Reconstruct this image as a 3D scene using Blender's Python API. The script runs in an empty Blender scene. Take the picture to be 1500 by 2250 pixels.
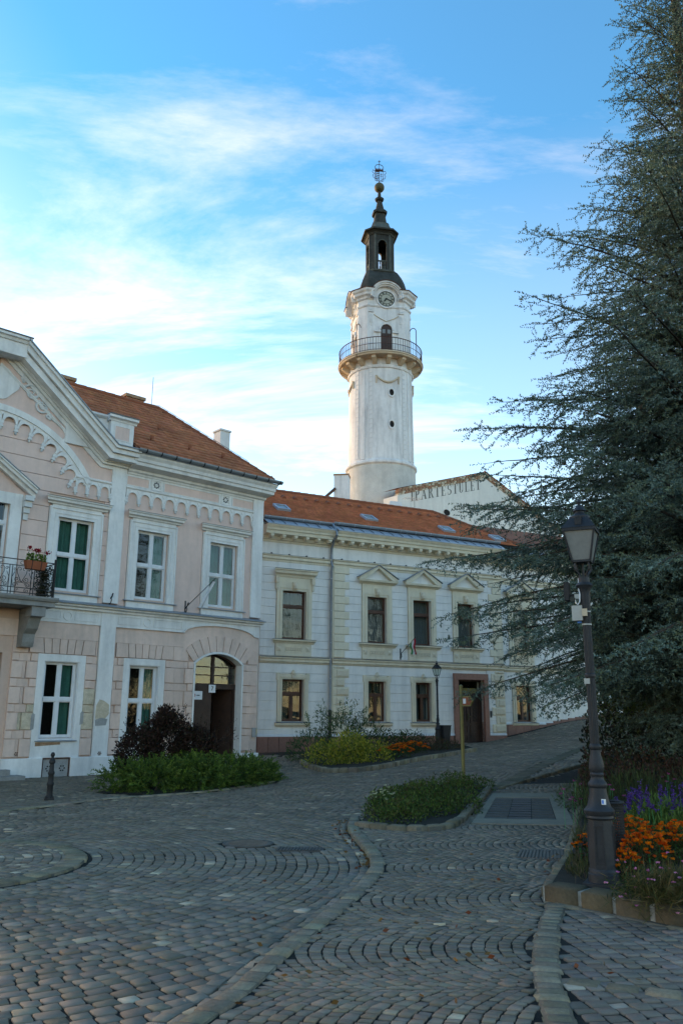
import bpy, bmesh, math, random
import numpy as np
from mathutils import Vector, Matrix
random.seed(11); rng = np.random.default_rng(11)
R_ = math.radians; PI = math.pi
sc = bpy.context.scene; COL = sc.collection
# ---------------------------------------------------------------- camera
FPX, PITCH, ROLL, CAMH = 1800.5, .24398, .0055546, 1.75
cF = np.array([0, math.cos(PITCH), math.sin(PITCH)]); _u = np.array([0, -math.sin(PITCH), math.cos(PITCH)]); _r = np.array([1., 0, 0])
cR = _r*math.cos(ROLL)+_u*math.sin(ROLL); cU = -_r*math.sin(ROLL)+_u*math.cos(ROLL); cC = np.array([0, 0, CAMH])
cd = bpy.data.cameras.new('camera'); co = bpy.data.objects.new('camera', cd); COL.objects.link(co)
cd.sensor_fit = 'VERTICAL'; cd.sensor_height = 36; cd.sensor_width = 24; cd.lens = FPX/2250*36
cd.clip_start = .1; cd.clip_end = 6000
m = Matrix.Identity(4)
for i in range(3):
    m[i][0] = cR[i]; m[i][1] = cU[i]; m[i][2] = -cF[i]; m[i][3] = cC[i]
co.matrix_world = m; sc.camera = co
# ---------------------------------------------------------------- world, sun, exposure
SUN_AZ, SUN_EL = R_(-56), R_(11)          # azimuth measured clockwise from +Y
sd = Vector((math.sin(SUN_AZ)*math.cos(SUN_EL), math.cos(SUN_AZ)*math.cos(SUN_EL), math.sin(SUN_EL)))
w = bpy.data.worlds.new('World'); sc.world = w; w.use_nodes = True
nt = w.node_tree; N = nt.nodes; L = nt.links
bg = N['Background']; bg.inputs['Strength'].default_value = .12
sky = N.new('ShaderNodeTexSky'); sky.sky_type = 'NISHITA'; sky.sun_disc = False
sky.sun_elevation = SUN_EL+R_(6); sky.sun_rotation = SUN_AZ; sky.altitude = 250; sky.air_density = 1.0; sky.dust_density = .6; sky.ozone_density = 2.2
def vmath(op, a, b=None):
    n = N.new('ShaderNodeVectorMath'); n.operation = op
    for i, s in enumerate((a, b)):
        if s is None: continue
        if isinstance(s, (tuple, list)): n.inputs[i].default_value = s
        else: L.new(s, n.inputs[i])
    return n.outputs[0]
def smath(op, a, b=None, clamp=False):
    n = N.new('ShaderNodeMath'); n.operation = op; n.use_clamp = clamp
    for i, s in enumerate((a, b)):
        if s is None: continue
        if isinstance(s, (int, float)): n.inputs[i].default_value = s
        else: L.new(s, n.inputs[i])
    return n.outputs[0]
tc = N.new('ShaderNodeTexCoord'); sep = N.new('ShaderNodeSeparateXYZ'); L.new(tc.outputs['Generated'], sep.inputs[0])
zz = smath('ADD', smath('MAXIMUM', sep.outputs['Z'], 0.0), .22)
px_ = smath('DIVIDE', sep.outputs['X'], zz); py_ = smath('DIVIDE', sep.outputs['Y'], zz)
cmb = N.new('ShaderNodeCombineXYZ'); L.new(px_, cmb.inputs[0]); L.new(py_, cmb.inputs[1])
def wnoise(scale, detail, rough, dist, off, stretch=(1, 1, 1)):
    mp = N.new('ShaderNodeMapping'); mp.inputs['Location'].default_value = off; mp.inputs['Scale'].default_value = stretch; mp.inputs['Rotation'].default_value = (0, 0, R_(-28))
    L.new(cmb.outputs[0], mp.inputs[0]); n = N.new('ShaderNodeTexNoise'); n.inputs['Scale'].default_value = scale
    n.inputs['Detail'].default_value = detail; n.inputs['Roughness'].default_value = rough; n.inputs['Distortion'].default_value = dist
    L.new(mp.outputs[0], n.inputs['Vector']); return n.outputs['Fac']
big = wnoise(.62, 2, .5, .0, (3.1, 1.3, 0), (1, .75, 1)); wisp = wnoise(1.9, 8, .66, .35, (0.4, 7.7, 2), (.55, 1.35, 1))
mixn = smath('ADD', smath('MULTIPLY', big, .52), smath('MULTIPLY', wisp, .60))
rp = N.new('ShaderNodeMapRange'); rp.interpolation_type = 'SMOOTHSTEP'; rp.inputs['From Min'].default_value = .52; rp.inputs['From Max'].default_value = .94; L.new(mixn, rp.inputs['Value'])
cl = smath('MULTIPLY', rp.outputs[0], .66)
# a thin veil thickens towards the horizon all round, as high cloud does
veil = N.new('ShaderNodeMapRange'); veil.inputs['From Min'].default_value = .62; veil.inputs['From Max'].default_value = .0; veil.inputs['To Min'].default_value = .02; veil.inputs['To Max'].default_value = .30; L.new(sep.outputs['Z'], veil.inputs['Value'])
mask = smath('MAXIMUM', cl, veil.outputs[0])
hs = N.new('ShaderNodeHueSaturation'); hs.inputs['Hue'].default_value = .496; hs.inputs['Saturation'].default_value = 1.58; hs.inputs['Value'].default_value = 1.5; L.new(sky.outputs[0], hs.inputs['Color'])
mx = N.new('ShaderNodeMix'); mx.data_type = 'RGBA'; L.new(mask, mx.inputs['Factor']); L.new(hs.outputs[0], mx.inputs['A'])
mx.inputs['B'].default_value = (8.1, 7.85, 7.4, 1); L.new(mx.outputs['Result'], bg.inputs['Color'])
sl = bpy.data.lights.new('sun', 'SUN'); sl.energy = 1.0; sl.angle = R_(14); sl.color = (1, .86, .68)
so = bpy.data.objects.new('sun', sl); COL.objects.link(so); so.rotation_euler = sd.to_track_quat('Z', 'Y').to_euler(); so.location = (-40, 20, 60)
vs = sc.view_settings; vs.view_transform = 'Standard'; vs.look = 'None'; vs.exposure = 1.42; vs.use_white_balance = True; vs.white_balance_temperature = 9600; vs.white_balance_tint = 22; vs.gamma = 1; vs.use_curve_mapping = False
cy = sc.cycles; cy.max_bounces = 6; cy.diffuse_bounces = 3; cy.glossy_bounces = 2; cy.transparent_max_bounces = 6; cy.transmission_bounces = 3; cy.caustics_reflective = False; cy.caustics_refractive = False

# ---------------------------------------------------------------- pixel helpers: a pixel gives a direction, the ground or a known depth the distance
def ray(x, y): return (x-750)/FPX*cR-(y-1125)/FPX*cU+cF
_cp = np.array([(0,-10,0),(0,0,0),(0,8,0),(6,6,0),(-6,6,0),(-12,10,-.03),(-4,14,0),(2,14,.02),(-6,18,0),(-9.06,24.03,0),(-7.28,25.64,0),(-2.94,29.54,.36),(-3.12,31.97,.4),
  (4.95,36,.66),(6.2,36.7,.7),(7.18,37.2,.87),(9.5,38.3,1.33),(10.2,38.7,1.5),(-14,19.5,-.03),(3,22,.28),(8,18,.25),(9,28,.85),(14,34,1.6),(14,24,.8),(18,42,2.1),(-1,26,.2),(3,30,.45),(-20,40,.3),(0,45,.7)], float)
def _tps():
    X = _cp[:, :2]; n = len(X); d = np.linalg.norm(X[:, None]-X[None], axis=2)
    K = np.where(d > 0, d**2*np.log(d+1e-9), 0)+np.eye(n)*.5; P = np.c_[np.ones(n), X]
    A = np.block([[K, P], [P.T, np.zeros((3, 3))]]); return np.linalg.solve(A, np.r_[_cp[:, 2], 0, 0, 0])
_w = _tps()
def gh(x, y):
    x = np.clip(np.asarray(x, float), -22, 20); y = np.clip(np.asarray(y, float), -12, 46)
    out = _w[-3]+_w[-2]*x+_w[-1]*y
    for i in range(len(_cp)):
        d2 = (x-_cp[i, 0])**2+(y-_cp[i, 1])**2
        out = out+_w[i]*.5*d2*np.log(d2+1e-12)
    return out
def gpt(px, py):
    d = ray(px, py); z = 0.
    for _ in range(40):
        P = cC+d*((z-CAMH)/d[2]); z = .5*z+.5*float(gh(P[0], P[1]))
    return float(P[0]), float(P[1])
def proj(P):
    q = np.asarray(P)-cC; dd = q@cF; return 750+FPX*(q@cR)/dd, 1125-FPX*(q@cU)/dd

# ---------------------------------------------------------------- materials
MAT = {}
def M(name, base, rough=.85, var=.10, scale=3., bump=.15, bscale=60., metal=0., spec=.25, attr=False, stain=0., objrand=0.):
    mt = bpy.data.materials.new(name); mt.use_nodes = True; t = mt.node_tree; n = t.nodes; l = t.links; b = n['Principled BSDF']
    b.inputs['Roughness'].default_value = rough; b.inputs['Metallic'].default_value = metal; b.inputs['Specular IOR Level'].default_value = spec
    tx = n.new('ShaderNodeTexCoord'); src = tx.outputs['Object']
    if attr: src = n.new('ShaderNodeNewGeometry').outputs['Position']
    def noise(s, det=4):
        q = n.new('ShaderNodeTexNoise'); q.inputs['Scale'].default_value = s; q.inputs['Detail'].default_value = det; q.inputs['Roughness'].default_value = .6; l.new(src, q.inputs['Vector']); return q.outputs['Fac']
    def mr(v, a, bb, fmin=.3, fmax=.7):
        q = n.new('ShaderNodeMapRange'); q.inputs['From Min'].default_value = fmin; q.inputs['From Max'].default_value = fmax; q.inputs['To Min'].default_value = a; q.inputs['To Max'].default_value = bb; l.new(v, q.inputs['Value']); return q.outputs[0]
    def mul(a, bb):
        q = n.new('ShaderNodeMath'); q.operation = 'MULTIPLY'; l.new(a, q.inputs[0]); l.new(bb, q.inputs[1]); return q.outputs[0]
    f = mr(noise(scale), 1-var, 1+var); f = mul(f, mr(noise(scale*9, 3), 1-var*.6, 1+var*.6))
    if stain:
        mp = n.new('ShaderNodeMapping'); mp.inputs['Scale'].default_value = (1.6, 1.6, .22); l.new(src, mp.inputs[0])
        q = n.new('ShaderNodeTexNoise'); q.inputs['Scale'].default_value = 1.7; q.inputs['Detail'].default_value = 8; q.inputs['Roughness'].default_value = .65; l.new(mp.outputs[0], q.inputs['Vector'])
        f = mul(f, mr(q.outputs['Fac'], 1-stain, 1, .32, .55))
    if objrand:
        oi = n.new('ShaderNodeObjectInfo'); f = mul(f, mr(oi.outputs['Random'], 1-objrand, 1+objrand, 0, 1))
    vm = n.new('ShaderNodeVectorMath'); vm.operation = 'SCALE'; l.new(f, vm.inputs['Scale'])
    if attr:
        at = n.new('ShaderNodeAttribute'); at.attribute_name = 'col'
        v2 = n.new('ShaderNodeVectorMath'); v2.operation = 'MULTIPLY'; v2.inputs[0].default_value = base; l.new(at.outputs['Color'], v2.inputs[1]); l.new(v2.outputs[0], vm.inputs[0])
    else: vm.inputs[0].default_value = base
    l.new(vm.outputs[0], b.inputs['Base Color'])
    if bump:
        bp = n.new('ShaderNodeBump'); bp.inputs['Strength'].default_value = bump; bp.inputs['Distance'].default_value = .02; l.new(noise(bscale, 5), bp.inputs['Height']); l.new(bp.outputs[0], b.inputs['Normal'])
    MAT[name] = mt; return mt
def leafmat(name, trans=.25, rough=.65):
    mt = bpy.data.materials.new(name); mt.use_nodes = True; t = mt.node_tree; n = t.nodes; l = t.links; b = n['Principled BSDF']
    at = n.new('ShaderNodeAttribute'); at.attribute_name = 'col'; l.new(at.outputs['Color'], b.inputs['Base Color']); b.inputs['Roughness'].default_value = rough; b.inputs['Specular IOR Level'].default_value = .2
    tr = n.new('ShaderNodeBsdfTranslucent'); l.new(at.outputs['Color'], tr.inputs[0]); mxs = n.new('ShaderNodeMixShader'); mxs.inputs[0].default_value = trans
    l.new(b.outputs[0], mxs.inputs[1]); l.new(tr.outputs[0], mxs.inputs[2]); l.new(mxs.outputs[0], n['Material Output'].inputs[0]); MAT[name] = mt
def glassmat(name, refl=.0, tint=(.75, .82, .8)):
    mt = bpy.data.materials.new(name); mt.use_nodes = True; t = mt.node_tree; n = t.nodes; l = t.links; n.remove(n['Principled BSDF'])
    tr = n.new('ShaderNodeBsdfTransparent'); tr.inputs[0].default_value = (*tint, 1); gl = n.new('ShaderNodeBsdfGlossy'); gl.inputs['Roughness'].default_value = .03; gl.inputs['Color'].default_value = (.95, .97, 1, 1)
    tx = n.new('ShaderNodeTexCoord'); nz = n.new('ShaderNodeTexNoise'); nz.inputs['Scale'].default_value = 2.5; l.new(tx.outputs['Object'], nz.inputs['Vector'])
    bp = n.new('ShaderNodeBump'); bp.inputs['Strength'].default_value = .12; bp.inputs['Distance'].default_value = .03; l.new(nz.outputs['Fac'], bp.inputs['Height']); l.new(bp.outputs[0], gl.inputs['Normal'])
    fr = n.new('ShaderNodeLayerWeight'); fr.inputs['Blend'].default_value = .5; pw = n.new('ShaderNodeMath'); pw.operation = 'POWER'; pw.inputs[1].default_value = 5.; l.new(fr.outputs['Facing'], pw.inputs[0]); ad = n.new('ShaderNodeMath'); ad.operation = 'MULTIPLY_ADD'; ad.inputs[1].default_value = .9; ad.inputs[2].default_value = .045+refl; l.new(pw.outputs[0], ad.inputs[0])
    mxs = n.new('ShaderNodeMixShader'); l.new(ad.outputs[0], mxs.inputs[0]); l.new(tr.outputs[0], mxs.inputs[1]); l.new(gl.outputs[0], mxs.inputs[2]); l.new(mxs.outputs[0], n['Material Output'].inputs[0]); MAT[name] = mt
M('pink', (.79, .555, .48), .9, .06, .7, .2, 70, stain=.11)
M('pink_low', (.76, .54, .455), .9, .10, .7, .3, 50, stain=.17, objrand=.05)
M('pink_joint', (.64, .44, .36), .9, .06, 2, .1, 80)
M('stucco', (.78, .765, .735), .85, .07, 1.0, .15, 60, stain=.20)
M('stucco_ornament', (.66, .67, .66), .85, .07, 3, .2, 70, stain=.1)
M('raw_plaster', (.58, .48, .36), .95, .2, 6, .6, 30)
M('grey_plaster', (.33, .33, .32), .95, .15, 6, .4, 40)
M('white_wall', (.80, .78, .74), .88, .06, .6, .2, 60, stain=.16, objrand=.02)
M('beige', (.74, .65, .50), .85, .06, 2, .1, 80, stain=.15)
M('beige_ornament', (.66, .57, .44), .85, .10, 8, .5, 30)
M('granite', (.30, .125, .09), .55, .16, 12, .1, 120, spec=.4, objrand=.12)
M('zinc', (.23, .27, .30), .5, .12, 2.5, .08, 30, metal=.35, spec=.5)
M('zinc_light', (.34, .39, .44), .5, .12, 1.6, .05, 20, metal=.25, spec=.5)
M('tile', (.42, .145, .080), .9, .2, 1.2, .2, 60, attr=True)
M('tile_dark', (.30, .092, .05), .9, .16, 3, .2, 60)
M('brick', (.36, .21, .13), .95, .25, 8, .5, 30)
M('chimney_brick', (.40, .20, .13), .95, .2, 6, .4, 30)
M('tower_white', (.76, .755, .74), .9, .08, .5, .4, 12, stain=.26)
M('tower_rough', (.60, .58, .53), .95, .10, 1.5, 1.0, 9, stain=.12)
M('tower_corbel', (.60, .47, .34), .9, .15, 2, .3, 20)
M('copper', (.045, .048, .042), .75, .4, 1.5, .3, 12, spec=.25)
M('copper_pale', (.085, .098, .088), .75, .35, 2, .2, 12, spec=.25)
M('brass_patina', (.11, .095, .05), .6, .3, 4, .2, 20)
M('iron', (.022, .022, .023), .55, .2, 6, .15, 60, spec=.25)
M('iron_grey', (.025, .027, .031), .5, .22, 5, .25, 50, spec=.3, stain=.2)
M('rust_iron', (.10, .045, .035), .8, .3, 8, .3, 40)
M('paint_white', (.72, .74, .75), .6, .05, 4, .15, 50, stain=.15)
M('wood_red', (.095, .035, .020), .5, .2, 6, .1, 40, spec=.4)
M('door_brown', (.055, .026, .018), .55, .25, 5, .2, 40, spec=.4)
M('curtain_green', (.035, .20, .165), .9, .15, 3, .0, 40)
M('curtain_dark', (.045, .08, .075), .9, .15, 3, .0, 40)
M('curtain_pale', (.17, .18, .18), .9, .12, 3, .0, 40)
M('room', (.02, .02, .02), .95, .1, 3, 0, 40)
M('stone_light', (.27, .265, .25), .85, .15, 5, .4, 40, spec=.3, stain=.15)
M('cobble', (.205, .157, .115), .72, .22, 1.1, .35, 70, spec=.28, attr=True)
M('kerb', (.22, .172, .122), .85, .26, 4, .45, 40, spec=.25, attr=True)
M('mortar', (.27, .24, .20), .95, .25, 6, .5, 40)
M('mortar_dull', (.13, .11, .085), .95, .2, 8, .4, 40)
M('ground', (.022, .018, .014), .95, .5, 2.5, .6, 90)
M('soil', (.035, .026, .018), .98, .3, 10, .6, 30)
M('concrete', (.26, .205, .15), .9, .16, 3, .25, 60)
M('cast_iron', (.095, .08, .068), .7, .2, 6, .4, 30)
M('rust_plate', (.17, .125, .098), .8, .22, 6, .4, 30)
M('text_grey', (.15, .145, .13), .95, .25, 3, .05, 30)
M('back_wall', (.74, .71, .65), .95, .06, .5, .25, 12, stain=.12)
M('lamp_glass', (.22, .225, .215), .25, .1, 3, .02, 20, spec=.5)
M('dial', (.42, .43, .36), .6, .1, 3, .05, 20)
M('dial_dark', (.03, .035, .03), .5, .1, 3, .0, 20)
M('pole_ochre', (.20, .165, .055), .5, .15, 5, .1, 40, spec=.4)
M('plastic_grey', (.40, .40, .37), .6, .08, 4, .05, 30)
M('plastic_white', (.75, .75, .75), .5, .05, 4, 0, 30)
M('blue_mark', (.03, .20, .62), .5, .05, 4, 0, 30)
M('red_mark', (.45, .04, .03), .6, .1, 4, 0, 30)
M('flag_red', (.40, .02, .035), .8, .1, 4, 0, 30)
M('flag_white', (.60, .60, .60), .8, .1, 4, 0, 30)
M('flag_green', (.02, .22, .08), .8, .1, 4, 0, 30)
M('terracotta', (.36, .10, .05), .8, .1, 4, .1, 30)
M('bark', (.075, .055, .042), .95, .3, 6, .6, 25)
M('yellow_mark', (.55, .42, .03), .6, .1, 4, 0, 30)
leafmat('leaf'); leafmat('needle', .12, .7); leafmat('petal', .3, .7); glassmat('glass'); glassmat('lantern_glass', .0, (.8, .85, .8))

# ---------------------------------------------------------------- objects
def tag(o, label=None, cat=None, group=None, kind=None):
    if label: o['label'] = label
    if cat: o['category'] = cat
    if group: o['group'] = group
    if kind: o['kind'] = kind
    return o
def empty(name, loc=(0, 0, 0), rz=0., parent=None):
    o = bpy.data.objects.new(name, None); COL.objects.link(o); o.location = loc; o.rotation_euler = (0, 0, rz); o.empty_display_size = .2
    if parent: o.parent = parent
    return o
def thing(name, label, cat, loc=(0, 0, 0), rz=0., group=None): return tag(empty(name, loc, rz), label, cat, group)
def link(name, me, parent=None, loc=None, rot=None, scale=None):
    o = bpy.data.objects.new(name, me); COL.objects.link(o)
    if parent: o.parent = parent
    if loc is not None: o.location = loc
    if rot is not None: o.rotation_euler = rot
    if scale is not None: o.scale = scale
    return o
def copy_tree(o, parent=None):
    c = o.copy(); COL.objects.link(c); c.parent = parent
    for ch in list(o.children): copy_tree(ch, c)
    return c
def mesh_np(name, V, F, mat, C=None, smooth=False):
    me = bpy.data.meshes.new(name); V = np.ascontiguousarray(V, np.float32).reshape(-1, 3); F = np.ascontiguousarray(F, np.int32); k = F.shape[1]
    me.vertices.add(len(V)); me.vertices.foreach_set('co', V.ravel()); me.loops.add(F.size); me.loops.foreach_set('vertex_index', F.ravel())
    me.polygons.add(len(F)); me.polygons.foreach_set('loop_start', np.arange(0, F.size, k, dtype=np.int32)); me.polygons.foreach_set('loop_total', np.full(len(F), k, np.int32))
    if smooth: me.polygons.foreach_set('use_smooth', np.ones(len(F), bool))
    me.update(calc_edges=True)
    if C is not None:
        a = me.color_attributes.new('col', 'FLOAT_COLOR', 'POINT'); C = np.asarray(C, np.float32)
        if C.shape[1] == 3: C = np.c_[C, np.ones(len(C), np.float32)]
        a.data.foreach_set('color', np.ascontiguousarray(C).ravel())
    me.materials.append(MAT[mat]); return me
class MB:
    def __init__(s): s.v = []; s.f = []
    def add(s, v, f):
        b = len(s.v); s.v += [tuple(map(float, q)) for q in v]; s.f += [tuple(b+i for i in q) for q in f]; return s
    def box(s, x0, x1, y0, y1, z0, z1):
        return s.add([(x0,y0,z0),(x1,y0,z0),(x1,y1,z0),(x0,y1,z0),(x0,y0,z1),(x1,y0,z1),(x1,y1,z1),(x0,y1,z1)], [(0,3,2,1),(4,5,6,7),(0,1,5,4),(1,2,6,5),(2,3,7,6),(3,0,4,7)])
    def cbox(s, x0, x1, y0, y1, z0, z1, c):          # front (-y) edges chamfered
        return s.add([(x0,y1,z0),(x1,y1,z0),(x1,y1,z1),(x0,y1,z1),(x0,y0+c,z0),(x1,y0+c,z0),(x1,y0+c,z1),(x0,y0+c,z1),(x0+c,y0,z0+c),(x1-c,y0,z0+c),(x1-c,y0,z1-c),(x0+c,y0,z1-c)],
            [(0,1,5,4),(1,2,6,5),(2,3,7,6),(3,0,4,7),(4,5,9,8),(5,6,10,9),(6,7,11,10),(7,4,8,11),(8,9,10,11),(0,3,2,1)])
    def prism(s, poly, y0, y1):
        n = len(poly); v = [(x, y0, z) for x, z in poly]+[(x, y1, z) for x, z in poly]
        return s.add(v, [tuple(range(n)), tuple(range(2*n-1, n-1, -1))]+[(i, (i+1) % n+0, (i+1) % n+n, i+n) for i in range(n)])
    def prismz(s, poly, z0, z1):
        n = len(poly); v = [(x, y, z0) for x, y in poly]+[(x, y, z1) for x, y in poly]
        return s.add(v, [tuple(range(n-1, -1, -1)), tuple(range(n, 2*n))]+[(i, (i+1) % n, (i+1) % n+n, i+n) for i in range(n)])
    def mould(s, prof, x0, x1, k0=0., k1=0.):        # closed profile of (offset outwards, z) run along x, ends mitred by k
        n = len(prof); v = [(x0-k0*max(o, 0), -o, z) for o, z in prof]+[(x1+k1*max(o, 0), -o, z) for o, z in prof]
        return s.add(v, [tuple(range(n)), tuple(range(2*n-1, n-1, -1))]+[(i, (i+1) % n, (i+1) % n+n, i+n) for i in range(n)])
    def arc(s, cx, cz, r0, r1, a0, a1, n, y0, y1):   # arch band in the facade plane
        P = [(cx+r1*math.cos(a0+(a1-a0)*i/n), cz+r1*math.sin(a0+(a1-a0)*i/n)) for i in range(n+1)]
        Q = [(cx+r0*math.cos(a0+(a1-a0)*i/n), cz+r0*math.sin(a0+(a1-a0)*i/n)) for i in range(n+1)]
        for i in range(n): s.prism([P[i], P[i+1], Q[i+1], Q[i]], y0, y1)
        return s
    def lathe(s, prof, n=24, cx=0., cy_=0., a0=0., cap=True):
        b = len(s.v); k = len(prof)
        for r, z in prof:
            for i in range(n): s.v.append((cx+r*math.cos(a0+2*PI*i/n), cy_+r*math.sin(a0+2*PI*i/n), z))
        for j in range(k-1):
            for i in range(n): s.f.append((b+j*n+i, b+j*n+(i+1) % n, b+(j+1)*n+(i+1) % n, b+(j+1)*n+i))
        if cap: s.f.append(tuple(b+i for i in range(n-1, -1, -1))); s.f.append(tuple(b+(k-1)*n+i for i in range(n)))
        return s
    def loft(s, rings, cap=True):                    # rings of equal length
        b = len(s.v); n = len(rings[0])
        for r in rings: s.v += [tuple(map(float, q)) for q in r]
        for j in range(len(rings)-1):
            for i in range(n): s.f.append((b+j*n+i, b+j*n+(i+1) % n, b+(j+1)*n+(i+1) % n, b+(j+1)*n+i))
        if cap: s.f.append(tuple(b+i for i in range(n-1, -1, -1))); s.f.append(tuple(b+(len(rings)-1)*n+i for i in range(n)))
        return s
    def tube(s, pts, r, n=6):
        pts = [Vector(p) for p in pts]; rings = []; k = len(pts); up = None
        for i, p in enumerate(pts):
            t = (pts[min(i+1, k-1)]-pts[max(i-1, 0)]).normalized()
            if up is None: up = t.orthogonal().normalized()
            up = (up-t*up.dot(t)); up = up.normalized() if up.length > 1e-6 else t.orthogonal().normalized()
            bi = t.cross(up); rr = r[i] if isinstance(r, (list, tuple)) else r
            rings.append([p+(up*math.cos(2*PI*j/n)+bi*math.sin(2*PI*j/n))*rr for j in range(n)])
        return s.loft(rings)
    def mesh(s, name, mat, smooth=False):
        me = bpy.data.meshes.new(name); me.from_pydata(s.v, [], s.f)
        bm = bmesh.new(); bm.from_mesh(me); bmesh.ops.recalc_face_normals(bm, faces=bm.faces); bm.to_mesh(me); bm.free()
        if smooth:
            me.polygons.foreach_set('use_smooth', np.ones(len(me.polygons), bool))
            try: me.set_sharp_from_angle(angle=R_(38))
            except Exception: pass
        for q in (mat if isinstance(mat, (list, tuple)) else [mat]): me.materials.append(MAT[q])
        return me
    def build(s, name, mat, parent=None, smooth=False, loc=None, rot=None, kind=None):
        o = link(name, s.mesh(name, mat, smooth), parent, loc, rot)
        if kind: o['kind'] = kind
        return o
def B(name, mat, parent, *a, **k): return MB().box(*a).build(name, mat, parent, **k)
def segs(t0, t1, z0, z1, ops):                       # what is left of [t0,t1] in the band z0..z1 beside the openings (ta,tb,za,zb)
    out = [(t0, t1)]
    for a, b, c, d in ops:
        if d <= z0+.02 or c >= z1-.02: continue
        nx = []
        for p, q in out:
            if b <= p or a >= q: nx.append((p, q)); continue
            if a-p > .03: nx.append((p, a))
            if q-b > .03: nx.append((b, q))
        out = nx
    return out
def wall_core(mb, t0, t1, z0, z1, ops, y0, y1):      # wall with rectangular openings, decomposed into boxes
    zs = sorted({z0, z1, *[c for *_, c, d in ops if z0 < c < z1], *[d for *_, d in ops if z0 < d < z1]})
    for a, b in zip(zs[:-1], zs[1:]):
        for p, q in segs(t0, t1, a, b, ops): mb.box(p, q, y0, y1, a, b)
    return mb
def leaf_mesh(name, P, D, Lg, Wd, C, mat='leaf', bend=None):
    """one rhombus per leaf: P base, D direction, Lg length, Wd width, C colour"""
    n = len(P); D = D/np.linalg.norm(D, axis=1, keepdims=True); rv = rng.normal(size=(n, 3)); S = np.cross(D, rv); S /= np.linalg.norm(S, axis=1, keepdims=True)+1e-9
    Lg = np.broadcast_to(np.asarray(Lg, float), (n,))[:, None]; Wd = np.broadcast_to(np.asarray(Wd, float), (n,))[:, None]
    mid = P+D*Lg*.45
    V = np.stack([P, mid+S*Wd*.5, P+D*Lg, mid-S*Wd*.5], 1).reshape(-1, 3)
    F = np.arange(n*4).reshape(n, 4); return mesh_np(name, V, F, mat, np.repeat(C, 4, 0))
def pal(cols, n, jit=.25, wts=None):
    cols = np.array(cols, float); i = rng.choice(len(cols), n, p=wts); c = cols[i]*(1+rng.uniform(-jit, jit, (n, 1))); return np.clip(c*(1+rng.uniform(-.06, .06, (n, 3))), .002, .95)
# ================================================================ GROUND
def inpoly(P, poly):
    x, y = P[:, 0], P[:, 1]; r = np.zeros(len(P), bool); n = len(poly)
    for i in range(n):
        x1, y1 = poly[i]; x2, y2 = poly[(i+1) % n]
        c = (y1 > y) != (y2 > y); xi = (x2-x1)*(y-y1)/((y2-y1) if y2 != y1 else 1e-9)+x1; r ^= c & (x < xi)
    return r
def gpoly(pts): return [gpt(*p) for p in pts]
def resample(path, step):
    path = np.array(path); d = np.r_[0, np.cumsum(np.linalg.norm(np.diff(path, axis=0), axis=1))]; n = max(2, int(round(d[-1]/step))+1); s = np.linspace(0, d[-1], n)
    return np.c_[np.interp(s, d, path[:, 0]), np.interp(s, d, path[:, 1])]
def smooth_path(px, it=2):
    p = [np.array(q) for q in gpoly(px)]
    for _ in range(it):
        q = [p[0]]
        for a, b in zip(p[:-1], p[1:]): q += [a*.75+b*.25, a*.25+b*.75]
        p = q+[p[-1]]
    return np.array(p)
xs = np.r_[-2500, -900, -300, -120, -60, np.arange(-40, 40.1, .8), 60, 120, 300, 900, 2500]; ys = np.r_[-2500, -600, -120, -40, np.arange(-12, 60.1, .8), 90, 160, 400, 1000, 3000]
GX, GY = np.meshgrid(xs, ys); GV = np.c_[GX.ravel(), GY.ravel(), gh(GX.ravel(), GY.ravel())-.012]; nx_ = len(xs)
GF = np.array([(j*nx_+i, j*nx_+i+1, (j+1)*nx_+i+1, (j+1)*nx_+i) for j in range(len(ys)-1) for i in range(nx_-1)])
tag(link('ground', mesh_np('ground', GV, GF, 'ground', smooth=True)), kind='structure')

K1 = smooth_path([(300,2370),(440,2255),(523,2202),(612,2113),(717,2030),(801,1957),(832,1917),(826,1887),(796,1852),(772,1826),(780,1800)])
K2 = smooth_path([(1223,2003),(1206,2045),(1198,2105),(1200,2165),(1212,2210),(1232,2270),(1270,2370)])
K3 = smooth_path([(1207,1990),(1285,2003),(1370,2020),(1450,2036),(1560,2060),(1640,2078)], 1)
K4 = smooth_path([(785,1823),(850,1831),(920,1834),(975,1831),(1005,1819),(1035,1786),(1073,1743)])
K5 = smooth_path([(662,1678),(680,1687),(703,1695),(727,1698),(780,1697),(828,1691),(864,1684),(913,1673),(967,1664),(1009,1657),(1044,1651)])
K7 = smooth_path([(-160,1800),(0,1784),(110,1773),(215,1758),(300,1752),(450,1742),(600,1719)], 1)
BUSH_POLY = [(-5.55, 19.6), (-4.5, 19.0), (-3.1, 19.9), (-1.7, 22.3), (-2.0, 23.5), (-3.7, 23.0), (-5.4, 21.6)]
MID_POLY = [tuple(q) for q in K4[:]]+gpoly([(1035,1722),(930,1738),(840,1772)])
FAR_POLY = [tuple(q) for q in K5]+gpoly([(1010,1640),(930,1642),(860,1644),(720,1652),(655,1668)])
RIGHT_BED = [tuple(q) for q in K3]+gpoly([(1900,2070),(1900,1660)])+[(14., 22.), (8.5, 24.)]+gpoly([(1300,1668),(1288,1720),(1278,1790),(1262,1890)])
SLAB = gpoly([(1035,1818),(1264,1823),(1226,1750),(1081,1750)])
B_POLY = [tuple(q) for q in K1[:-2]]+[tuple(q) for q in K4]+gpoly([(1095,1738),(1290,1690),(1290,1760),(1265,1888),(1212,1962)])+[tuple(q) for q in K2]
C_POLY = [tuple(q) for q in K2]+gpoly([(1900,2380)])+[tuple(q) for q in K3[::-1]]
SIDE_POLY = [tuple(q) for q in K7]+gpoly([(612,1705)])+[(-2.3, 28.3), (-2.0, 31.8), (-4, 31.), (-18, 16)]
ZB = .055
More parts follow.
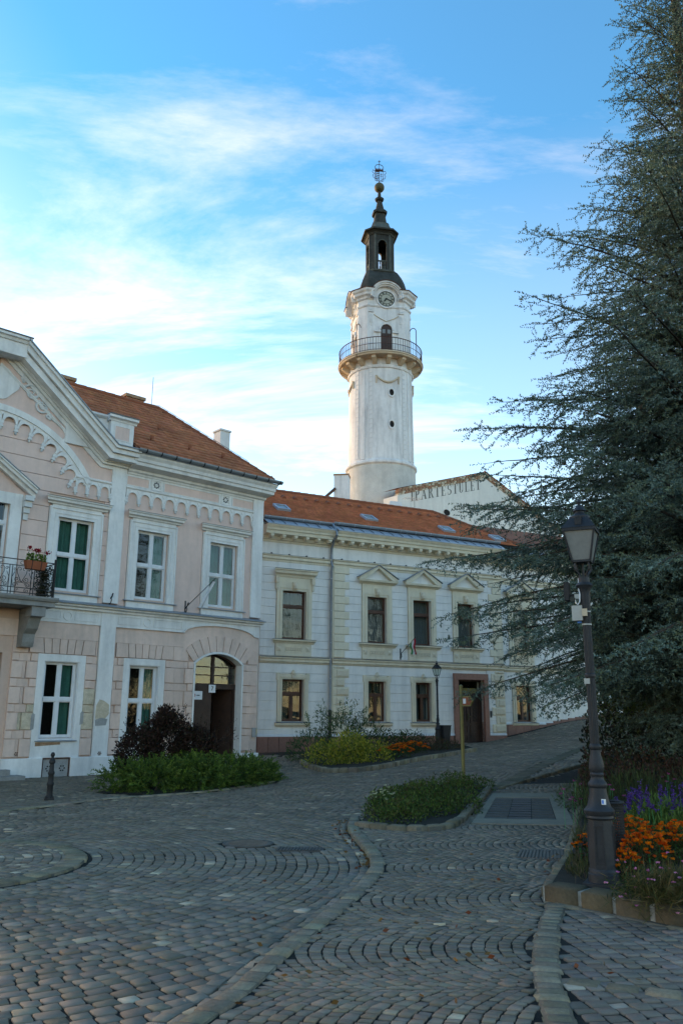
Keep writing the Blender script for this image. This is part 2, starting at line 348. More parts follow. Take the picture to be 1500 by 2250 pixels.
def visible(P, mx=420, my=190):
    z = gh(P[:, 0], P[:, 1]); q = np.c_[P, z]-cC; dd = q@cF; ok = dd > 1.5; dd = np.where(ok, dd, 1)
    x = 750+FPX*(q@cR)/dd; y = 1125-FPX*(q@cU)/dd; return ok & (x > -mx) & (x < 1500+mx) & (y < 2250+my)
def stone_block(cells, tone, zoff, gap, jit=.006, near=13., rnd=None):
    """cells (n,4,2) -> per-stone vertex blocks (12 verts far, 24 verts near)"""
    n = len(cells); c = cells.mean(1, keepdims=True); d = cells-c; ln = np.linalg.norm(d, axis=2, keepdims=True)
    q = c+d*(1-gap/ln)+rng.normal(0, jit, cells.shape)*.9
    return q
def build_stones(q, tone, zoff, mat, parent, stuff_name, n_parts, near=12.5, tilt=.0035, partname='cobblestone'):
    n = len(q); c = q.mean(1); dist = np.hypot(c[:, 0], c[:, 1]); dz = rng.normal(0, .0032, n)+zoff; tl = rng.normal(0, tilt, (n, 2))
    order = np.argsort(dist); vis = visible(c, 0, 0); parts = [i for i in order if vis[i]][:n_parts]; isp = np.zeros(n, bool); isp[parts] = True
    def rings(qq, idx, near):
        if near:
            nxt = np.roll(qq, -1, 1); prv = np.roll(qq, 1, 1); k = .07
            P = np.stack([qq+(prv-qq)*k, qq+(nxt-qq)*k], 2).reshape(len(qq), 8, 2)
        else: P = qq
        cc = P.mean(1, keepdims=True)
        def lev(s, z):
            X = cc+(P-cc)*s; h = gh(X[..., 0], X[..., 1])+dz[idx][:, None]+((X-cc)*tl[idx][:, None]*8).sum(2)*.5
            return np.concatenate([X, (h+z)[..., None]], 2)
        L3 = [lev(1.0, -.045), lev(.992, -.0035), lev(.968, 0.)] if near else [lev(1., -.04), lev(.965, 0.)]
        return np.concatenate(L3, 1), P.shape[1], len(L3)
    def faces(k, m):
        F = []
        for j in range(m-1):
            for i in range(k): F.append((j*k+i, j*k+(i+1) % k, (j+1)*k+(i+1) % k, (j+1)*k+i))
        b = (m-1)*k; F.append((b, b+1, b+2, b+3))
        if k == 8: F += [(b, b+3, b+4, b+7), (b+4, b+5, b+6, b+7)]
        return np.array(F)
    isnear = dist < near
    for flag in (True, False):
        idx = np.where((isnear == flag) & ~isp)[0]
        if len(idx) == 0: continue
        V, k, mm = rings(q[idx], idx, flag); F0 = faces(k, mm); per = V.shape[1]
        F = (F0[None]+(np.arange(len(idx))*per)[:, None, None]).reshape(-1, 4)
        tag(link(stuff_name, mesh_np(stuff_name, V, F, mat, np.repeat(tone[idx], per, 0)), parent), kind='stuff')
    for i in parts:
        V, k, mm = rings(q[i:i+1], np.array([i]), True); F = faces(k, mm); o = c[i]; z0 = float(gh(*o))
        me = mesh_np(partname, V[0]-np.array([o[0], o[1], z0]), F, mat, np.repeat(tone[i:i+1], V.shape[1], 0)); link(partname, me, parent, (o[0], o[1], z0))
def tones(n, light=.03, lo=.78, hi=1.22):
    t = rng.uniform(lo, hi, (n, 1))*np.array([[1, 1, 1.0]])*(1+rng.normal(0, .025, (n, 3)))
    k = rng.random(n) < light; t[k] *= rng.uniform(1.5, 2.4, (k.sum(), 1))*np.array([1.04, 1.0, .93])
    k = rng.random(n) < .10; t[k] *= np.array([1.10, 1.0, .90]); return t
def arc_cells(ctr, r0, r1, dr, ln, a0, a1):
    out = []; r = r0
    while r < r1:
        d = dr*random.uniform(.93, 1.07); a = a0+random.random()*ln/r
        while a < a1:
            w_ = ln*random.uniform(.78, 1.25)/r; out.append([(r, a), (r, a+w_), (r+d, a+w_), (r+d, a)]); a += w_
        r += d
    A = np.array(out); X = ctr[0]+A[..., 0]*np.cos(A[..., 1]); Y = ctr[1]+A[..., 0]*np.sin(A[..., 1]); return np.stack([X, Y], 2)
def row_cells(o, ang, n, wid, dr, ln):
    out = []; y = 0.
    while y < wid:
        d = dr*random.uniform(.94, 1.06); x = -random.random()*ln
        while x < n:
            w_ = ln*random.uniform(.78, 1.25); out.append([(x, y), (x+w_, y), (x+w_, y+d), (x, y+d)]); x += w_
        y += d
    A = np.array(out); c, s = math.cos(ang), math.sin(ang); return np.stack([o[0]+A[..., 0]*c-A[..., 1]*s, o[1]+A[..., 0]*s+A[..., 1]*c], 2)
def segment_cells(o, ang, nx, ny, W=1.35, sag=.46, dr=.105, ln=.112):
    out = []
    for c_ in range(nx):
        for k in range(ny):
            arcl = W*1.18; m_ = max(6, int(arcl/ln+random.choice((-1, 0, 0, 1)))); us = np.sort(np.clip(np.linspace(-.5, .5, m_+1)+rng.normal(0, .006, m_+1), -.5, .5)); us[0] = -.5; us[-1] = .5
            f = lambda u: sag*(1-(2*u)**2)
            def pp(u, s_):
                fp_ = -8*sag*u/W; nn_ = 1+fp_*fp_; lean = .75*s_*dr*fp_/nn_; x_ = min(max((u+.5)*W-lean, 0), W)
                uu = x_/W-.5; return (x_+c_*W, (k+(c_ % 2)*.5)*dr+s_*dr+f(uu))
            for a, b in zip(us[:-1], us[1:]): out.append([pp(a, 0), pp(b, 0), pp(b, 1), pp(a, 1)])
    A = np.array(out); e1, e2 = A[:, 2]-A[:, 0], A[:, 3]-A[:, 1]; ar_ = np.abs(e1[:, 0]*e2[:, 1]-e1[:, 1]*e2[:, 0])*.5; A = A[ar_ > .0030]
    c, s = math.cos(ang), math.sin(ang); return np.stack([o[0]+A[..., 0]*c-A[..., 1]*s, o[1]+A[..., 0]*s+A[..., 1]*c], 2)
def strip(path, wdt):                                 # polygon hugging a path, used to keep stones out of kerbs
    p = np.array(path); t = np.gradient(p, axis=0); t /= np.linalg.norm(t, axis=1, keepdims=True); nn = np.c_[-t[:, 1], t[:, 0]]; return [tuple(a) for a in p+nn*wdt/2]+[tuple(a) for a in (p-nn*wdt/2)[::-1]]
RING_C, RING_R = (-5.05, 10.5), 1.72
house_line = lambda P: (P[:, 0]+7.277)*.669-(P[:, 1]-25.638)*.743    # > 0 in front of the pink front
white_line = lambda P: (P[:, 0]+3.121)*.4497-(P[:, 1]-31.974)*.8932
MANHOLES = [(*gpt(545, 1853), .36), ]
DRAIN = gpoly([(603,1871),(707,1871),(713,1863),(612,1862)]); RDRAIN = gpoly([(1132,1897),(1270,1902),(1262,1877),(1142,1877)])
GUT = smooth_path([(1080,1741),(1160,1697),(1225,1665),(1290,1640)], 1)
def in_any(P, polys):
    r = np.zeros(len(P), bool)
    for p in polys: r |= inpoly(P, p)
    return r
excl = [BUSH_POLY, MID_POLY, FAR_POLY, RIGHT_BED, SLAB, DRAIN, RDRAIN, strip(GUT, .42)]
def keep(cells, inside=None, outside=(), extra=None):
    c = cells.mean(1); k = visible(c) & (house_line(c) > .03) & (white_line(c) > .03) & ~in_any(c, excl)
    if inside is not None: k &= inpoly(c, inside)
    if outside: k &= ~in_any(c, outside)
    for mx_, my_, r in MANHOLES: k &= np.hypot(c[:, 0]-mx_, c[:, 1]-my_) > r+.03
    if extra is not None: k &= extra(c)
    return cells[k]
# --- road: rows curving round the small circle on the left
road = tag(empty('road'), kind='structure')
cells = keep(arc_cells(RING_C, RING_R+.30, 40, .125, .148, -1.35, 2.4), None, [B_POLY, C_POLY, SIDE_POLY, strip(K1, .22+.2)])
build_stones(stone_block(cells, None, 0, .0105, .006), tones(len(cells), .02, .78, 1.22), 0., 'cobble', road, 'cobble_field', 300)
# gutter rows along the kerb
def along(path, off0, off1, ln):
    p = resample(path, ln); t = np.gradient(p, axis=0); t /= np.linalg.norm(t, axis=1, keepdims=True); nn = np.c_[-t[:, 1], t[:, 0]]
    a, b = p+nn*off0, p+nn*off1; return np.stack([a[:-1], a[1:], b[1:], b[:-1]], 1)
# --- pavement of small setts in segmental arcs
pave = tag(empty('pavement'), kind='structure')
cells = keep(segment_cells((6.3, 2.55), R_(91), 10, 100, 1.7, .44, .102, .095), B_POLY, [strip(K1, .20), strip(K2, .21)])
build_stones(stone_block(cells, None, 0, .0092, .005), tones(len(cells), .015, .80, 1.20)*np.array([1.0, .99, .99]), ZB, 'cobble', pave, 'sett_field', 300, near=10.5, partname='sett')
cells = along(K1, .10, .21, .17); cells = cells[visible(cells.mean(1))]; build_stones(stone_block(cells, None, 0, .008, .004), tones(len(cells), .1, .95, 1.3), .004, 'cobble', road, 'gutter_row', 0)
cells = along(K1, .215, .33, .18); cells = cells[visible(cells.mean(1))]; build_stones(stone_block(cells, None, 0, .008, .004), tones(len(cells), .08, .9, 1.2), .0, 'cobble', road, 'gutter_row', 0)
# --- patch of larger setts at the right
patch = tag(empty('sett_patch'), kind='structure')
cells = keep(row_cells((2.0, 3.0), R_(80), 7, 6, .125, .20)*np.array([1, 1]), C_POLY, [strip(K2, .21), strip(K3, .30)])
cells2 = keep(row_cells((.2, 3.0), R_(80), 7, 3, .125, .20), C_POLY, [strip(K2, .21), strip(K3, .30)]); cells = np.concatenate([cells, cells2[:0]])
cells = keep(row_cells((6.5, 2.2), R_(99), 8, 6, .125, .105), C_POLY, [strip(K2, .21), strip(K3, .30)])
build_stones(stone_block(cells, None, 0, .010, .005), tones(len(cells), .03, .78, 1.15)*np.array([.92, .96, 1.04]), ZB, 'cobble', patch, 'sett_field', 300, near=12, partname='sett')
# --- fine setts of the footway by the pink house and in the circle
side = tag(empty('sidewalk'), kind='structure')
cells = keep(row_cells((-11, 7.5), R_(42), 34, 16, .12, .16), SIDE_POLY)
build_stones(stone_block(cells, None, 0, .006, .004), tones(len(cells), .02, .82, 1.12)*np.array([.97, 1, 1.0]), .02, 'cobble', side, 'sett_field', 60, partname='sett')
circ = tag(empty('sett_circle'), kind='structure')
cells = arc_cells(RING_C, .1, RING_R-.06, .11, .12, 0, 2*PI); cells = cells[visible(cells.mean(1))]
build_stones(stone_block(cells, None, 0, .007, .005), tones(len(cells), .10, .8, 1.25), .02, 'cobble', circ, 'sett_field', 60, partname='sett')
def fill(parent, poly, z, st=.2):                     # sand and grit between raised stones
    p = np.array(poly); gx = np.arange(p[:, 0].min(), p[:, 0].max()+st, st); gy = np.arange(p[:, 1].min(), p[:, 1].max()+st, st); X, Y = np.meshgrid(gx, gy); n = len(gx)
    F = np.array([(j*n+i, j*n+i+1, (j+1)*n+i+1, (j+1)*n+i) for j in range(len(gy)-1) for i in range(n-1)]); c = np.c_[X.ravel()[F].mean(1), Y.ravel()[F].mean(1)]; F = F[inpoly(c, poly)]
    link('joint_fill', mesh_np('joint_fill', np.c_[X.ravel(), Y.ravel(), gh(X.ravel(), Y.ravel())+z], F, 'ground', smooth=True), parent)
fill(pave, B_POLY, ZB-.0105); fill(patch, C_POLY, ZB-.0105); fill(side, [q for q in SIDE_POLY], .010, .4)
# --- kerbs: every stone its own piece
def kerb(name, path, width, ln, h0, h1, label_none=None, tone=(1, 1, 1), jitter=.01, gap=.006, mort=None, close=False):
    root = tag(empty(name), kind='structure'); p = resample(path, ln); n = len(p)-1
    t = np.gradient(p, axis=0); t /= np.linalg.norm(t, axis=1, keepdims=True); nn = np.c_[-t[:, 1], t[:, 0]]
    for i in range(n):
        ww = width*random.uniform(.9, 1.08); g = gap
        a, b = p[i], p[i+1]; e = (b-a); e = e/np.linalg.norm(e); a2, b2 = a+e*g, b-e*g
        quad = np.array([a2+nn[i]*ww/2, a2-nn[i]*ww/2, b2-nn[i+1]*ww/2, b2+nn[i+1]*ww/2])+rng.normal(0, jitter*.5, (4, 2))
        c = quad.mean(0); hh = h1+random.gauss(0, jitter*.4); z = gh(quad[:, 0], quad[:, 1]); zc = float(gh(*c)); k = .045/ max(.12, min(ww, ln))
        V = []
        for s_, dz_ in ((1., h0), (1., hh-.018), (1-k, hh)):
            for j in range(4): V.append((*(c+(quad[j]-c)*s_-c), z[j]-zc+dz_))
        F = np.array([(j*4+i_, j*4+(i_+1) % 4, (j+1)*4+(i_+1) % 4, (j+1)*4+i_) for j in range(2) for i_ in range(4)]+[(8, 9, 10, 11)])
        tn = np.array(tone)*random.uniform(.8, 1.2)*np.array([1+random.gauss(0, .03) for _ in range(3)])
        link('kerb_stone', mesh_np('kerb_stone', np.array(V), F, 'kerb', np.tile(tn, (12, 1))), root, (c[0], c[1], zc))
    if mort:
        P = resample(path, ln/2); t = np.gradient(P, axis=0); t /= np.linalg.norm(t, axis=1, keepdims=True); nn = np.c_[-t[:, 1], t[:, 0]]; A = P+nn*(width/2-.012); Bq = P-nn*(width/2-.012)
        V = np.concatenate([np.c_[A, gh(A[:, 0], A[:, 1])+h0], np.c_[A, gh(A[:, 0], A[:, 1])+h1+mort], np.c_[Bq, gh(Bq[:, 0], Bq[:, 1])+h1+mort], np.c_[Bq, gh(Bq[:, 0], Bq[:, 1])+h0]]); k = len(P)
        F = np.array([(j*k+i, j*k+i+1, (j+1)*k+i+1, (j+1)*k+i) for j in range(3) for i in range(k-1)]); link('mortar_bed', mesh_np('mortar_bed', V, F, 'mortar' if gap > .02 else 'mortar_dull'), root)
    return root
kerb('kerb', K1, .17, .20, -.05, .07, tone=(1.0, .99, .95), mort=-.012)
kerb('kerb', K2, .20, .12, -.05, ZB+.012, tone=(1.0, 1.0, .95), mort=-.009)
kerb('kerb', K3, .26, .36, -.06, .20, tone=(.42, .36, .30), jitter=.016, gap=.021, mort=-.012)
kerb('kerb', smooth_path([(1206,1984),(1232,1938),(1258,1896),(1276,1800),(1288,1735)], 1), .16, .34, -.06, .15, tone=(.8, .74, .64), mort=-.012)
kerb('kerb', K4, .16, .30, -.05, .13, tone=(.85, .82, .74), mort=-.02)
kerb('kerb', K5, .15, .26, -.05, .13, tone=(1.0, .98, .9), mort=-.02)
kerb('kerb', K7, .16, .42, -.05, .035, tone=(1.25, 1.22, 1.15))
kerb('kerb', smooth_path([(1205,1998),(1285,2012),(1370,2030),(1450,2047),(1560,2072),(1640,2092)], 1), .12, .36, -.05, ZB+.01, tone=(.95, .92, .82), mort=-.006)
kerb('kerb', smooth_path([(1240,2175),(1330,2187),(1420,2198),(1520,2212),(1600,2222)], 1), .17, .27, -.05, ZB+.008, tone=(.95, .92, .85))
ra = np.array([(RING_C[0]+(RING_R+.11)*math.cos(a), RING_C[1]+(RING_R+.11)*math.sin(a)) for a in np.linspace(-1.9, 2.2, 40)]); kerb('kerb', ra, .26, .22, -.05, .03, tone=(1.0, .95, .85), mort=-.012)
kerb('gutter', GUT, .40, .5, -.05, .012, tone=(.62, .57, .50)); kerb('kerb', smooth_path([(1098,1738),(1180,1712),(1262,1689),(1300,1678)], 1), .10, .5, -.05, .03+ZB, tone=(.8, .75, .66))
# --- soil of the beds
def bed(name, poly, z):
    p = np.array(poly); c = p.mean(0); V = np.r_[np.c_[p, gh(p[:, 0], p[:, 1])+z], [[c[0], c[1], float(gh(*c))+z+.03]]]; n = len(p)
    me = bpy.data.meshes.new(name); me.from_pydata([tuple(v) for v in V], [], [(i, (i+1) % n, n) for i in range(n)]); me.materials.append(MAT['soil']); tag(link(name, me), kind='structure')
bed('planting_bed', BUSH_POLY, .03); bed('planting_bed', MID_POLY, .09); bed('planting_bed', FAR_POLY, .10)
RBI = np.array(RIGHT_BED); me = bpy.data.meshes.new('planting_bed'); me.from_pydata([(x, y, float(gh(x, y))+.155) for x, y in RIGHT_BED], [], [tuple(range(len(RIGHT_BED)))]); me.materials.append(MAT['soil']); tag(link('planting_bed', me), kind='structure')
# --- covers in the paving
def quadmap(q):
    q = np.array(q); return lambda u, v: (q[0]*(1-u)+q[1]*u)*(1-v)+(q[3]*(1-u)+q[2]*u)*v
def plate(parent, name, mat, f, u0, u1, v0, v1, z0, z1):
    c = [f(u0, v0), f(u1, v0), f(u1, v1), f(u0, v1)]; V = [(p[0], p[1], float(gh(*p))+z0) for p in c]+[(p[0], p[1], float(gh(*p))+z1) for p in c]
    return MB().add(V, [(0,3,2,1),(4,5,6,7),(0,1,5,4),(1,2,6,5),(2,3,7,6),(3,0,4,7)]).build(name, mat, parent)
t = thing('access_cover', 'large dark ribbed access cover set in a pale concrete frame beyond the small bed', 'cover')
f = quadmap(SLAB); zs = ZB+.012
for a in ((0, 1, 0, .14), (0, 1, .83, 1), (0, .09, .14, .83), (.84, 1, .14, .83)): plate(t, 'frame_slab', 'concrete', f, *a, -.03, zs)
plate(t, 'base_plate', 'room', f, .09, .84, .14, .83, -.03, zs-.02)
for k in range(3):
    p0, p1 = .09+.25*k, .09+.25*(k+1)-.008
    for j in range(9): plate(t, 'slat', 'cast_iron' if k != 1 else 'iron_grey', f, p0, p1, .145+.0757*j, .145+.0757*(j+1)-.018, zs-.02, zs-.004+.003*(k == 1))
def drain(q, label, mat, n, zo):
    t = thing('drain_grate', label, 'drain'); f = quadmap(q); plate(t, 'frame', mat, f, 0, 1, 0, 1, -.04, zo)
    for j in range(n): plate(t, 'bar', mat, f, .02+.96*j/n, .02+.96*(j+.62)/n, .06, .94, zo-.01, zo+.012)
drain(DRAIN, 'rectangular grey drain grate in the road next to the round manhole', 'cast_iron', 14, .004); drain(RDRAIN, 'rusty brown drain grate in the small setts left of the black lamp post', 'rust_plate', 16, ZB+.004)
mx_, my_, mr_ = MANHOLES[0]; t = thing('manhole_cover', 'round brownish manhole cover in the dark cobbled road', 'manhole', (mx_, my_, float(gh(mx_, my_))))
MB().lathe([(mr_, -.04), (mr_, .006), (mr_-.04, .006), (mr_-.04, -.004)], 32).build('rim', 'cast_iron', t); MB().lathe([(mr_-.045, -.03), (mr_-.045, .004), (.02, .006)], 32).build('lid', 'rust_plate', t)
for k in range(-4, 5): MB().box(-math.sqrt(max(0, .27**2-(k*.06)**2)), math.sqrt(max(0, .27**2-(k*.06)**2)), k*.06-.012, k*.06+.012, .003, .012).build('rib', 'rust_plate', t)
# ================================================================ PINK HOUSE
PO = (-7.27749, 25.63815, 0.); PA = PI/2-.838456
pkh = thing('townhouse', 'pink two storey townhouse with white stucco trim, stepped gable and red tiled roof', 'house', PO, PA)
TC = -4.1; TL, TR = 2*TC-5.83, 5.83
def curtain(mb, t0, t1, z0, z1, y, amp=.025, n=18, seed=0):
    rnd = random.Random(seed); P = [(t0+(t1-t0)*i/n, y+amp*math.sin(i*1.9+rnd.random()*.8)+rnd.uniform(-.006, .006)) for i in range(n+1)]
    for a, b in zip(P[:-1], P[1:]): mb.add([(a[0], a[1], z0), (b[0], b[1], z0), (b[0], b[1], z1), (a[0], a[1], z1)], [(0, 1, 2, 3)])
    return mb
wcount = [0]
def sash_window(parent, tc, w, z0, z1, ztr, yf, fm, cm, mullions=1, fr=.06, upper_mull=True, cur=((0, 1),), top_split=True):
    """casement window: window > mullion, transom, pane, curtain, back"""
    wcount[0] += 1; t0, t1 = tc-w/2, tc+w/2; m_ = MB()
    m_.box(t0, t0+fr, yf, yf+.07, z0, z1).box(t1-fr, t1, yf, yf+.07, z0, z1).box(t0+fr, t1-fr, yf, yf+.07, z0, z0+fr).box(t0+fr, t1-fr, yf, yf+.07, z1-fr, z1)
    win = m_.build('window', fm, parent)
    B('transom', fm, win, t0+fr, t1-fr, yf-.018, yf+.06, ztr-.05, ztr+.05)
    nm = mullions
    for (a, b, do) in ((z0+fr, ztr-.05, nm), (ztr+.05, z1-fr, nm if upper_mull else 0)):
        for k in range(do):
            x = t0+w*(k+1)/(do+1); B('mullion', fm, win, x-.05, x+.05, yf-.006, yf+.055, a, b)
        for k in range(do+1):
            xa = t0+fr if k == 0 else t0+w*k/(do+1)+.05; xb = t1-fr if k == do else t0+w*(k+1)/(do+1)-.05
            s = MB(); q = .028
            s.box(xa, xa+q, yf+.012, yf+.05, a, b).box(xb-q, xb, yf+.012, yf+.05, a, b).box(xa+q, xb-q, yf+.012, yf+.05, a, a+q).box(xa+q, xb-q, yf+.012, yf+.05, b-q, b).build('sash', fm, win)
            th = random.uniform(-.004, .004)
            MB().add([(xa+q, yf+.03+th, a+q), (xb-q, yf+.03-th, a+q), (xb-q, yf+.03-th*.5, b-q), (xa+q, yf+.03+th*.5, b-q)], [(0, 1, 2, 3)]).build('pane', 'glass', win)
    if cm:
        for a, b in cur:
            c = MB(); curtain(c, t0+w*a, t0+w*b, z0-.05, z1+.05, yf+.2, .02+.01*random.random(), max(4, int(22*(b-a))), wcount[0]); c.build('curtain', cm, win, smooth=True)
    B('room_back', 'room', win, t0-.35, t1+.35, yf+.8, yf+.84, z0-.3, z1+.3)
    return win
def flat_frame(t0, t1, z0, z1, wd, y0, y1, bottom=True, mb=None):
    mb = mb or MB(); mb.box(t0, t0+wd, y0, y1, z0, z1).box(t1-wd, t1, y0, y1, z0, z1).box(t0+wd, t1-wd, y0, y1, z1-wd, z1)
    if bottom: mb.box(t0+wd, t1-wd, y0, y1, z0, z0+wd)
    return mb
UW = [-1.28, 1.41, 4.20]; GW = [-1.35, 1.37]
mir = lambda x: 2*TC-x
ups = UW+[mir(x) for x in UW]; gws = GW+[mir(x) for x in GW]
UOP = [(x-.56, x+.56, 5.38, 7.64) for x in ups]+[(TC-.75, TC+.75, 5.05, 8.0)]
GOP = [(x-.52, x+.52, 1.08, 3.29) for x in gws]
DOOR = (3.23, 5.13, .34, 3.80); DC = 4.18; DRAD = (.95**2+.36**2)/(2*.36); DZC = 3.79-DRAD
DOORS = [DOOR, (TC-1.0, TC+1.0, .15, 3.45)]
core = MB(); wall_core(core, TL, TR, -.6, 9.6, UOP+GOP+DOORS, .03, .48)
# gable field above the wall plate
gz_ = lambda t_: 10.0-.745*(abs(t_-TC)-3.45)
core.prism([(TC-4.0, 9.6), (TC+4.0, 9.6), (TC+3.6, gz_(TC+3.6)), (TC+.4, gz_(TC+.4)), (TC-.4, gz_(TC+.4)), (TC-3.6, gz_(TC+3.6))], .03, .40)
# head of the arched doorway
pts = [(DC-.95, 3.43)]+[(DC+DRAD*math.sin(a), DZC+DRAD*math.cos(a)) for a in np.linspace(-math.asin(.95/DRAD), math.asin(.95/DRAD), 14)]+[(DC+.95, 3.80), (DC-.95, 3.80)]
core.prism(pts[1:], .03, .48); core.build('wall', 'pink_joint', pkh)
back = MB(); back.box(TL, TL+.4, .48, 8.0, -.6, 10.0).box(TR-.4, TR, .48, 8.0, -.6, 10.0).box(TL+.4, TR-.4, 7.6, 8.0, -.6, 10.0).build('rear_wall', 'pink', pkh)
B('floor_slab', 'room', pkh, TL+.4, TR-.4, 1.2, 7.6, 4.6, 4.8); B('ceiling_slab', 'room', pkh, TL+.4, TR-.4, .5, 7.6, 9.6, 9.8); B('inner_partition', 'room', pkh, TL+.4, TR-.4, 3.2, 3.3, 0., 9.6)
# smooth plaster of the upper floor and the banded risalit
SUR = [(x-.9, x+.9, 5.1, 7.95) for x in ups]
for a, b in ((.27, 5.38), (TL+.45, mir(.27))): up = MB(); wall_core(up, a, b, 5.0, 9.03, SUR, -.012, .03); up.build('plaster_field', 'pink', pkh)
z = 5.03; k = 0
while z < 10.6:
    h = .475
    if z > 8.78:
        hw_ = math.sqrt(max(0, 3.38**2-(z+h/2-7.09)**2)) if z+h/2-7.09 < 3.38 else 0
        sg = [(TC-hw_, TC+hw_)] if hw_ > .3 else []
    else: sg = segs(TC-3.87, TC+3.87, z, z+h, SUR+[(TC-1.15, TC+1.15, 5.0, 8.35)])
    for a, b in sg: MB().cbox(a, b, -.014, .03, z+.007, z+h-.007, .006).build('wall_course', 'pink', pkh)
    z += h
# spandrels above the arch
for sg in (1, -1):
    P = [(TC+sg*x, zq) for x, zq in [(3.3, 8.98), (3.87, 8.98), (3.87, 9.45), (3.55, 9.72), (.2, 12.2), (.05, 12.25), (.05, 10.9)]]+[(TC+sg*3.62*math.sin(a), 7.09+3.62*math.cos(a)) for a in np.linspace(.05, 1.0, 8)]
    MB().prism(P, -.013, .03).build('spandrel', 'pink', pkh)
# ground floor rustication: alternating tall and short courses, toothed blocks at the jambs standing proud
CZ = [.57, 1.07, 1.31, 1.80, 2.03, 2.51, 2.75, 3.24, 3.47]
JAMB = [(x-.735, x+.735) for x in gws]
FR = [(x-.735, x+.735, .5, 3.48) for x in gws]+[(DC-1.0, DC+1.0, .2, 3.60), (TC-1.25, TC+1.25, 0, 3.45)]
PIL = [(-.25, .29, 0, 9), (mir(.29), mir(-.25), 0, 9)]
raw = {(2, -2.42), (2, -2.05), (2, -.60), (4, -.60), (3, -.60), (3, .3)}
for c, (za, zb) in enumerate(zip(CZ[:-1], CZ[1:])):
    tall = c % 2 == 0
    for p, q in segs(TL, TR, za, zb, FR+PIL):
        edges = [p, q]; jw = .33 if tall else .21
        lj = any(abs(p-e) < .02 for _, e, *_ in FR); rj = any(abs(q-e) < .02 for e, *_ in FR)
        cuts = [p]
        if lj and q-p > jw+.1: cuts.append(p+jw)
        if rj and q-cuts[-1] > jw+.1: cuts.append(q-jw)
        cuts.append(q); fin = []
        for a, b in zip(cuts[:-1], cuts[1:]):
            n = max(1, round((b-a)/.62)) if b-a > .75 else 1
            off = 0 if tall else .0
            fin += [(a+(b-a)*i/n, a+(b-a)*(i+1)/n) for i in range(n)]
        for i, (a, b) in enumerate(fin):
            jb = (lj and i == 0) or (rj and i == len(fin)-1)
            bare = (za > 1.2 and zb < 2.6 and -2.45 < a < -.1 and not tall and jb) or (1.25 < za < 1.4 and -2.6 < a < -1.9) or (2.0 < za < 2.1 and -.7 < a < -.2) or (1.25 < za < 1.9 and -.7 < a < -.2)
            y = -.062 if jb else -.022
            MB().cbox(a+.006, b-.006, y+(.018 if bare else 0), .03, za+(.012 if jb else .005), zb-.005, .012 if jb else .006).build('rustication_block', 'raw_plaster' if bare else 'pink_low', pkh)
up2 = MB(); wall_core(up2, TL, TR, 3.94, 4.42, PIL+[(DC-1.45, DC+1.45, 3.9, 4.5)], -.018, .03)
P = [(DC-1.45, 4.42)]+[(DC-1.45, 3.95)]+[(DC+1.95*math.sin(a), 2.44+1.95*math.cos(a)) for a in np.linspace(-.75, .75, 12)]+[(DC+1.45, 3.95), (DC+1.45, 4.42)]+[(DC+1.42*math.sin(a)*1.0, 4.42+.30*math.cos(a*1.0)) for a in np.linspace(1.45, -1.45, 12)]
up2.prism(P, -.0175, .03); up2.build('upper_band', 'pink_low', pkh)
# flat-arch voussoirs over the ground floor windows
for x in gws:
    n = 7; W0, W1 = .80, 1.02
    for i in range(n):
        a0, a1 = -1+2*i/n, -1+2*(i+1)/n
        if i == 0: bl, tl_ = x-W1, x-W1
        else: bl, tl_ = x+a0*W0, x+a0*(W0-.02)*1.12
        if i == n-1: br, tr_ = x+W1, x+W1
        else: br, tr_ = x+a1*W0, x+a1*(W0-.02)*1.12
        MB().prism([(bl+.012, 3.50), (br-.012, 3.50), (tr_-.012, 3.93), (tl_+.012, 3.93)], -.055, .03).build('voussoir', 'pink_low', pkh)
for p, q in segs(TL, TR, 3.5, 3.9, PIL+[(x-1.03, x+1.03, 3.4, 4) for x in gws]+[(DC-1.2, DC+1.2, 3.4, 4), (TC-1.25, TC+1.25, 3, 4)]):
    MB().cbox(p+.008, q-.008, -.022, .03, 3.485, 3.93, .006).build('rustication_block', 'pink_low', pkh)
AM = .88; nV = 9                                      # voussoirs of the doorway arch
for i in range(nV):
    a0, a1 = -AM+2*AM*i/nV, -AM+2*AM*(i+1)/nV; g = .007
    def pt(a, r): return (DC+r*math.sin(a), DZC+r*math.cos(a))
    r0, r1 = DRAD+.07, DRAD+.60
    s0, s1 = a0*.86, a1*.86
    P = [pt(s0+g, r0), pt((s0+s1)/2, r0), pt(s1-g, r0), pt(s1-g, r1), pt((s0+s1)/2, r1), pt(s0+g, r1)]
    P = [(min(max(x_, DC-1.32), TR-.01), max(z_, 3.49)) for x_, z_ in P]
    MB().prism(P, -.06, .03).build('voussoir', 'pink_low', pkh)
# white arched door lining
MB().arc(DC, DZC, DRAD-.004, DRAD+.065, PI/2-math.asin(.99/DRAD), PI/2+math.asin(.99/DRAD), 14, -.075, .30).box(DC-1.0, DC-.94, -.075, .30, .30, 3.45).box(DC+.94, DC+1.0, -.075, .30, .30, 3.45).build('door_lining', 'stucco', pkh)
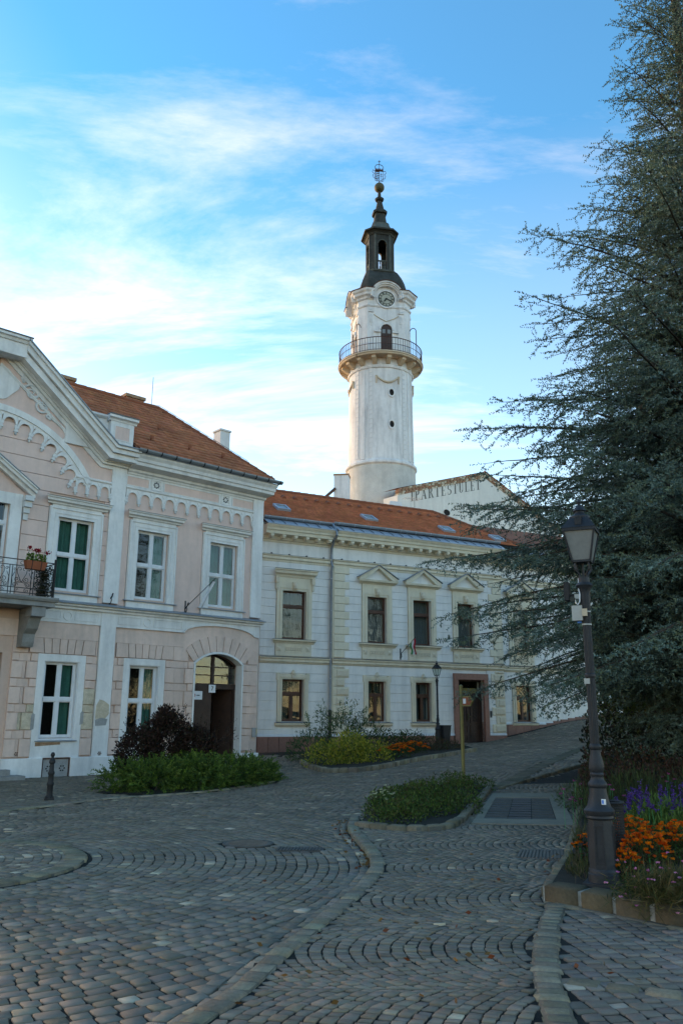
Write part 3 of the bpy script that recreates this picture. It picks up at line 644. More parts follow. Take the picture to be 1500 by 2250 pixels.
# pilasters, plinth
for a, b in ((-.23, .27), (5.38, 5.835), (mir(.27), mir(-.23)), (TL-.005, TL+.45)):
    MB().box(a, b, -.085, .03, 5.14, 9.47).build('pilaster', 'stucco', pkh)
    if a < 5 and a > TL: MB().box(a, b, -.083, .03, .50, 4.86).build('pilaster', 'stucco', pkh)
for x in (0.02, .02): pass
MB().prism([(-.20, 1.62), (.10, 1.60), (.24, 1.78), (.22, 2.05), (.05, 2.16), (-.10, 2.2), (-.2, 2.0)], -.0865, -.08).build('bare_patch', 'raw_plaster', pkh)
MB().prism([(-.18, 1.42), (.16, 1.44), (.20, 1.62), (-.02, 1.66), (-.2, 1.60)], -.0875, -.08).build('bare_patch', 'grey_plaster', pkh)
for a, b in segs(TL-.03, DC-1.0, 0, .5, [(-1.72, -.88, -.1, .55), (TC-1.2, TC+1.2, -.1, .6)]): MB().cbox(a, b, -.13, .03, -.5, .54, .015).build('plinth', 'stucco', pkh)
MB().cbox(DC+1.0, TR+.06, -.13, .03, -.2, .50, .015).build('plinth', 'stucco', pkh)
v = MB().box(-1.70, -.90, -.06, -.03, -.1, .50).build('basement_hatch', 'grey_plaster', pkh); flat_frame(-1.71, -.89, -.12, .53, .03, -.09, -.03, True).build('hatch_frame', 'rust_iron', v)
for cx in (-1.5, -1.1):
    for k in range(6):
        a = k*PI/3; MB().lathe([(.022, 0), (.022, .008)], 8).build('vent_hole', 'room', v, loc=(cx+.07*math.cos(a), -.0605, .24+.07*math.sin(a)), rot=(PI/2, 0, 0))
for tx, zx, yy in ((-2.72, .66, -.024), (-2.45, .66, -.024), (.02, .62, -.085)):
    r = MB()
    for k in range(6): a = k*PI/3; r.lathe([(.018, 0), (.018, .006)], 8, .045*math.cos(a), .045*math.sin(a))
    r.lathe([(.018, 0), (.018, .006)], 8); r.build('vent_rosette', 'rust_iron', pkh, loc=(tx, yy, zx), rot=(PI/2, 0, 0))
MB().box(-3.6, -2.42, -.75, -.13, -.3, .115).box(-3.6, -2.75, -.5, -.13, .115, .27).build('entrance_steps', 'stone_light', pkh)
# ground floor windows
for i, x in enumerate(gws):
    flat_frame(x-.735, x+.735, .54, 3.48, .20, -.045, .10, False).box(x-.535, x+.535, -.0445, .10, .54, .98).build('window_surround', 'stucco', pkh)
    flat_frame(x-.56, x+.56, 1.02, 3.31, .055, -.02, .2, True).build('reveal_frame', 'paint_white', pkh)
    MB().mould([(-.1, 1.0), (.10, .985), (.10, 1.005), (-.1, 1.04)], x-.62, x+.62).build('window_sill', 'zinc', pkh)
    sash_window(pkh, x, 1.0, 1.09, 3.27, 2.18, .11, 'paint_white', 'curtain_green', cur=((.62, .98),))
for x, a, b, cc in ((-2.085, 1.3, 1.78, 'grey_plaster'), (-.61, 1.45, 1.85, 'grey_plaster')): MB().prism([(x-.05, a), (x+.05, a+.04), (x+.055, b-.03), (x, b), (x-.05, b-.06)], -.0475, -.044).build('bare_patch', cc, pkh)
MB().prism([(-1.95, .86), (-1.2, .9), (-1.22, .965), (-1.95, .97)], -.0475, -.044).build('bare_patch', 'brick', pkh)
# upper windows
for x in ups:
    s = flat_frame(x-.88, x+.88, 5.30, 7.93, .30, -.055, .08, False); flat_frame(x-.86, x+.86, 5.30, 7.91, .045, -.085, -.055, False, s); flat_frame(x-.70, x+.70, 5.30, 7.75, .03, -.07, -.055, False, s); s.build('window_surround', 'stucco', pkh)
    MB().box(x-.80, x+.80, -.06, .03, 7.93, 8.0).mould([(-.03, 7.99), (.10, 8.0), (.12, 8.05), (.20, 8.08), (.22, 8.15), (.26, 8.17), (.26, 8.20), (-.03, 8.24)], x-.92, x+.92, .55, .55).build('window_hood', 'stucco', pkh)
    MB().mould([(-.03, 8.2405), (.27, 8.2005), (.28, 8.212), (-.03, 8.262)], x-.93, x+.93, .55, .55).build('hood_flashing', 'zinc', pkh)
    B('apron', 'stucco', pkh, x-.86, x+.86, -.075, .03, 5.06, 5.28); MB().mould([(-.1, 5.30), (.13, 5.275), (.13, 5.30), (-.1, 5.34)], x-.95, x+.95).build('window_sill', 'zinc', pkh)
    sash_window(pkh, x, 1.12, 5.38, 7.64, 6.50, .09, 'paint_white', 'curtain_green', cur=((.02, .98),) if x < 0 else ((.5, .98),) if x < 2 else ((.02, .45), (.55, .98)))
# balcony door with gabled hood
flat_frame(TC-1.1, TC+1.1, 5.05, 8.1, .34, -.06, .1, False).build('door_surround', 'stucco', pkh)
sash_window(pkh, TC, 1.5, 5.06, 8.0, 7.2, .1, 'paint_white', None)
for sg in (1, -1):
    h = MB()
    for d0, d1, o in ((0, .12, .18), (.12, .22, .30), (.22, .27, .36)):
        h.prism([(TC+sg*1.42, 8.02+d0), (TC+sg*1.42, 8.02+d1), (TC, 8.96+d1), (TC, 8.96+d0)], -o, .03)
    h.build('hood_rake', 'stucco', pkh); MB().prism([(TC+sg*1.45, 8.275), (TC+sg*1.45, 8.30), (TC, 9.27), (TC, 9.24)], -.38, .03).build('hood_flashing', 'zinc', pkh)
    c = MB(); x = TC+sg*1.22
    for z0, z1, o, ww in ((7.9, 8.05, .30, .13), (7.72, 7.9, .22, .11), (7.55, 7.72, .14, .09), (7.35, 7.55, .07, .07)): c.box(x-ww, x+ww, -o, .03, z0, z1)
    c.build('console', 'stucco_ornament', pkh)
MB().prism([(TC-1.3, 8.05), (TC+1.3, 8.05), (TC, 8.93)], -.03, .03).build('tympanum', 'pink', pkh)
# ledge between the floors
LP = [(-.03, 4.84), (.10, 4.84), (.10, 4.90), (.20, 4.93), (.20, 4.985), (-.03, 5.03)]
for a, b, kk, ex in ((.30, TR, .55, 0), (TL, mir(.30), 0, 0)): MB().mould(LP, a, b, 0, kk).build('ledge', 'stucco', pkh); MB().mould([(-.03, 5.0305), (.20, 4.986), (.27, 4.986), (.27, 5.01), (.02, 5.10), (-.03, 5.12)], a, b, 0, kk).build('ledge_flashing', 'zinc', pkh)
for a, b in ((TC+1.75, .33), (mir(.33), TC-1.75)):
    MB().mould([(o+.05 if o > 0 else o, zq) for o, zq in LP], a, b, .5, .5).build('ledge', 'stucco', pkh); MB().mould([(-.03, 5.0315), (.25, 4.987), (.33, 4.987), (.33, 5.012), (.05, 5.10), (-.03, 5.121)], a, b, .3, .3).build('ledge_flashing', 'zinc', pkh)
# frieze under the ledge
def frieze(a, b, cs):
    f_ = MB(); f_.box(a, b, -.05, .03, 4.42, 4.84); f_.build('frieze', 'stucco', pkh)
    xs_ = [a+.08]+[q for c in cs for q in (c-.22, c+.22)]+[b-.08]
    for p, q in zip(xs_[::2], xs_[1::2]): flat_frame(p, q, 4.51, 4.77, .025, -.066, -.05).build('frieze_panel', 'stucco', pkh)
    for c in cs: MB().arc(c, 4.64, .10, .15, 0, 2*PI, 20, -.075, -.05).build('frieze_ring', 'stucco', pkh)
frieze(.27, DC-1.45, [1.37]); frieze(-2.4, -.23, [-1.3]); frieze(mir(-.23), mir(-2.4), [mir(-1.3)]); frieze(TL+.02, mir(.27), [mir(1.37), mir(4.0)])
P = [(DC-1.45, 4.42)]+[(DC+1.42*math.sin(a), 4.42+.30*math.cos(a)) for a in np.linspace(-1.45, 1.45, 14)]+[(TR, 4.42), (TR, 4.84), (DC-1.45, 4.84)]; MB().prism(P, -.05, .03).build('frieze', 'stucco', pkh)
Q = [(DC+1.42*math.sin(a), 4.42+.30*math.cos(a)) for a in np.linspace(-1.45, 1.45, 16)]; mm = MB()
for a, b in zip(Q[:-1], Q[1:]): mm.prism([a, b, (b[0], b[1]+.05), (a[0], a[1]+.05)], -.08, -.045)
mm.build('arch_moulding', 'stucco', pkh); MB().box(.27, DC-1.42, -.08, -.045, 4.41, 4.455).build('frieze_moulding', 'stucco', pkh)
# arched corbel frieze: one arch mesh, copied
AW = .468
ar = MB(); r_i, r_o = .165, AW/2
P = [(-r_o, -.10), (-r_o, .31), (r_o, .31), (r_o, -.10), (r_i, -.10)]+[(r_i*math.cos(a), r_i*math.sin(a)) for a in np.linspace(0, PI, 11)]+[(-r_i, -.10)]
ar.prism(P, -.045, .0); ar.arc(0, 0, r_i, r_i+.03, 0, PI, 10, -.07, -.045); ar.prism([(r_o-.07, .25), (r_o+.07, .25), (r_o, .14)], -.06, -.044)
ar_me = ar.mesh('frieze_arch', 'stucco')
cb = MB().box(-.055, .055, -.075, 0, -.10, -.04).box(-.045, .045, -.065, 0, -.16, -.10).box(-.06, .06, -.085, 0, -.21, -.16).lathe([(.012, -.30), (.035, -.27), (.04, -.23), (.02, -.20)], 8, 0, -.04); cb_me = cb.mesh('corbel', 'stucco_ornament')
def arch_run(a, b, n):
    s = (b-a)/n
    for i in range(n): link('frieze_arch', ar_me, pkh, (a+s*(i+.5), -.012, 8.66), None, (s/AW, 1, 1))
    for i in range(n+1): link('corbel', cb_me, pkh, (a+s*i, -.012, 8.68))
arch_run(.31, 5.37, 11); arch_run(TL+.47, mir(.31), 11); arch_run(-1.42, -.25, 3); arch_run(mir(-.25), mir(-1.42), 3)
nb = 13
for i in range(nb+1):
    a = -1.02+2.04*i/nb; x, zq = TC+2.98*math.sin(a), 7.09+2.98*math.cos(a)
    link('corbel', cb_me, pkh, (x, -.014, zq+.19), (0, a*.35, 0))
    if i < nb:
        a = -1.02+2.04*(i+.5)/nb; link('frieze_arch', ar_me, pkh, (TC+3.06*math.sin(a), -.0145, 7.09+3.06*math.cos(a)+.12), (0, a, 0), (1.0, 1, 1))
MB().arc(TC, 7.09, 3.38, 3.46, PI/2-1.06, PI/2+1.06, 28, -.06, .02).arc(TC, 7.09, 3.46, 3.62, PI/2-1.06, PI/2+1.06, 28, -.10, .02).arc(TC, 7.09, 3.62, 3.67, PI/2-1.06, PI/2+1.06, 28, -.07, .02).build('great_arch', 'stucco', pkh, smooth=True)
for a, b in ((.27, 5.38), (-1.45, -.23), (mir(-.23), mir(-1.45)), (TL+.45, mir(.27))): MB().mould([(-.02, 8.94), (.07, 8.94), (.10, 8.97), (.10, 9.01), (.06, 9.035), (-.02, 9.035)], a, b).build('string_moulding', 'stucco', pkh)
# cornice frieze with panels and pierced rosettes
for a, b, roz in ((.27, TR, (1.40, 4.18)), (TL, mir(.27), (mir(1.4), mir(4.18)))):
    B('cornice_frieze', 'stucco', pkh, a, b, -.03, .03, 9.04, 9.50)
    xs_ = [a+.05]+[q for c in sorted(roz) for q in (c-.30, c+.30)]+[b-.08]
    for p, q in zip(xs_[::2], xs_[1::2]): MB().box(p, q, -.034, -.028, 9.08, 9.36).build('frieze_field', 'pink', pkh); flat_frame(p-.03, q+.03, 9.05, 9.39, .03, -.05, -.03).build('frieze_panel', 'stucco', pkh)
    for c in roz:
        flat_frame(c-.19, c+.19, 9.05, 9.43, .05, -.06, -.03).build('rosette_frame', 'stucco', pkh)
        for k in range(8): q = k*PI/4; MB().lathe([(.028, 0), (.028, .006)], 8).build('rosette_hole', 'room', pkh, loc=(c+.085*math.cos(q), -.0305, 9.24+.085*math.sin(q)), rot=(PI/2, 0, 0))
        MB().lathe([(.03, 0), (.02, .02)], 8).build('rosette_boss', 'stucco', pkh, loc=(c, -.03, 9.24), rot=(PI/2, 0, 0))
CP = [(-.02, 9.44), (.06, 9.44), (.08, 9.50), (.14, 9.53), (.16, 9.60), (.44, 9.68), (.46, 9.78), (.50, 9.80), (.52, 9.90), (.58, 9.98), (.60, 10.04), (-.02, 10.10)]
for a, b, k0, k1 in ((.30, TR, 0, .45), (TL, mir(.30), .45, 0)):
    MB().mould(CP, a, b, k0, k1).build('cornice', 'stucco', pkh); MB().mould([(-.02, 10.1005), (.60, 10.041), (.64, 10.041), (.64, 10.055), (-.02, 10.13)], a, b, k0, k1).build('cornice_flashing', 'zinc', pkh)
# raking cornice of the gable
XF = 3.53
for sg in (1, -1):
    for d0, d1, o, mt in ((-.26, -.10, .06, 'stucco'), (-.10, 0., .14, 'stucco'), (0., .06, .20, 'stucco'), (.06, .30, .48, 'stucco'), (.30, .50, .58, 'stucco'), (.50, .62, .66, 'stucco'), (.62, .66, .70, 'zinc')):
        lo = [(TC+sg*.02, gz_(TC)+d0), (TC+sg*(XF+.3*d0), 9.46+(d0+.26)*.75), (TC+sg*(4.39+max(0, o-.2)*.35), 9.46+(d0+.26)*.75)]
        hi = [(TC+sg*.02, gz_(TC)+d1), (TC+sg*(XF+.3*d1), 9.46+(d1+.26)*.75), (TC+sg*(4.39+max(0, o-.2)*.35), 9.46+(d1+.26)*.75)]
        if d1 > .31: xa = .60; lo[0] = (TC+sg*xa, gz_(TC+xa)+d0); hi[0] = (TC+sg*xa, gz_(TC+xa)+d1)
        yb = .02 if d0 < .3 else .35
        MB().prism([lo[0], lo[1], hi[1], hi[0]], -o, yb).prism([lo[1], lo[2], hi[2], hi[1]], -o-.0003, yb-.0003).build('raking_cornice' if mt == 'stucco' else 'rake_flashing', mt, pkh)
g = MB().box(TC-.62, TC+.62, -.52, .3, 12.2, 12.62).mould([(-.3, 12.62), (.56, 12.62), (.60, 12.70), (.66, 12.72), (.66, 12.80), (-.3, 12.84)], TC-.62, TC+.62, .12, .12); g.build('gable_pedestal', 'stucco', pkh)
MB().mould([(-.3, 12.8405), (.68, 12.8005), (.70, 12.83), (-.3, 12.875)], TC-.62, TC+.62, .14, .14).build('pedestal_flashing', 'zinc', pkh)
# cartouche and scrollwork in the gable
def spiral(cx, cz, r0, turns, a0, sgn, n=26): return [(cx+r0*(1-.86*i/n)*math.cos(a0+sgn*turns*2*PI*i/n), -.035, cz+r0*(1-.86*i/n)*math.sin(a0+sgn*turns*2*PI*i/n)) for i in range(n+1)]
P = [(TC+.62*math.cos(a)*(1+.07*math.cos(5*a)), 11.42+.50*math.sin(a)*(1+.07*math.cos(5*a))) for a in np.linspace(0, 2*PI, 40, endpoint=False)]; MB().prism(P, -.05, .0).build('cartouche', 'stucco', pkh)
for sg in (1, -1):
    o_ = MB()
    for cx, cz, r, tn, a0, s_ in ((1.05, 11.33, .26, 1.6, 2.4, -1), (1.42, 10.95, .22, 1.5, 2.0, 1), (.80, 11.72, .14, 1.3, 0, 1), (1.62, 10.72, .10, 1.2, 1., -1)):
        o_.tube([(TC+sg*(p[0]), p[1], p[2]) for p in spiral(cx, cz, r, tn, a0, s_)], [.042*(1-.5*i/26) for i in range(27)], 5)
    for k in range(16):
        q = k/15; o_.lathe([(.01, .0), (.05, .02), (.035, .05), (.0, .065)], 6, 0, 0)
        nn = 4*6; vv = o_.v[-nn:]; cx, cz = TC+sg*(.72+1.05*q+random.uniform(-.10, .10)), 11.62-.95*q+random.uniform(-.14, .10); o_.v[-nn:] = [(cx+a*1.1, -b_z if False else -c_, cz+b_) for (a, b_, c_) in vv]
    o_.tube([(TC+sg*1.62, -.03, 10.74), (TC+sg*1.78, -.03, 10.62), (TC+sg*1.9, -.03, 10.56)], .022, 5)
    o_.build('scrollwork', 'stucco_ornament', pkh)
    rk = MB()                                          # inner moulding that follows the rake and curls at its foot
    Pm = [(TC+sg*.03, 12.0), (TC+sg*2.15, 10.42), (TC+sg*2.27, 10.22), (TC+sg*2.2, 10.06), (TC+sg*2.05, 10.0)]
    rk.tube([(x, -.02, zq) for x, zq in Pm], .055, 6); rk.build('panel_moulding', 'stucco', pkh)
# pedestal at the gable foot
pd = MB().box(-.52, .30, -.30, .40, 10.0, 11.02).mould([(-.4, 11.02), (.32, 11.02), (.34, 11.08), (.42, 11.12), (.42, 11.20), (-.4, 11.24)], -.52, .30, .25, .25); pd.build('parapet_pedestal', 'stucco', pkh)
MB().mould([(-.4, 11.2405), (.43, 11.2005), (.45, 11.235), (-.4, 11.29)], -.52, .30, .26, .26).build('pedestal_flashing', 'zinc', pkh)
B('pedestal_panel', 'pink', pkh, -.36, .14, -.304, -.295, 10.42, 10.86); flat_frame(-.39, .17, 10.39, 10.89, .03, -.315, -.29).build('pedestal_frame', 'stucco', pkh)
pw = MB().box(-1.9, -.52, -.10, .40, 10.0, 11.08).mould([(-.4, 11.08), (.12, 11.08), (.2, 11.14), (.2, 11.2), (-.4, 11.22)], -1.9, -.53); pw.build('parapet', 'stucco', pkh); B('pedestal_panel', 'pink', pkh, -1.3, -.7, -.104, -.095, 10.42, 10.9)
# roof: hipped, with rows of flat tiles
EZ, EO, RP = 10.19, .52, R_(40); tn = math.tan(RP); RY = 3.22; RZ = EZ+(EO+RY)*tn
RT = 3.05; ET = 6.08
def roof_tiles(parent, plane, rows, row_h, tw, tl_over, inside, n_parts, stuffname='tile_field', tone=(1, 1, 1), lift=.0):
    """plane(u,s)->xyz : u along the eave, s up the slope"""
    cells = []
    for r in range(rows):
        u = inside[0]-random.random()*tw
        while u < inside[1]:
            if inside[2](u+tw/2, (r+.5)*row_h): cells.append((u, r*row_h))
            u += tw
    def tile(u, s):
        e = .004; j = random.uniform(-.003, .003); A = []
        for uu, ss, hh in ((u+e, s-.01, .052), (u+tw-e, s-.01, .052), (u+tw-e, s+row_h*1.06, .008), (u+e, s+row_h*1.06, .008)): A.append((uu, ss, hh+j))
        return [plane(uu, ss, hh) for uu, ss, hh in A]+[plane(uu, ss, hh-.040) for uu, ss, hh in A[:2]]
    TF = [(0, 1, 2, 3), (4, 5, 1, 0)]
    def colr(n): return np.clip(np.array(tone)*rng.uniform(.86, 1.14, (n, 1))*(1+rng.normal(0, .03, (n, 3))), .3, 1.6)
    cells.sort(key=lambda c: c[1]); main, rest = cells[:n_parts], cells[n_parts:]
    for u, s in main: V = np.array(tile(u, s)); link('roof_tile', mesh_np('roof_tile', V, np.array(TF), 'tile', np.repeat(colr(1), 6, 0)), parent)
    if rest:
        V = np.array([tile(u, s) for u, s in rest]).reshape(-1, 3); F = (np.array(TF)[None]+(np.arange(len(rest))*6)[:, None, None]).reshape(-1, 4); tag(link(stuffname, mesh_np(stuffname, V, F, 'tile', np.repeat(colr(len(rest)), 6, 0)), parent), kind='stuff')
LTm = 2*TC-ET; LTr = 2*TC-RT
GX1, GX0, GYB = .34, mir(.34), .38; GZB = EZ+(EO+GYB)*tn
rd = MB().add([(LTm, -EO, EZ), (ET, -EO, EZ), (ET, 2*RY+EO, EZ), (LTm, 2*RY+EO, EZ), (LTr, RY, RZ), (RT, RY, RZ), (GX0, -EO, EZ), (GX0, GYB, GZB), (GX1, GYB, GZB), (GX1, -EO, EZ)], [(0, 6, 7, 8, 9, 1, 5, 4), (1, 2, 5), (2, 3, 4, 5), (3, 0, 4)]); roof = rd.build('roof', 'tile_dark', pkh)
SL = (RY+EO)/math.cos(RP)
fp = lambda u, s, h: (u, -EO+s*math.cos(RP)-h*math.sin(RP), EZ+s*math.sin(RP)+h*math.cos(RP))
roof_tiles(roof, fp, int(SL/.27), .27, .22, 0, (-3.6, ET, lambda u, s: u < ET-(ET-RT)*s/SL-.02 and (u > GX1+.1 or -EO+s*math.cos(RP) > GYB+.12)), 300)
hp = R_(0); hl = math.hypot(ET-RT, RZ-EZ); hdx, hdz = (RT-ET)/hl, (RZ-EZ)/hl
hpl = lambda u, s, h: (ET+s*hdx+h*hdz, u, EZ+s*hdz-h*hdx)
roof_tiles(roof, hpl, int(hl/.27), .27, .22, 0, (-EO, 2*RY+EO, lambda u, s: -EO+(RY+EO)*s/hl < u < 2*RY+EO-(RY+EO)*s/hl), 0)
def ridge(p, q, n, parent, r=.10):
    p, q = Vector(p), Vector(q); d = (q-p)/n
    for i in range(n): MB().tube([p+d*i-d*.04, p+d*(i+1)], [r*1.12, r*.95], 8).build('ridge_tile', 'tile_dark', parent)
ridge((ET-.1, -EO+.1, EZ+.04), (RT, RY, RZ+.02), 14, roof); ridge((RT, RY, RZ+.02), (-4.5, RY, RZ+.02), 20, roof)
gt = MB(); gr = .105
pr = [(-EO-.13+gr*math.cos(a), EZ-.02+gr*math.sin(a)) for a in np.linspace(PI, 2*PI, 9)]+[(-EO-.13+(gr-.012)*math.cos(a), EZ-.02+(gr-.012)*math.sin(a)) for a in np.linspace(2*PI, PI, 9)]
n = len(pr); x0, x1 = .33, 6.22
gt.add([(x0, y, zq) for y, zq in pr]+[(x1, y, zq) for y, zq in pr], [tuple(range(n)), tuple(range(2*n-1, n-1, -1))]+[(i, (i+1) % n, (i+1) % n+n, i+n) for i in range(n)]); gu = gt.build('rain_gutter', 'zinc', pkh)
for k in range(11): xx = .6+k*.55; MB().arc(0, 0, gr+.002, gr+.014, PI, 2*PI, 8, -.018, .018).build('gutter_bracket', 'iron_grey', gu, loc=(xx, -EO-.13, EZ-.02), rot=(0, 0, PI/2))
for k, (u, s) in enumerate(((1.2, 1.0), (2.7, 1.0), (4.1, 1.0), (2.0, 2.3))):
    p = fp(u, s, .03); MB().box(-.012, .012, -.10, .0, 0, .16).box(-.07, .07, -.105, -.085, .05, .15).build('snow_guard', 'tile_dark', roof, loc=p)
# chimneys
for tx, yy, w_, zt in ((-.75, RY+.3, .36, 13.62), (2.05, RY+.3, .36, 13.62)):
    c = MB().box(tx-w_, tx+w_, yy-.3, yy+.3, 12.4, zt-.12).build('chimney', 'chimney_brick', pkh); MB().box(tx-w_-.06, tx+w_+.06, yy-.36, yy+.36, zt-.12, zt).build('chimney_cap', 'brick', c)
c = MB().box(5.3, 5.75, 2.2, 2.7, 10.6, 12.75).build('chimney', 'stucco', pkh); MB().box(5.26, 5.79, 2.16, 2.74, 12.75, 12.82).build('chimney_cap', 'stucco', c)
MB().tube([(2.75, RY, RZ), (2.75, RY, RZ+1.25)], .012, 5).tube([(2.75, RY, RZ+.12), (3.05, RY-.1, RZ+.12), (ET-.6, .5, 11.1)], .009, 4).build('lightning_rod', 'iron_grey', pkh)
# double door in the arch, one leaf open inwards
dr = MB(); yd = .30
dr.box(DC-.94, DC+.94, yd, yd+.10, 2.62, 2.80).box(DC-.94, DC-.86, yd, yd+.1, .34, 2.62).box(DC+.86, DC+.94, yd, yd+.1, .34, 2.62); door = dr.build('door', 'door_brown', pkh)
lf = MB().box(DC-.86, DC-.02, yd+.02, yd+.07, .36, 2.62)
for za, zb in ((.5, 1.0), (1.1, 1.75), (1.85, 2.5)): lf.box(DC-.76, DC-.12, yd, yd+.02, za, zb)
lf.build('door_leaf', 'door_brown', door)
MB().box(0, .82, -.025, .025, .36, 2.62).box(.1, .72, -.045, -.025, .5, 1.0).box(.1, .72, -.045, -.025, 1.1, 1.75).box(.1, .72, -.045, -.025, 1.85, 2.5).build('door_leaf', 'door_brown', door, loc=(DC+.84, yd+.06, 0), rot=(0, 0, R_(108)))
fl = MB(); arcp = [(DC+(DRAD-.0)*math.sin(a), DZC+(DRAD-.0)*math.cos(a)) for a in np.linspace(-math.asin(.94/DRAD), math.asin(.94/DRAD), 14)]
fl.prism([(DC-.92, 2.8)]+arcp+[(DC+.92, 2.8)], yd+.05, yd+.055); fl.build('fanlight_pane', 'glass', door)
b = MB().box(DC-.05, DC+.05, yd, yd+.09, 2.8, 3.78)
for zq in (3.08, 3.36): b.box(DC-.9, DC-.05, yd+.02, yd+.06, zq-.018, zq+.018).box(DC+.05, DC+.9, yd+.02, yd+.06, zq-.018, zq+.018)
b.arc(DC, DZC, DRAD-.07, DRAD, PI/2-math.asin(.94/DRAD), PI/2+math.asin(.94/DRAD), 14, yd, yd+.09); b.build('fanlight_bars', 'door_brown', door)
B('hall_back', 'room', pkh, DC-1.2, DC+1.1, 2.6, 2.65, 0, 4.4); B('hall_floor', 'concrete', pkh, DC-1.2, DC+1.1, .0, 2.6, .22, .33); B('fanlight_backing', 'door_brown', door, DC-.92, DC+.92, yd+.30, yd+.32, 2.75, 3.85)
def text_mesh(txt, size, mat, name):
    cu = bpy.data.curves.new(name, 'FONT'); cu.body = txt; cu.size = size; cu.align_x = 'CENTER'; cu.align_y = 'CENTER'; cu.extrude = .002
    ob = bpy.data.objects.new(name, cu); COL.objects.link(ob); dg = bpy.context.evaluated_depsgraph_get(); me = bpy.data.meshes.new_from_object(ob.evaluated_get(dg)); me.materials.clear(); me.materials.append(MAT[mat]); bpy.data.objects.remove(ob); return me
pn = B('number_plate', 'plastic_white', pkh, DC-.16, DC+.10, yd-.03, yd-.005, 2.50, 2.76); link('numeral', text_mesh('7', .2, 'iron', 'numeral'), pn, (DC-.03, yd-.033, 2.63), (PI/2, 0, 0))
pq = B('notice_plate', 'plastic_white', pkh, DC-.90, DC-.42, yd-.035, yd-.01, 2.26, 2.54); MB().arc(DC-.74, 2.40, .03, .055, 0, 2*PI, 12, yd-.04, yd-.035).build('plate_emblem', 'red_mark', pq); B('plate_line', 'iron', pq, DC-.64, DC-.52, yd-.0385, yd-.035, 2.385, 2.415)
ib = B('intercom', 'grey_plaster', pkh, 5.62, 5.80, -.095, -.062, 1.02, 1.34); B('intercom_mark', 'yellow_mark', ib, 5.785, 5.802, -.097, -.094, 1.1, 1.3)
B('threshold', 'stone_light', pkh, DC-1.0, DC+1.0, -.25, .3, .0, .335)
# balcony under the gable
sb = MB().box(TC-1.95, TC+1.95, -1.05, .03, 4.72, 4.86).mould([(-.03, 4.86), (1.10, 4.86), (1.14, 4.93), (1.14, 4.98), (-.03, 5.0)], TC-1.95, TC+1.95, .06, .06); bal = sb.build('balcony', 'stone_light', pkh)
for sg in (1, -1):
    x = TC+sg*1.52; P = [(.0, 4.72), (-.95, 4.72), (-.95, 4.48), (-.78, 4.40), (-.62, 4.12), (-.45, 3.98), (-.42, 3.75), (-.36, 3.62), (.0, 3.62)]
    n = len(P); MB().add([(x-.17, y, zq) for y, zq in P]+[(x+.17, y, zq) for y, zq in P], [tuple(range(n)), tuple(range(2*n-1, n-1, -1))]+[(i, (i+1) % n, (i+1) % n+n, i+n) for i in range(n)]).box(x-.20, x+.20, -1.0, -.55, 4.44, 4.70).build('balcony_bracket', 'stone_light', bal)
zt, zb, zf = 5.98, 5.02, -1.0
def rail_panel(p0, p1, parent):
    """wrought iron panel with heart scrolls between two points of the balcony edge"""
    d = np.array(p1)-np.array(p0); Ln = np.linalg.norm(d); e = d/Ln; T = lambda s, zq: (p0[0]+e[0]*s, p0[1]+e[1]*s, zq); q = MB()
    for zq, r in ((zt, .018), (zt-.17, .014), (zb+.17, .014), (zb+.04, .014)): q.tube([T(0, zq), T(Ln, zq)], r, 4)
    for s in (.04, Ln-.04): q.tube([T(s, zb-.03), T(s, zt-.17)], .012, 4)
    c = Ln/2
    def sp(cx, cz, r, tn_, a0, s_, n=16): return [T(cx+r*(1-.8*i/n)*math.cos(a0+s_*tn_*2*PI*i/n), cz+r*(1-.8*i/n)*math.sin(a0+s_*tn_*2*PI*i/n)) for i in range(n+1)]
    for g_ in (1, -1):
        q.tube([T(c, zb+.32), T(c+g_*.06, zb+.44), T(c+g_*.13, zb+.58), T(c+g_*.14, zb+.68), T(c+g_*.09, zb+.75), T(c+g_*.03, zb+.72), T(c+g_*.03, zb+.67), T(c+g_*.07, zb+.66)], .009, 4)
        q.tube(sp(c+g_*.13, zb+.40, .085, 1.3, PI/2+g_*PI/2, g_), .009, 4); q.tube(sp(c+g_*.17, zb+.24, .075, 1.3, PI/2+g_*PI/2, -g_), .009, 4); q.tube(sp(c+g_*.20, zb+.68, .05, 1.2, 0, g_), .008, 4)
        q.tube([T(c, zb+.32), T(c+g_*.10, zb+.30), T(c+g_*.24, zb+.20), T(c+g_*.27, zb+.45), T(c+g_*.2, zb+.60)], .008, 4); q.tube(sp(c+g_*.12, zb+.105, .05, 1.2, 0, -g_), .007, 4)
    q.tube([T(c+.07*math.cos(a), zt-.085+.05*math.sin(a)) for a in np.linspace(0, 2*PI, 12)], .009, 4)
    return q.build('railing_panel', 'iron', parent)
xe = TC+1.88
for k in range(6): rail_panel((TC-1.88+3.76*k/6, zf), (TC-1.88+3.76*(k+1)/6, zf), bal)
rail_panel((xe, zf), (xe, -.45), bal); rail_panel((xe, -.45), (xe, -.03), bal); rail_panel((TC-1.88, zf), (TC-1.88, -.45), bal)
for x in (xe, TC-1.88): MB().box(x-.025, x+.025, zf-.025, zf+.025, 5.0, 6.10).build('railing_post', 'iron', bal)
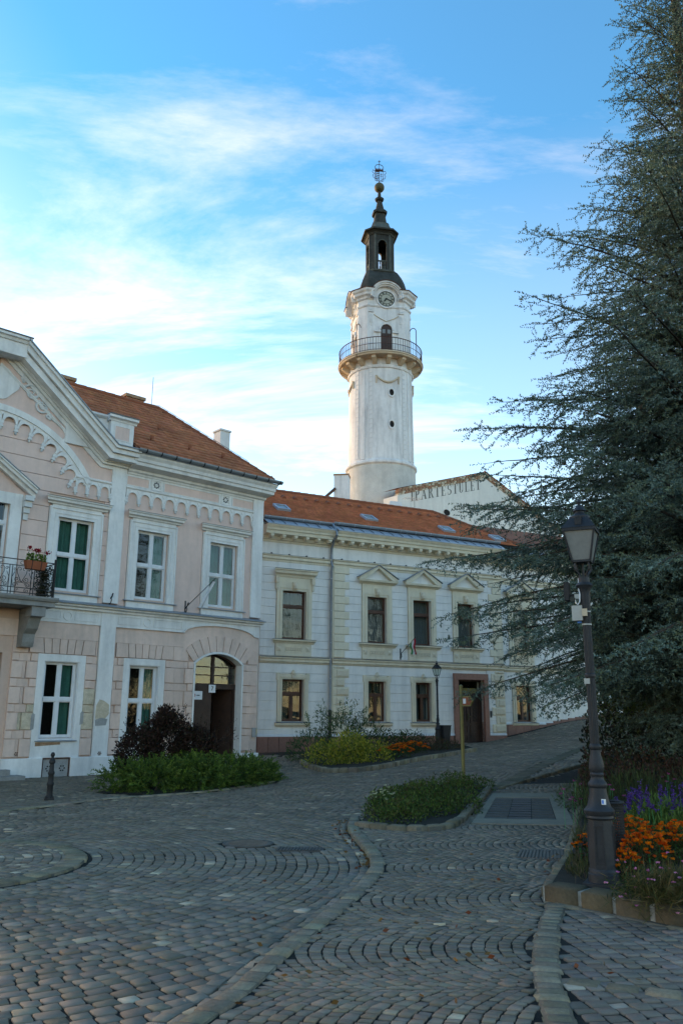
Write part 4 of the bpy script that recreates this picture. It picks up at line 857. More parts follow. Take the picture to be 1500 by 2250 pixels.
# geranium box hung on the railing
gb = thing('flower_box', 'terracotta flower box with red geraniums hung on the wrought iron balcony railing', 'flower box', PO, PA)
def w2(t_, y, zq): return (t_, y, zq)
MB().loft([[(TC+1.0, zf-.02, 5.72), (TC+1.5, zf-.02, 5.72), (TC+1.5, zf-.18, 5.72), (TC+1.0, zf-.18, 5.72)], [(TC+.94, zf-.02, 5.95), (TC+1.56, zf-.02, 5.95), (TC+1.56, zf-.24, 5.95), (TC+.94, zf-.24, 5.95)]]).build('trough', 'terracotta', gb)
for xx in (TC+1.12, TC+1.38): MB().tube([(xx, zf-.02, 5.98), (xx, zf-.25, 5.97), (xx, zf-.20, 5.70), (xx, zf-.02, 5.69)], .01, 4).build('hanger', 'iron', gb)
n = 260; P = np.c_[rng.uniform(TC+.98, TC+1.52, n), rng.uniform(zf-.2, zf, n), 5.94+rng.random(n)**1.5*.22]; link('foliage', leaf_mesh('foliage', P, rng.normal(size=(n, 3))+[0, -.3, .6], .07, .06, pal([(.10, .19, .03), (.06, .13, .025), (.16, .25, .05)], n)), gb)
for cx, cz in ((1.05, 6.33), (1.24, 6.26), (1.31, 6.27), (1.55, 6.24)):
    n = 40; P = np.array([TC+cx, zf-.12, cz])+rng.normal(0, .03, (n, 3)); link('blossom', leaf_mesh('blossom', P, rng.normal(size=(n, 3)), .05, .045, pal([(.42, .01, .02), (.30, .005, .02)], n), 'petal'), gb); MB().tube([(TC+cx-.05, zf-.12, 5.98), (TC+cx, zf-.12, cz)], .005, 4).build('stem', 'flag_green', gb)
# creeper inside the balcony corner
cv = thing('climbing_plant', 'withered dark climbing plant in the corner of the wrought iron balcony', 'plant', PO, PA)
n = 700; P = np.c_[rng.normal(TC+1.66, .10, n), rng.normal(-.72, .12, n), 5.02+rng.random(n)*.86]; link('foliage', leaf_mesh('foliage', P, rng.normal(size=(n, 3))+[0, 0, -.5], .09, .04, pal([(.03, .035, .018), (.05, .045, .02), (.07, .05, .03)], n)), cv)
for k in range(5): MB().tube([(TC+1.6+.03*k, -.75+.02*k, 5.0), (TC+1.62+.05*random.random(), -.7, 5.4), (TC+1.6+.1*random.random(), -.72, 5.85)], .008, 4).build('stem', 'bark', cv)
# flag holders on the front
def flag_holder(t_, zq, label, pole=None):
    h = thing('flag_holder', label, 'flag holder', PO, PA)
    MB().box(t_-.02, t_+.02, -.03, -.012, zq-.16, zq+.28).build('back_plate', 'iron', h); MB().tube([(t_, -.03, zq-.12), (t_, -.10, zq-.10), (t_+.01, -.13, zq), (t_, -.09, zq+.08)], .014, 5).tube([(t_, -.03, zq+.02), (t_, -.16, zq+.10), (t_, -.22, zq+.20)], .022, 6).build('socket', 'iron', h)
    return h
flag_holder(.02, 5.24, 'empty black iron flag holder on the white pilaster of the pink house').location.y += -.0
h = flag_holder(2.75, 5.20, 'black iron flag holder with a pole on the pink wall between two windows')
fg = thing('flag', 'faded white flag hanging from a slanted pole in front of the pink house window', 'flag', PO, PA)
MB().tube([(2.75, -.16, 5.30), (3.0, -.62, 5.75), (3.25, -1.05, 6.20)], .013, 6).build('pole', 'iron_grey', fg)
ff = MB(); n = 10
for i in range(n+1): pass
rows = []
for j in range(9):
    z_ = 6.10-j*.115; rows.append([(3.19-.05*j+.04*i*.5, -.97+.35*j*.06+.05*math.sin(i*1.5+j*.3), z_-.05*i*.2) for i in range(6)])
for j in range(8):
    for i in range(5): ff.add([rows[j][i], rows[j][i+1], rows[j+1][i+1], rows[j+1][i]], [(0, 1, 2, 3)])
ff.build('cloth', 'flag_white', fg, smooth=True)
# ================================================================ WHITE HOUSE
g0 = None
WO = (-3.12084, 31.97428, 0.); WA = PI/2-1.104543
wht = thing('white_house', 'white two storey house with beige stucco window surrounds and granite plinth beside the pink house', 'house', WO, WA)
PRJ = -.10                                            # the right part stands 10 cm forward
WU = [(1.40, 1.02), (5.11, .92), (7.32, .90), (9.57, .86)]; WG = [(1.41, .92), (5.09, .82), (7.32, .78)]
DW = (9.05, 10.40, .66, 3.30); WE = 11.55
W2 = [(13.0, .9)]
UO = [(x-w/2, x+w/2, 4.67, 6.61) for x, w in WU+W2]; GO = [(x-w/2, x+w/2, 1.53, 3.15) for x, w in WG+W2]
wall_core(MB(), 0, 0, 0, 0, [], 0, 0)
c = MB(); wall_core(c, -.4, 3.05, -.4, 9.3, UO+GO, .03, .45); c.build('wall', 'white_wall', wht)
c = MB(); wall_core(c, 3.05, WE, -.4, 9.3, UO+GO+[DW], PRJ+.03, PRJ+.45); c.build('wall', 'white_wall', wht)
c = MB(); wall_core(c, WE, 19., -.4, 9.3, UO+GO, .43, .85); c.build('wall', 'white_wall', wht)
MB().box(-.4, 0., .45, 8, -.4, 9.4).box(18.6, 19, .85, 8, -.4, 9.4).box(0, 18.6, 7.6, 8, -.4, 9.4).box(WE-.4, WE-.001, PRJ+.45, .9, -.4, 9.3).build('rear_wall', 'white_wall', wht)
B('ceiling_slab', 'room', wht, 0., 18.6, .9, 7.6, 9.0, 9.2); B('floor_slab', 'room', wht, 0., 18.6, 1.3, 7.6, 3.8, 4.0); B('inner_partition', 'room', wht, 0., 18.6, 3.0, 3.1, 0, 9.0)
SURU = [(x-w/2-.27, x+w/2+.27, 4.25, 7.12) for x, w in WU+W2]; SURG = [(x-w/2-.20, x+w/2+.20, 1.45, 3.36) for x, w in WG+W2]
QW = lambda k: .70 if k % 2 else .50
def courses(t0, t1, zs, ops, y, name='wall_course'):
    for a, b in zip(zs[:-1], zs[1:]):
        for p, q in segs(t0, t1, a, b, ops): MB().cbox(p, q, y-.012, y+.03, a+.005, b-.005, .005).build(name, 'white_wall', wht)
ZG = [1.06]+[3.36-.355*k for k in range(6, -1, -1)]+[3.72]; ZG = sorted(set(ZG)); ZU = [4.02+.315*k for k in range(12)]+[7.75]
for t0, t1, y in ((-.02, 3.04, 0.), (3.05, WE, PRJ), (WE, 19, .40)):
    courses(t0, t1, ZG, SURG+[(DW[0]-.22, DW[1]+.22, 0, 3.75)], y); courses(t0, t1, ZU, SURU, y)
    B('frieze', 'white_wall', wht, t0, t1, y-.012, y+.03, 8.01, 8.56)
# plinth of granite slabs that follows the street
tt = -.02
while tt < 18.5:
    w_ = .44; y = 0 if tt < 3.04 else PRJ if tt < WE-.02 else .40
    e = min(tt+w_, 3.045) if tt < 3.04 else min(tt+w_, WE) if tt < WE-.02 else tt+w_
    x, yy = WO[0]+.8933*tt, WO[1]+.4494*tt; gnd = float(gh(x+.2, yy-.2)); top = .97 if tt < WE-.02 else max(1.42, gnd+.12)
    if not (DW[0]-.24 < (tt+e)/2 < DW[1]+.24): MB().cbox(tt+.004, e-.004, y-.07, y+.03, gnd-.4, top, .01).build('plinth_slab', 'granite', wht)
    tt = e
for a, b, y, zt_ in ((-.02, 3.04, 0, .97), (3.05, DW[0]-.22, PRJ, .97), (DW[1]+.22, WE, PRJ, .97), (WE, 18.8, .40, 1.42)): MB().mould([(-y-.02, zt_), (-y+.05, zt_), (-y+.05, zt_+.06), (-y+.015, zt_+.09), (-y-.02, zt_+.09)], a, b).build('plinth_moulding', 'paint_white', wht)
# string course, entablature, cornice
for a, b, y, k0, k1 in ((-.02, 3.03, 0., 0, 0), (3.05, WE, PRJ, .3, .6), (WE, 18.8, .40, 0, 0)):
    S = lambda P: [(o-y, zq) for o, zq in P]
    def mo(P, name, mat): MB().mould(S(P), a, b, 0, 0).build(name, mat, wht)
    mo([(-.02, 3.73), (.03, 3.73), (.06, 3.78), (.10, 3.80), (.10, 3.88), (.15, 3.92), (.15, 3.96), (-.02, 3.98)], 'string_course', 'beige'); mo([(-.02, 3.981), (.16, 3.961), (.17, 3.972), (-.02, 4.0)], 'string_flashing', 'zinc')
    mo([(-.02, 7.72), (.03, 7.72), (.05, 7.80), (.10, 7.83), (.10, 7.93), (.15, 7.96), (.15, 7.99), (-.02, 8.0)], 'architrave', 'beige'); mo([(-.02, 8.001), (.16, 7.991), (.165, 8.003), (-.02, 8.018)], 'architrave_flashing', 'zinc')
    mo([(-.02, 8.50), (.04, 8.50), (.06, 8.58), (.12, 8.60), (.12, 8.72), (.40, 8.78), (.42, 8.90), (.46, 8.92), (.48, 9.0), (.54, 9.08), (.56, 9.12), (-.02, 9.16)], 'cornice', 'beige')
    n = int((b-a)/.46); me = None
    for i in range(n):
        x = a+(b-a)*(i+.5)/n
        if me is None: me = MB().box(-.07, .07, -.34, 0, -.03, .05).box(-.055, .055, -.30, 0, -.07, -.03).mesh('modillion', 'beige')
        link('modillion', me, wht, (x, y-.11, 8.70))
    n = int((b-a)/.75)
    for i in range(n):
        x = a+(b-a)*(i+.5)/n; MB().lathe([(.05, 0), (.045, .03), (.015, .05)], 6).build('snow_stud', 'iron_grey', wht, loc=(x, y-.07, 8.018)) if a < 12 else None
    # zinc apron above the cornice, standing seams, gutter
    ap = MB().add([(a, y-.57, 9.13), (b, y-.57, 9.13), (b, y-.02, 9.42), (a, y-.02, 9.42), (a, y-.57, 9.16), (b, y-.57, 9.16), (b, y-.02, 9.45), (a, y-.02, 9.45)], [(0, 3, 2, 1), (4, 5, 6, 7), (0, 1, 5, 4), (1, 2, 6, 5), (2, 3, 7, 6), (3, 0, 4, 7)]).build('zinc_apron', 'zinc_light', wht)
    n = int((b-a)/.47)
    for i in range(n):
        x = a+(b-a)*(i+.5)/n; MB().add([(x-.012, y-.57, 9.16), (x+.012, y-.57, 9.16), (x+.012, y-.02, 9.45), (x-.012, y-.02, 9.45), (x-.012, y-.57, 9.20), (x+.012, y-.57, 9.20), (x+.012, y-.02, 9.49), (x-.012, y-.02, 9.49)], [(0, 3, 2, 1), (4, 5, 6, 7), (0, 1, 5, 4), (1, 2, 6, 5), (2, 3, 7, 6), (3, 0, 4, 7)]).build('standing_seam', 'zinc', ap)
    if a < 12:
        gr = .095; cy0, cz0 = y-.10, 9.53+(.03 if a > 2 else 0); pr = [(cy0+gr*math.cos(q), cz0+gr*math.sin(q)) for q in np.linspace(PI*.95, 2.05*PI, 10)]+[(cy0+(gr-.012)*math.cos(q), cz0+(gr-.012)*math.sin(q)) for q in np.linspace(2.05*PI, .95*PI, 10)]
        n = len(pr); gu = MB().add([(a, p, q) for p, q in pr]+[(b, p, q) for p, q in pr], [tuple(range(n)), tuple(range(2*n-1, n-1, -1))]+[(i, (i+1) % n, (i+1) % n+n, i+n) for i in range(n)]).build('rain_gutter', 'zinc', wht)
        for i in range(int((b-a)/.75)+1): MB().arc(0, 0, gr+.002, gr+.014, .95*PI, 2.05*PI, 8, -.016, .016).build('gutter_bracket', 'zinc_light', gu, loc=(a+.2+i*.75, cy0, cz0), rot=(0, 0, PI/2))
# quoins
def quoins(t0, sgn, y, z0, z1, h, carved, par0=0):
    z = z0; k = par0
    while z < z1-.05:
        w_ = QW(k); a, b = (t0, t0+w_) if sgn > 0 else (t0-w_, t0); zz1 = min(z+h, z1)
        if carved:
            q = MB().cbox(a, b, y-.055, y+.03, z+.008, zz1-.008, .015).build('quoin', 'beige', wht)
            MB().cbox(a+.14, b-.04, y-.085, y-.05, z+.05, zz1-.06, .02).build('carved_face', 'beige_ornament', q)
        else: MB().cbox(a, b, y-.06, y+.03, z+.012, zz1-.004, .012).build('quoin', 'beige', wht)
        z = zz1; k += 1
quoins(3.10, 1, PRJ, 4.02, 7.72, .31, False); quoins(3.10, 1, PRJ, 1.08, 3.70, .36, True, 1); quoins(WE-.01, -1, PRJ, 4.02, 7.72, .31, False); quoins(WE-.01, -1, PRJ, 1.08, 3.70, .36, True, 1)
B('corner_pilaster', 'beige', wht, 3.05, 3.10, PRJ-.03, PRJ+.03, 1.06, 7.72)
# windows
def surround(x, w_, z0, z1, y, fw, name='window_surround', ears=0.):
    s = flat_frame(x-w_/2-fw, x+w_/2+fw, z0, z1+fw*.9, fw, y-.06, y+.12, False)
    flat_frame(x-w_/2-fw*.45, x+w_/2+fw*.45, z0, z1+fw*.45, .04, y-.085, y-.06, False, s)
    if ears:
        for sg in (1, -1): s.box(*sorted((x+sg*(w_/2+fw-.09), x+sg*(w_/2+fw+.05))), y-.0615, y+.03, z1-.05, z1+fw*.9+.04)
    return s.build(name, 'beige', wht)
for i, (x, w_) in enumerate(WU+W2):
    y = 0 if x < 3 else PRJ if x < WE else .40; fw = .25
    surround(x, w_, 4.67, 6.61, y, fw); m_ = MB()
    kk = MB().box(x-.10, x+.10, y-.12, y-.05, 6.62, 6.94).lathe([(.09, 6.66), (.11, 6.78), (.06, 6.92)], 8, x, y-.12).build('keystone', 'beige_ornament', wht)
    hw = w_/2+fw
    B('lintel_frieze', 'beige', wht, x-hw, x+hw, y-.05, y+.03, 6.835, 7.12)
    if i == 0:
        MB().mould([(-y-.02, 7.12), (-y+.08, 7.12), (-y+.12, 7.20), (-y+.22, 7.26), (-y+.24, 7.36), (-y+.28, 7.38), (-y+.28, 7.42), (-y-.02, 7.45)], x-hw-.02, x+hw+.02, .6, .6).build('window_hood', 'beige', wht); MB().mould([(-y-.02, 7.451), (-y+.29, 7.421), (-y+.30, 7.44), (-y-.02, 7.475)], x-hw-.02, x+hw+.02, .6, .6).build('hood_flashing', 'zinc', wht)
        for sg in (1, -1): MB().box(x+sg*(hw+.02)-.07, x+sg*(hw+.02)+.07, y-.16, y+.03, 6.88, 7.12).box(x+sg*(hw+.02)-.05, x+sg*(hw+.02)+.05, y-.11, y+.03, 6.62, 6.88).build('console', 'beige_ornament', wht)
    else:
        MB().mould([(-y-.02, 7.12), (-y+.08, 7.12), (-y+.12, 7.16), (-y+.22, 7.20), (-y+.24, 7.28), (-y-.02, 7.30)], x-hw-.04, x+hw+.04, .55, .55).build('window_hood', 'beige', wht)
        for sg in (1, -1):
            MB().prism([(x+sg*(hw+.20), 7.285), (x+sg*(hw+.20), 7.36), (x, 7.90), (x, 7.78), (x+sg*(hw-.08), 7.30), (x+sg*(hw), 7.285)], y-.24, y+.0).build('pediment_rake', 'beige', wht)
            MB().prism([(x+sg*(hw+.24), 7.362), (x+sg*(hw+.24), 7.385), (x, 7.93), (x, 7.902)], y-.30, y+.01).build('pediment_flashing', 'zinc', wht)
        MB().prism([(x-hw+.1, 7.30), (x+hw-.1, 7.30), (x, 7.78)], y-.06, y+.0).build('tympanum', 'white_wall', wht)
    MB().mould([(-y-.02, 4.50), (-y+.06, 4.50), (-y+.10, 4.56), (-y+.18, 4.60), (-y+.18, 4.65), (-y-.02, 4.665)], x-hw-.08, x+hw+.08, .4, .4).build('window_sill', 'beige', wht); MB().mould([(-y-.1, 4.6655), (-y+.19, 4.651), (-y+.20, 4.668), (-y-.1, 4.69)], x-hw-.09, x+hw+.09, .4, .4).build('sill_flashing', 'zinc', wht)
    ap = B('apron', 'beige', wht, x-hw, x+hw, y-.045, y+.03, 4.02, 4.50); flat_frame(x-.36, x+.36, 4.16, 4.42, .02, y-.06, y-.045).build('apron_frame', 'beige', ap)
    o_ = MB()
    for k in range(9):
        sx = x-.30+.075*k; o_.tube([(sx+.045*math.cos(q), y-.055, 4.29+.06*math.sin(q)) for q in np.linspace(0, 5.5, 9)], .014, 4)
    o_.build('scroll_relief', 'beige_ornament', ap)
    for sg in (1, -1): q = x+sg*(hw-.14); MB().add([(q-.10, y-.045, 4.19), (q+.10, y-.045, 4.19), (q+.10, y-.045, 4.39), (q-.10, y-.045, 4.39), (q, y-.09, 4.29)], [(0, 1, 4), (1, 2, 4), (2, 3, 4), (3, 0, 4)]).build('diamond_boss', 'beige_ornament', ap)
    sash_window(wht, x, w_-.02, 4.68, 6.60, 5.98, y+.13, 'wood_red', 'curtain_dark' if i == 0 else 'curtain_pale', mullions=0, fr=.05, cur=((.05, .95),))
for i, (x, w_) in enumerate(WG+W2):
    y = 0 if x < 3 else PRJ if x < WE else .40
    surround(x, w_, 1.53, 3.15, y, .19, ears=1)
    MB().box(x-.09, x+.09, y-.11, y-.05, 3.17, 3.36).lathe([(.07, 3.28), (.10, 3.36), (.06, 3.46), (.02, 3.5)], 8, x, y-.06).build('keystone', 'beige_ornament', wht)
    MB().mould([(-y-.02, 1.36), (-y+.06, 1.36), (-y+.12, 1.42), (-y+.12, 1.47), (-y-.02, 1.50)], x-w_/2-.27, x+w_/2+.27).build('window_sill', 'beige', wht); MB().mould([(-y-.12, 1.501), (-y+.13, 1.475), (-y+.14, 1.488), (-y-.12, 1.53)], x-w_/2-.28, x+w_/2+.28).build('sill_flashing', 'zinc', wht)
    sash_window(wht, x, w_-.02, 1.54, 3.14, 2.58, y+.13, 'wood_red', 'curtain_dark' if i < 2 else 'curtain_pale', mullions=1, fr=.055, upper_mull=False, cur=((.1, .45), (.55, .9)))
# entrance with granite surround and carved leaves
y = PRJ; a, b, z0, z1 = DW
MB().box(a-.22, a, y-.10, y+.25, z0-.3, z1).box(b, b+.22, y-.10, y+.25, z0-.3, z1).box(a-.22, b+.22, y-.11, y+.25, z1, z1+.26).build('door_surround', 'granite', wht); B('door_step', 'granite', wht, a-.35, b+.35, y-.42, y+.1, z0-.5, z0)
ed = flat_frame(a, b, z0, z1, .06, y+.15, y+.25, False).build('entrance_door', 'door_brown', wht); xm = (a+b)/2
B('door_transom', 'door_brown', ed, a+.06, b-.06, y+.14, y+.24, 2.78, 2.88); MB().add([(a+.06, y+.2, 2.88), (b-.06, y+.2, 2.88), (b-.06, y+.2, z1-.06), (a+.06, y+.2, z1-.06)], [(0, 1, 2, 3)]).build('fanlight_pane', 'glass', ed)
for p, q in ((a+.06, xm-.005), (xm+.005, b-.06)):
    lf = B('door_leaf', 'door_brown', ed, p, q, y+.19, y+.23, z0+.01, 2.78)
    for za, zb in ((.72, 1.0), (1.06, 1.40), (1.48, 2.66)): flat_frame(p+.07, q-.07, za, zb, .035, y+.16, y+.19).build('door_panel', 'door_brown', lf)
    gr_ = MB()
    for k in range(7): gr_.tube([((p+q)/2+.09*math.cos(u), y+.175, 1.62+.15*k+.06*math.sin(u)) for u in np.linspace(0, 2*PI, 9)], .012, 4)
    gr_.build('iron_grille', 'iron', lf)
MB().box(xm-.06, xm-.03, y+.13, y+.19, 1.62, 1.88).box(xm-.03, xm+.06, y+.10, y+.13, 1.74, 1.765).build('door_handle', 'brass_patina', ed); B('letter_slot', 'brass_patina', ed, a+.16, a+.38, y+.165, y+.19, 1.42, 1.48)
B('door_bell', 'iron_grey', wht, b+.32, b+.40, y-.04, y-.01, 1.72, 2.0)
# downpipe at the joint between the two parts
dp = MB().tube([(3.0, -.22, 9.44), (2.99, -.40, 9.30), (2.98, -.60, 9.10), (2.98, -.62, 8.95), (2.985, -.30, 8.72), (2.99, -.13, 8.45), (2.99, -.11, 8.2)], .05, 8).tube([(2.99, -.11, 8.2), (2.99, -.11, 7.9), (2.99, -.20, 7.7), (2.99, -.12, 7.5), (2.98, -.11, 2.0)], .05, 8).build('downpipe', 'zinc', wht, smooth=True); MB().tube([(2.98, -.11, 2.0), (2.98, -.11, .4)], .062, 8).build('pipe_shoe', 'iron_grey', dp)
for zq in (7.2, 5.9, 4.6, 3.2, 2.0): MB().lathe([(.06, zq-.02), (.066, zq), (.06, zq+.02)], 8, 2.985, -.11).build('pipe_clip', 'zinc_light', dp)
MB().tube([(WE-.05, PRJ-.50, 9.0), (WE+.15, PRJ-.45, 8.7), (WE+.18, -.1, 8.35), (WE+.1, .2, 8.2), (WE+.1, .3, 1.6)], .05, 8).build('downpipe', 'zinc', wht, smooth=True)
# roof
WEZ, WEO, WP = 9.50, .06, R_(30); WRY = 3.8; wtn = math.tan(WP); WRZ = WEZ+(WRY+WEO)*wtn; WRT, WET = 10.55, 13.1
rd = MB().add([(-1.2, -WEO, WEZ), (WET, -WEO, WEZ), (WET, 2*WRY, WEZ), (-1.2, 2*WRY, WEZ), (-1.2, WRY, WRZ), (WRT, WRY, WRZ)], [(0, 1, 5, 4), (1, 2, 5), (2, 3, 4, 5), (0, 4, 3)]).build('roof', 'tile_dark', wht)
SLW = (WRY+WEO)/math.cos(WP); fw_ = lambda u, s, h: (u, -WEO+s*math.cos(WP)-h*math.sin(WP), WEZ+s*math.sin(WP)+h*math.cos(WP))
roof_tiles(rd, fw_, int(SLW/.17)+1, .17, .19, 0, (-.7, WET, lambda u, s: u < WET-(WET-WRT)*s/SLW-.02), 300, tone=(1.12, 1.0, .95))
MB().add([(WET-.6, .30, 9.47), (19.3, .30, 9.47), (19.3, 4., 11.4), (WET-.6, 4., 11.4), (19.3, 4., 9.3)], [(0, 1, 2, 3), (1, 4, 2)]).build('roof', 'tile_dark', wht)
ridge((WET-.05, -WEO+.05, WEZ+.05), (WRT, WRY, WRZ+.03), 13, rd, .09); ridge((WRT, WRY, WRZ+.03), (-1.0, WRY, WRZ+.03), 30, rd, .09)
for k in range(20):
    for s in (1.1+2.6*(k % 2 == 0),): p = fw_(.4+k*.55, 3.45, .03); MB().prism([(-.10, 0), (.10, 0), (.05, .08), (-.05, .08)], -.10, .12).build('vent_tile', 'tile_dark', rd, loc=p, rot=(WP, 0, 0))
for x, s in ((1.25, 1.45), (5.5, 1.55), (9.45, 1.25), (12.0, .75)):
    sk = MB(); z_ = .10
    P = lambda u, v, h: fw_(x+u, s+v, h)
    def slab(u0, u1, v0, v1, h0, h1, mb): mb.add([P(u0, v0, h0), P(u1, v0, h0), P(u1, v1, h0), P(u0, v1, h0), P(u0, v0, h1), P(u1, v0, h1), P(u1, v1, h1), P(u0, v1, h1)], [(0,3,2,1),(4,5,6,7),(0,1,5,4),(1,2,6,5),(2,3,7,6),(3,0,4,7)])
    for q in ((-.30, -.22, -.35, .35), (.22, .30, -.35, .35), (-.22, .22, -.35, -.27), (-.22, .22, .27, .35)): slab(*q, .02, .13, sk)
    so_ = sk.build('skylight', 'zinc_light', wht); g_ = MB(); slab(-.22, .22, -.27, .27, .08, .10, g_); g_.build('skylight_pane', 'lamp_glass', so_)
# little flag with its holder
fh = thing('flag', 'small red white and green flag on the white house between two upper windows', 'flag', WO, WA)
MB().box(6.20, 6.25, PRJ-.03, PRJ-.012, 4.05, 4.50).tube([(6.22, PRJ-.03, 4.12), (6.22, PRJ-.13, 4.15), (6.22, PRJ-.1, 4.3)], .015, 5).build('holder', 'iron', fh)
MB().tube([(6.22, PRJ-.05, 4.28), (6.42, PRJ-.30, 4.60), (6.62, PRJ-.58, 4.95)], .012, 5).build('pole', 'iron', fh)
def fl_strip(k, mat):
    ff = MB(); R0 = []
    for j in range(7):
        f_ = j/6; base = np.array([6.62-.22*min(1, (k)/3), PRJ-.58+.3*k/3, 4.95-.36*k/3]); R0.append(base)
    for j in range(6):
        def q(kk, jj): return (6.61-.13*kk/3*.9+.03*math.sin(jj*1.3+kk)+.05*jj/6, PRJ-.56+.20*kk/3, 4.93-.24*kk/3-.115*jj*(1-.12*kk))
        ff.add([q(k, j), q(k+1, j), q(k+1, j+1), q(k, j+1)], [(0, 1, 2, 3)])
    ff.build('stripe', mat, fh, smooth=True)
for k, mt in enumerate(('flag_red', 'flag_white', 'flag_green')): fl_strip(k, mt)
# wires and aerial on the roof
an = thing('aerial', 'thin television aerial standing on the ridge of the white house roof', 'aerial', WO, WA)
MB().tube([(9.6, WRY+.2, WRZ-.2), (9.6, WRY+.2, WRZ+1.0)], .02, 5).build('mast', 'plastic_grey', an); b_ = MB().tube([(9.0, WRY+.2, WRZ+.62), (10.0, WRY+.2, WRZ+.68)], .012, 4)
for k in range(7): b_.tube([(9.05+.14*k, WRY-.1, WRZ+.63), (9.05+.14*k, WRY+.5, WRZ+.63)], .008, 4)
b_.build('boom', 'plastic_grey', an); MB().add([(8.1, WRY+.2, WRZ+.1), (8.9, WRY+.2, WRZ+.1), (8.85, WRY+.2, WRZ+.38), (8.2, WRY+.2, WRZ+.38)], [(0, 1, 2, 3)]).build('grid_reflector', 'plastic_white', an)
# ================================================================ TOWER
TX, TY = 3.11, 62.
tw = thing('fire_tower', 'tall round white fire tower with clock, railed gallery and dark copper spire', 'tower', (TX, TY, 0), R_(10))
MB().lathe([(2.70, 0), (2.70, 20.35)], 48).build('rough_base', 'tower_rough', tw, smooth=True)
MB().lathe([(2.60, 20.3), (2.72, 20.35), (2.82, 20.45), (2.82, 20.62), (2.70, 20.72), (2.60, 20.75)], 48).build('base_ring', 'tower_white', tw, smooth=True)
MB().lathe([(2.60, 20.7), (2.53, 28.3)], 64).build('shaft', 'tower_white', tw, smooth=True)
qm = MB().box(-.17, .17, -.03, .04, 0, .36).mesh('quoin', 'tower_white')
for c_ in range(4):
    for s_ in (-1, 1):
        a = c_*PI/2+s_*R_(31)-PI/2
        for k in range(19):
            z = 20.95+.385*k; r = 2.60-.07*(z-20.7)/7.6; link('quoin', qm, tw, (r*math.cos(a), r*math.sin(a), z), (0, 0, a+PI/2))
    a = c_*PI/2+PI/4-PI/2; pb = MB()
    for k in range(2): pass
    rows = []
    MB().loft([[((2.58-.07*(z-20.8)/7.4)*math.cos(a+d)+0, (2.58-.07*(z-20.8)/7.4)*math.sin(a+d), z) if i < 4 else ((2.66-.07*(z-20.8)/7.4)*math.cos(a+d), (2.66-.07*(z-20.8)/7.4)*math.sin(a+d), z) for i, d in enumerate((-.07, -.02, .02, .07, .07, .02, -.02, -.07))] for z in (20.8, 28.2)]).build('pilaster_strip', 'tower_white', tw)
    # garland between the strips
    a = c_*PI/2-PI/2; g = []
    for i in range(15): u = -1+2*i/14; q = a+u*R_(20); g.append((2.60*math.cos(q), 2.60*math.sin(q), 27.55-.55*(1-u*u)))
    MB().tube(g, [.05+.05*(1-abs(-1+2*i/14)) for i in range(15)], 6).tube([g[0], (g[0][0], g[0][1], 26.95)], [.10, .05], 6).tube([g[-1], (g[-1][0], g[-1][1], 26.95)], [.10, .05], 6).build('garland', 'tower_corbel', tw)
for z in (26.16, 23.55):
    a = -PI/2+R_(6); e = empty('oval_window', (2.555*math.cos(a), 2.555*math.sin(a), z), a+PI/2, tw)
    rim = MB(); n = 20
    for i in range(n):
        q0, q1 = 2*PI*i/n, 2*PI*(i+1)/n
        rim.prism([(.19*math.cos(q0), .27*math.sin(q0)), (.19*math.cos(q1), .27*math.sin(q1)), (.29*math.cos(q1), .39*math.sin(q1)), (.29*math.cos(q0), .39*math.sin(q0))], -.10, .05)
    rim.build('rim', 'tower_white', e); MB().prism([(.19*math.cos(2*PI*i/n), .27*math.sin(2*PI*i/n)) for i in range(n)], -.03, .0).build('pane', 'room', e)
MB().lathe([(2.50, 28.2), (2.62, 28.25), (2.66, 28.4), (2.58, 28.5), (2.58, 28.62), (2.50, 29.1)], 64).build('upper_ring', 'tower_white', tw, smooth=True)
bm_ = MB().add([(-.17, -2.5, 28.55), (.17, -2.5, 28.55), (.17, -2.72, 28.52), (-.17, -2.72, 28.52), (-.17, -3.20, 28.85), (.17, -3.20, 28.85), (.17, -3.20, 29.06), (-.17, -3.20, 29.06), (-.17, -2.5, 29.06), (.17, -2.5, 29.06)], [(0, 1, 2, 3), (3, 2, 5, 4), (4, 5, 6, 7), (7, 6, 9, 8), (0, 3, 4, 7, 8), (1, 9, 6, 5, 2)]).mesh('gallery_bracket', 'tower_corbel')
for k in range(16): link('gallery_bracket', bm_, tw, (0, 0, 0), (0, 0, k*PI/8))
MB().lathe([(2.0, 29.05), (3.34, 29.05), (3.40, 29.10), (3.40, 29.2), (3.46, 29.22), (3.46, 29.32), (2.0, 29.34)], 64, cap=False).build('gallery', 'tower_corbel', tw, smooth=True)
circ_ = lambda r, z: [(r*math.cos(2*PI*i/72), r*math.sin(2*PI*i/72), z) for i in range(73)]
rl = MB().tube(circ_(3.36, 30.46), .035, 6).tube(circ_(3.36, 29.92), .022, 5).tube(circ_(3.36, 29.42), .022, 5).build('railing', 'rust_iron', tw)
bl = MB().tube([(0, -3.36, 29.34), (0, -3.36, 30.46)], .017, 4).mesh('baluster', 'rust_iron')
for k in range(96): link('baluster', bl, rl, (0, 0, 0), (0, 0, k*2*PI/96))
for a in (R_(-46), R_(44)):
    c, s = math.sin(a), -math.cos(a); P = [(c*3.40, s*3.40, 28.95), (c*3.40, s*3.40, 31.55)]+[(c*(3.40-.32*(1-math.cos(q))), s*(3.40-.32*(1-math.cos(q))), 31.55+.38*math.sin(q)) for q in np.linspace(.3, 2.6, 8)]
    MB().tube(P, .035, 5).build('swan_neck_arm', 'rust_iron', tw)
def plan(A, c, off=0.):
    a = A+off; q = a-(c+off*.58); return [(-q, -a), (q, -a), (a, -q), (a, q), (q, a), (-q, a), (-a, q), (-a, -q)]
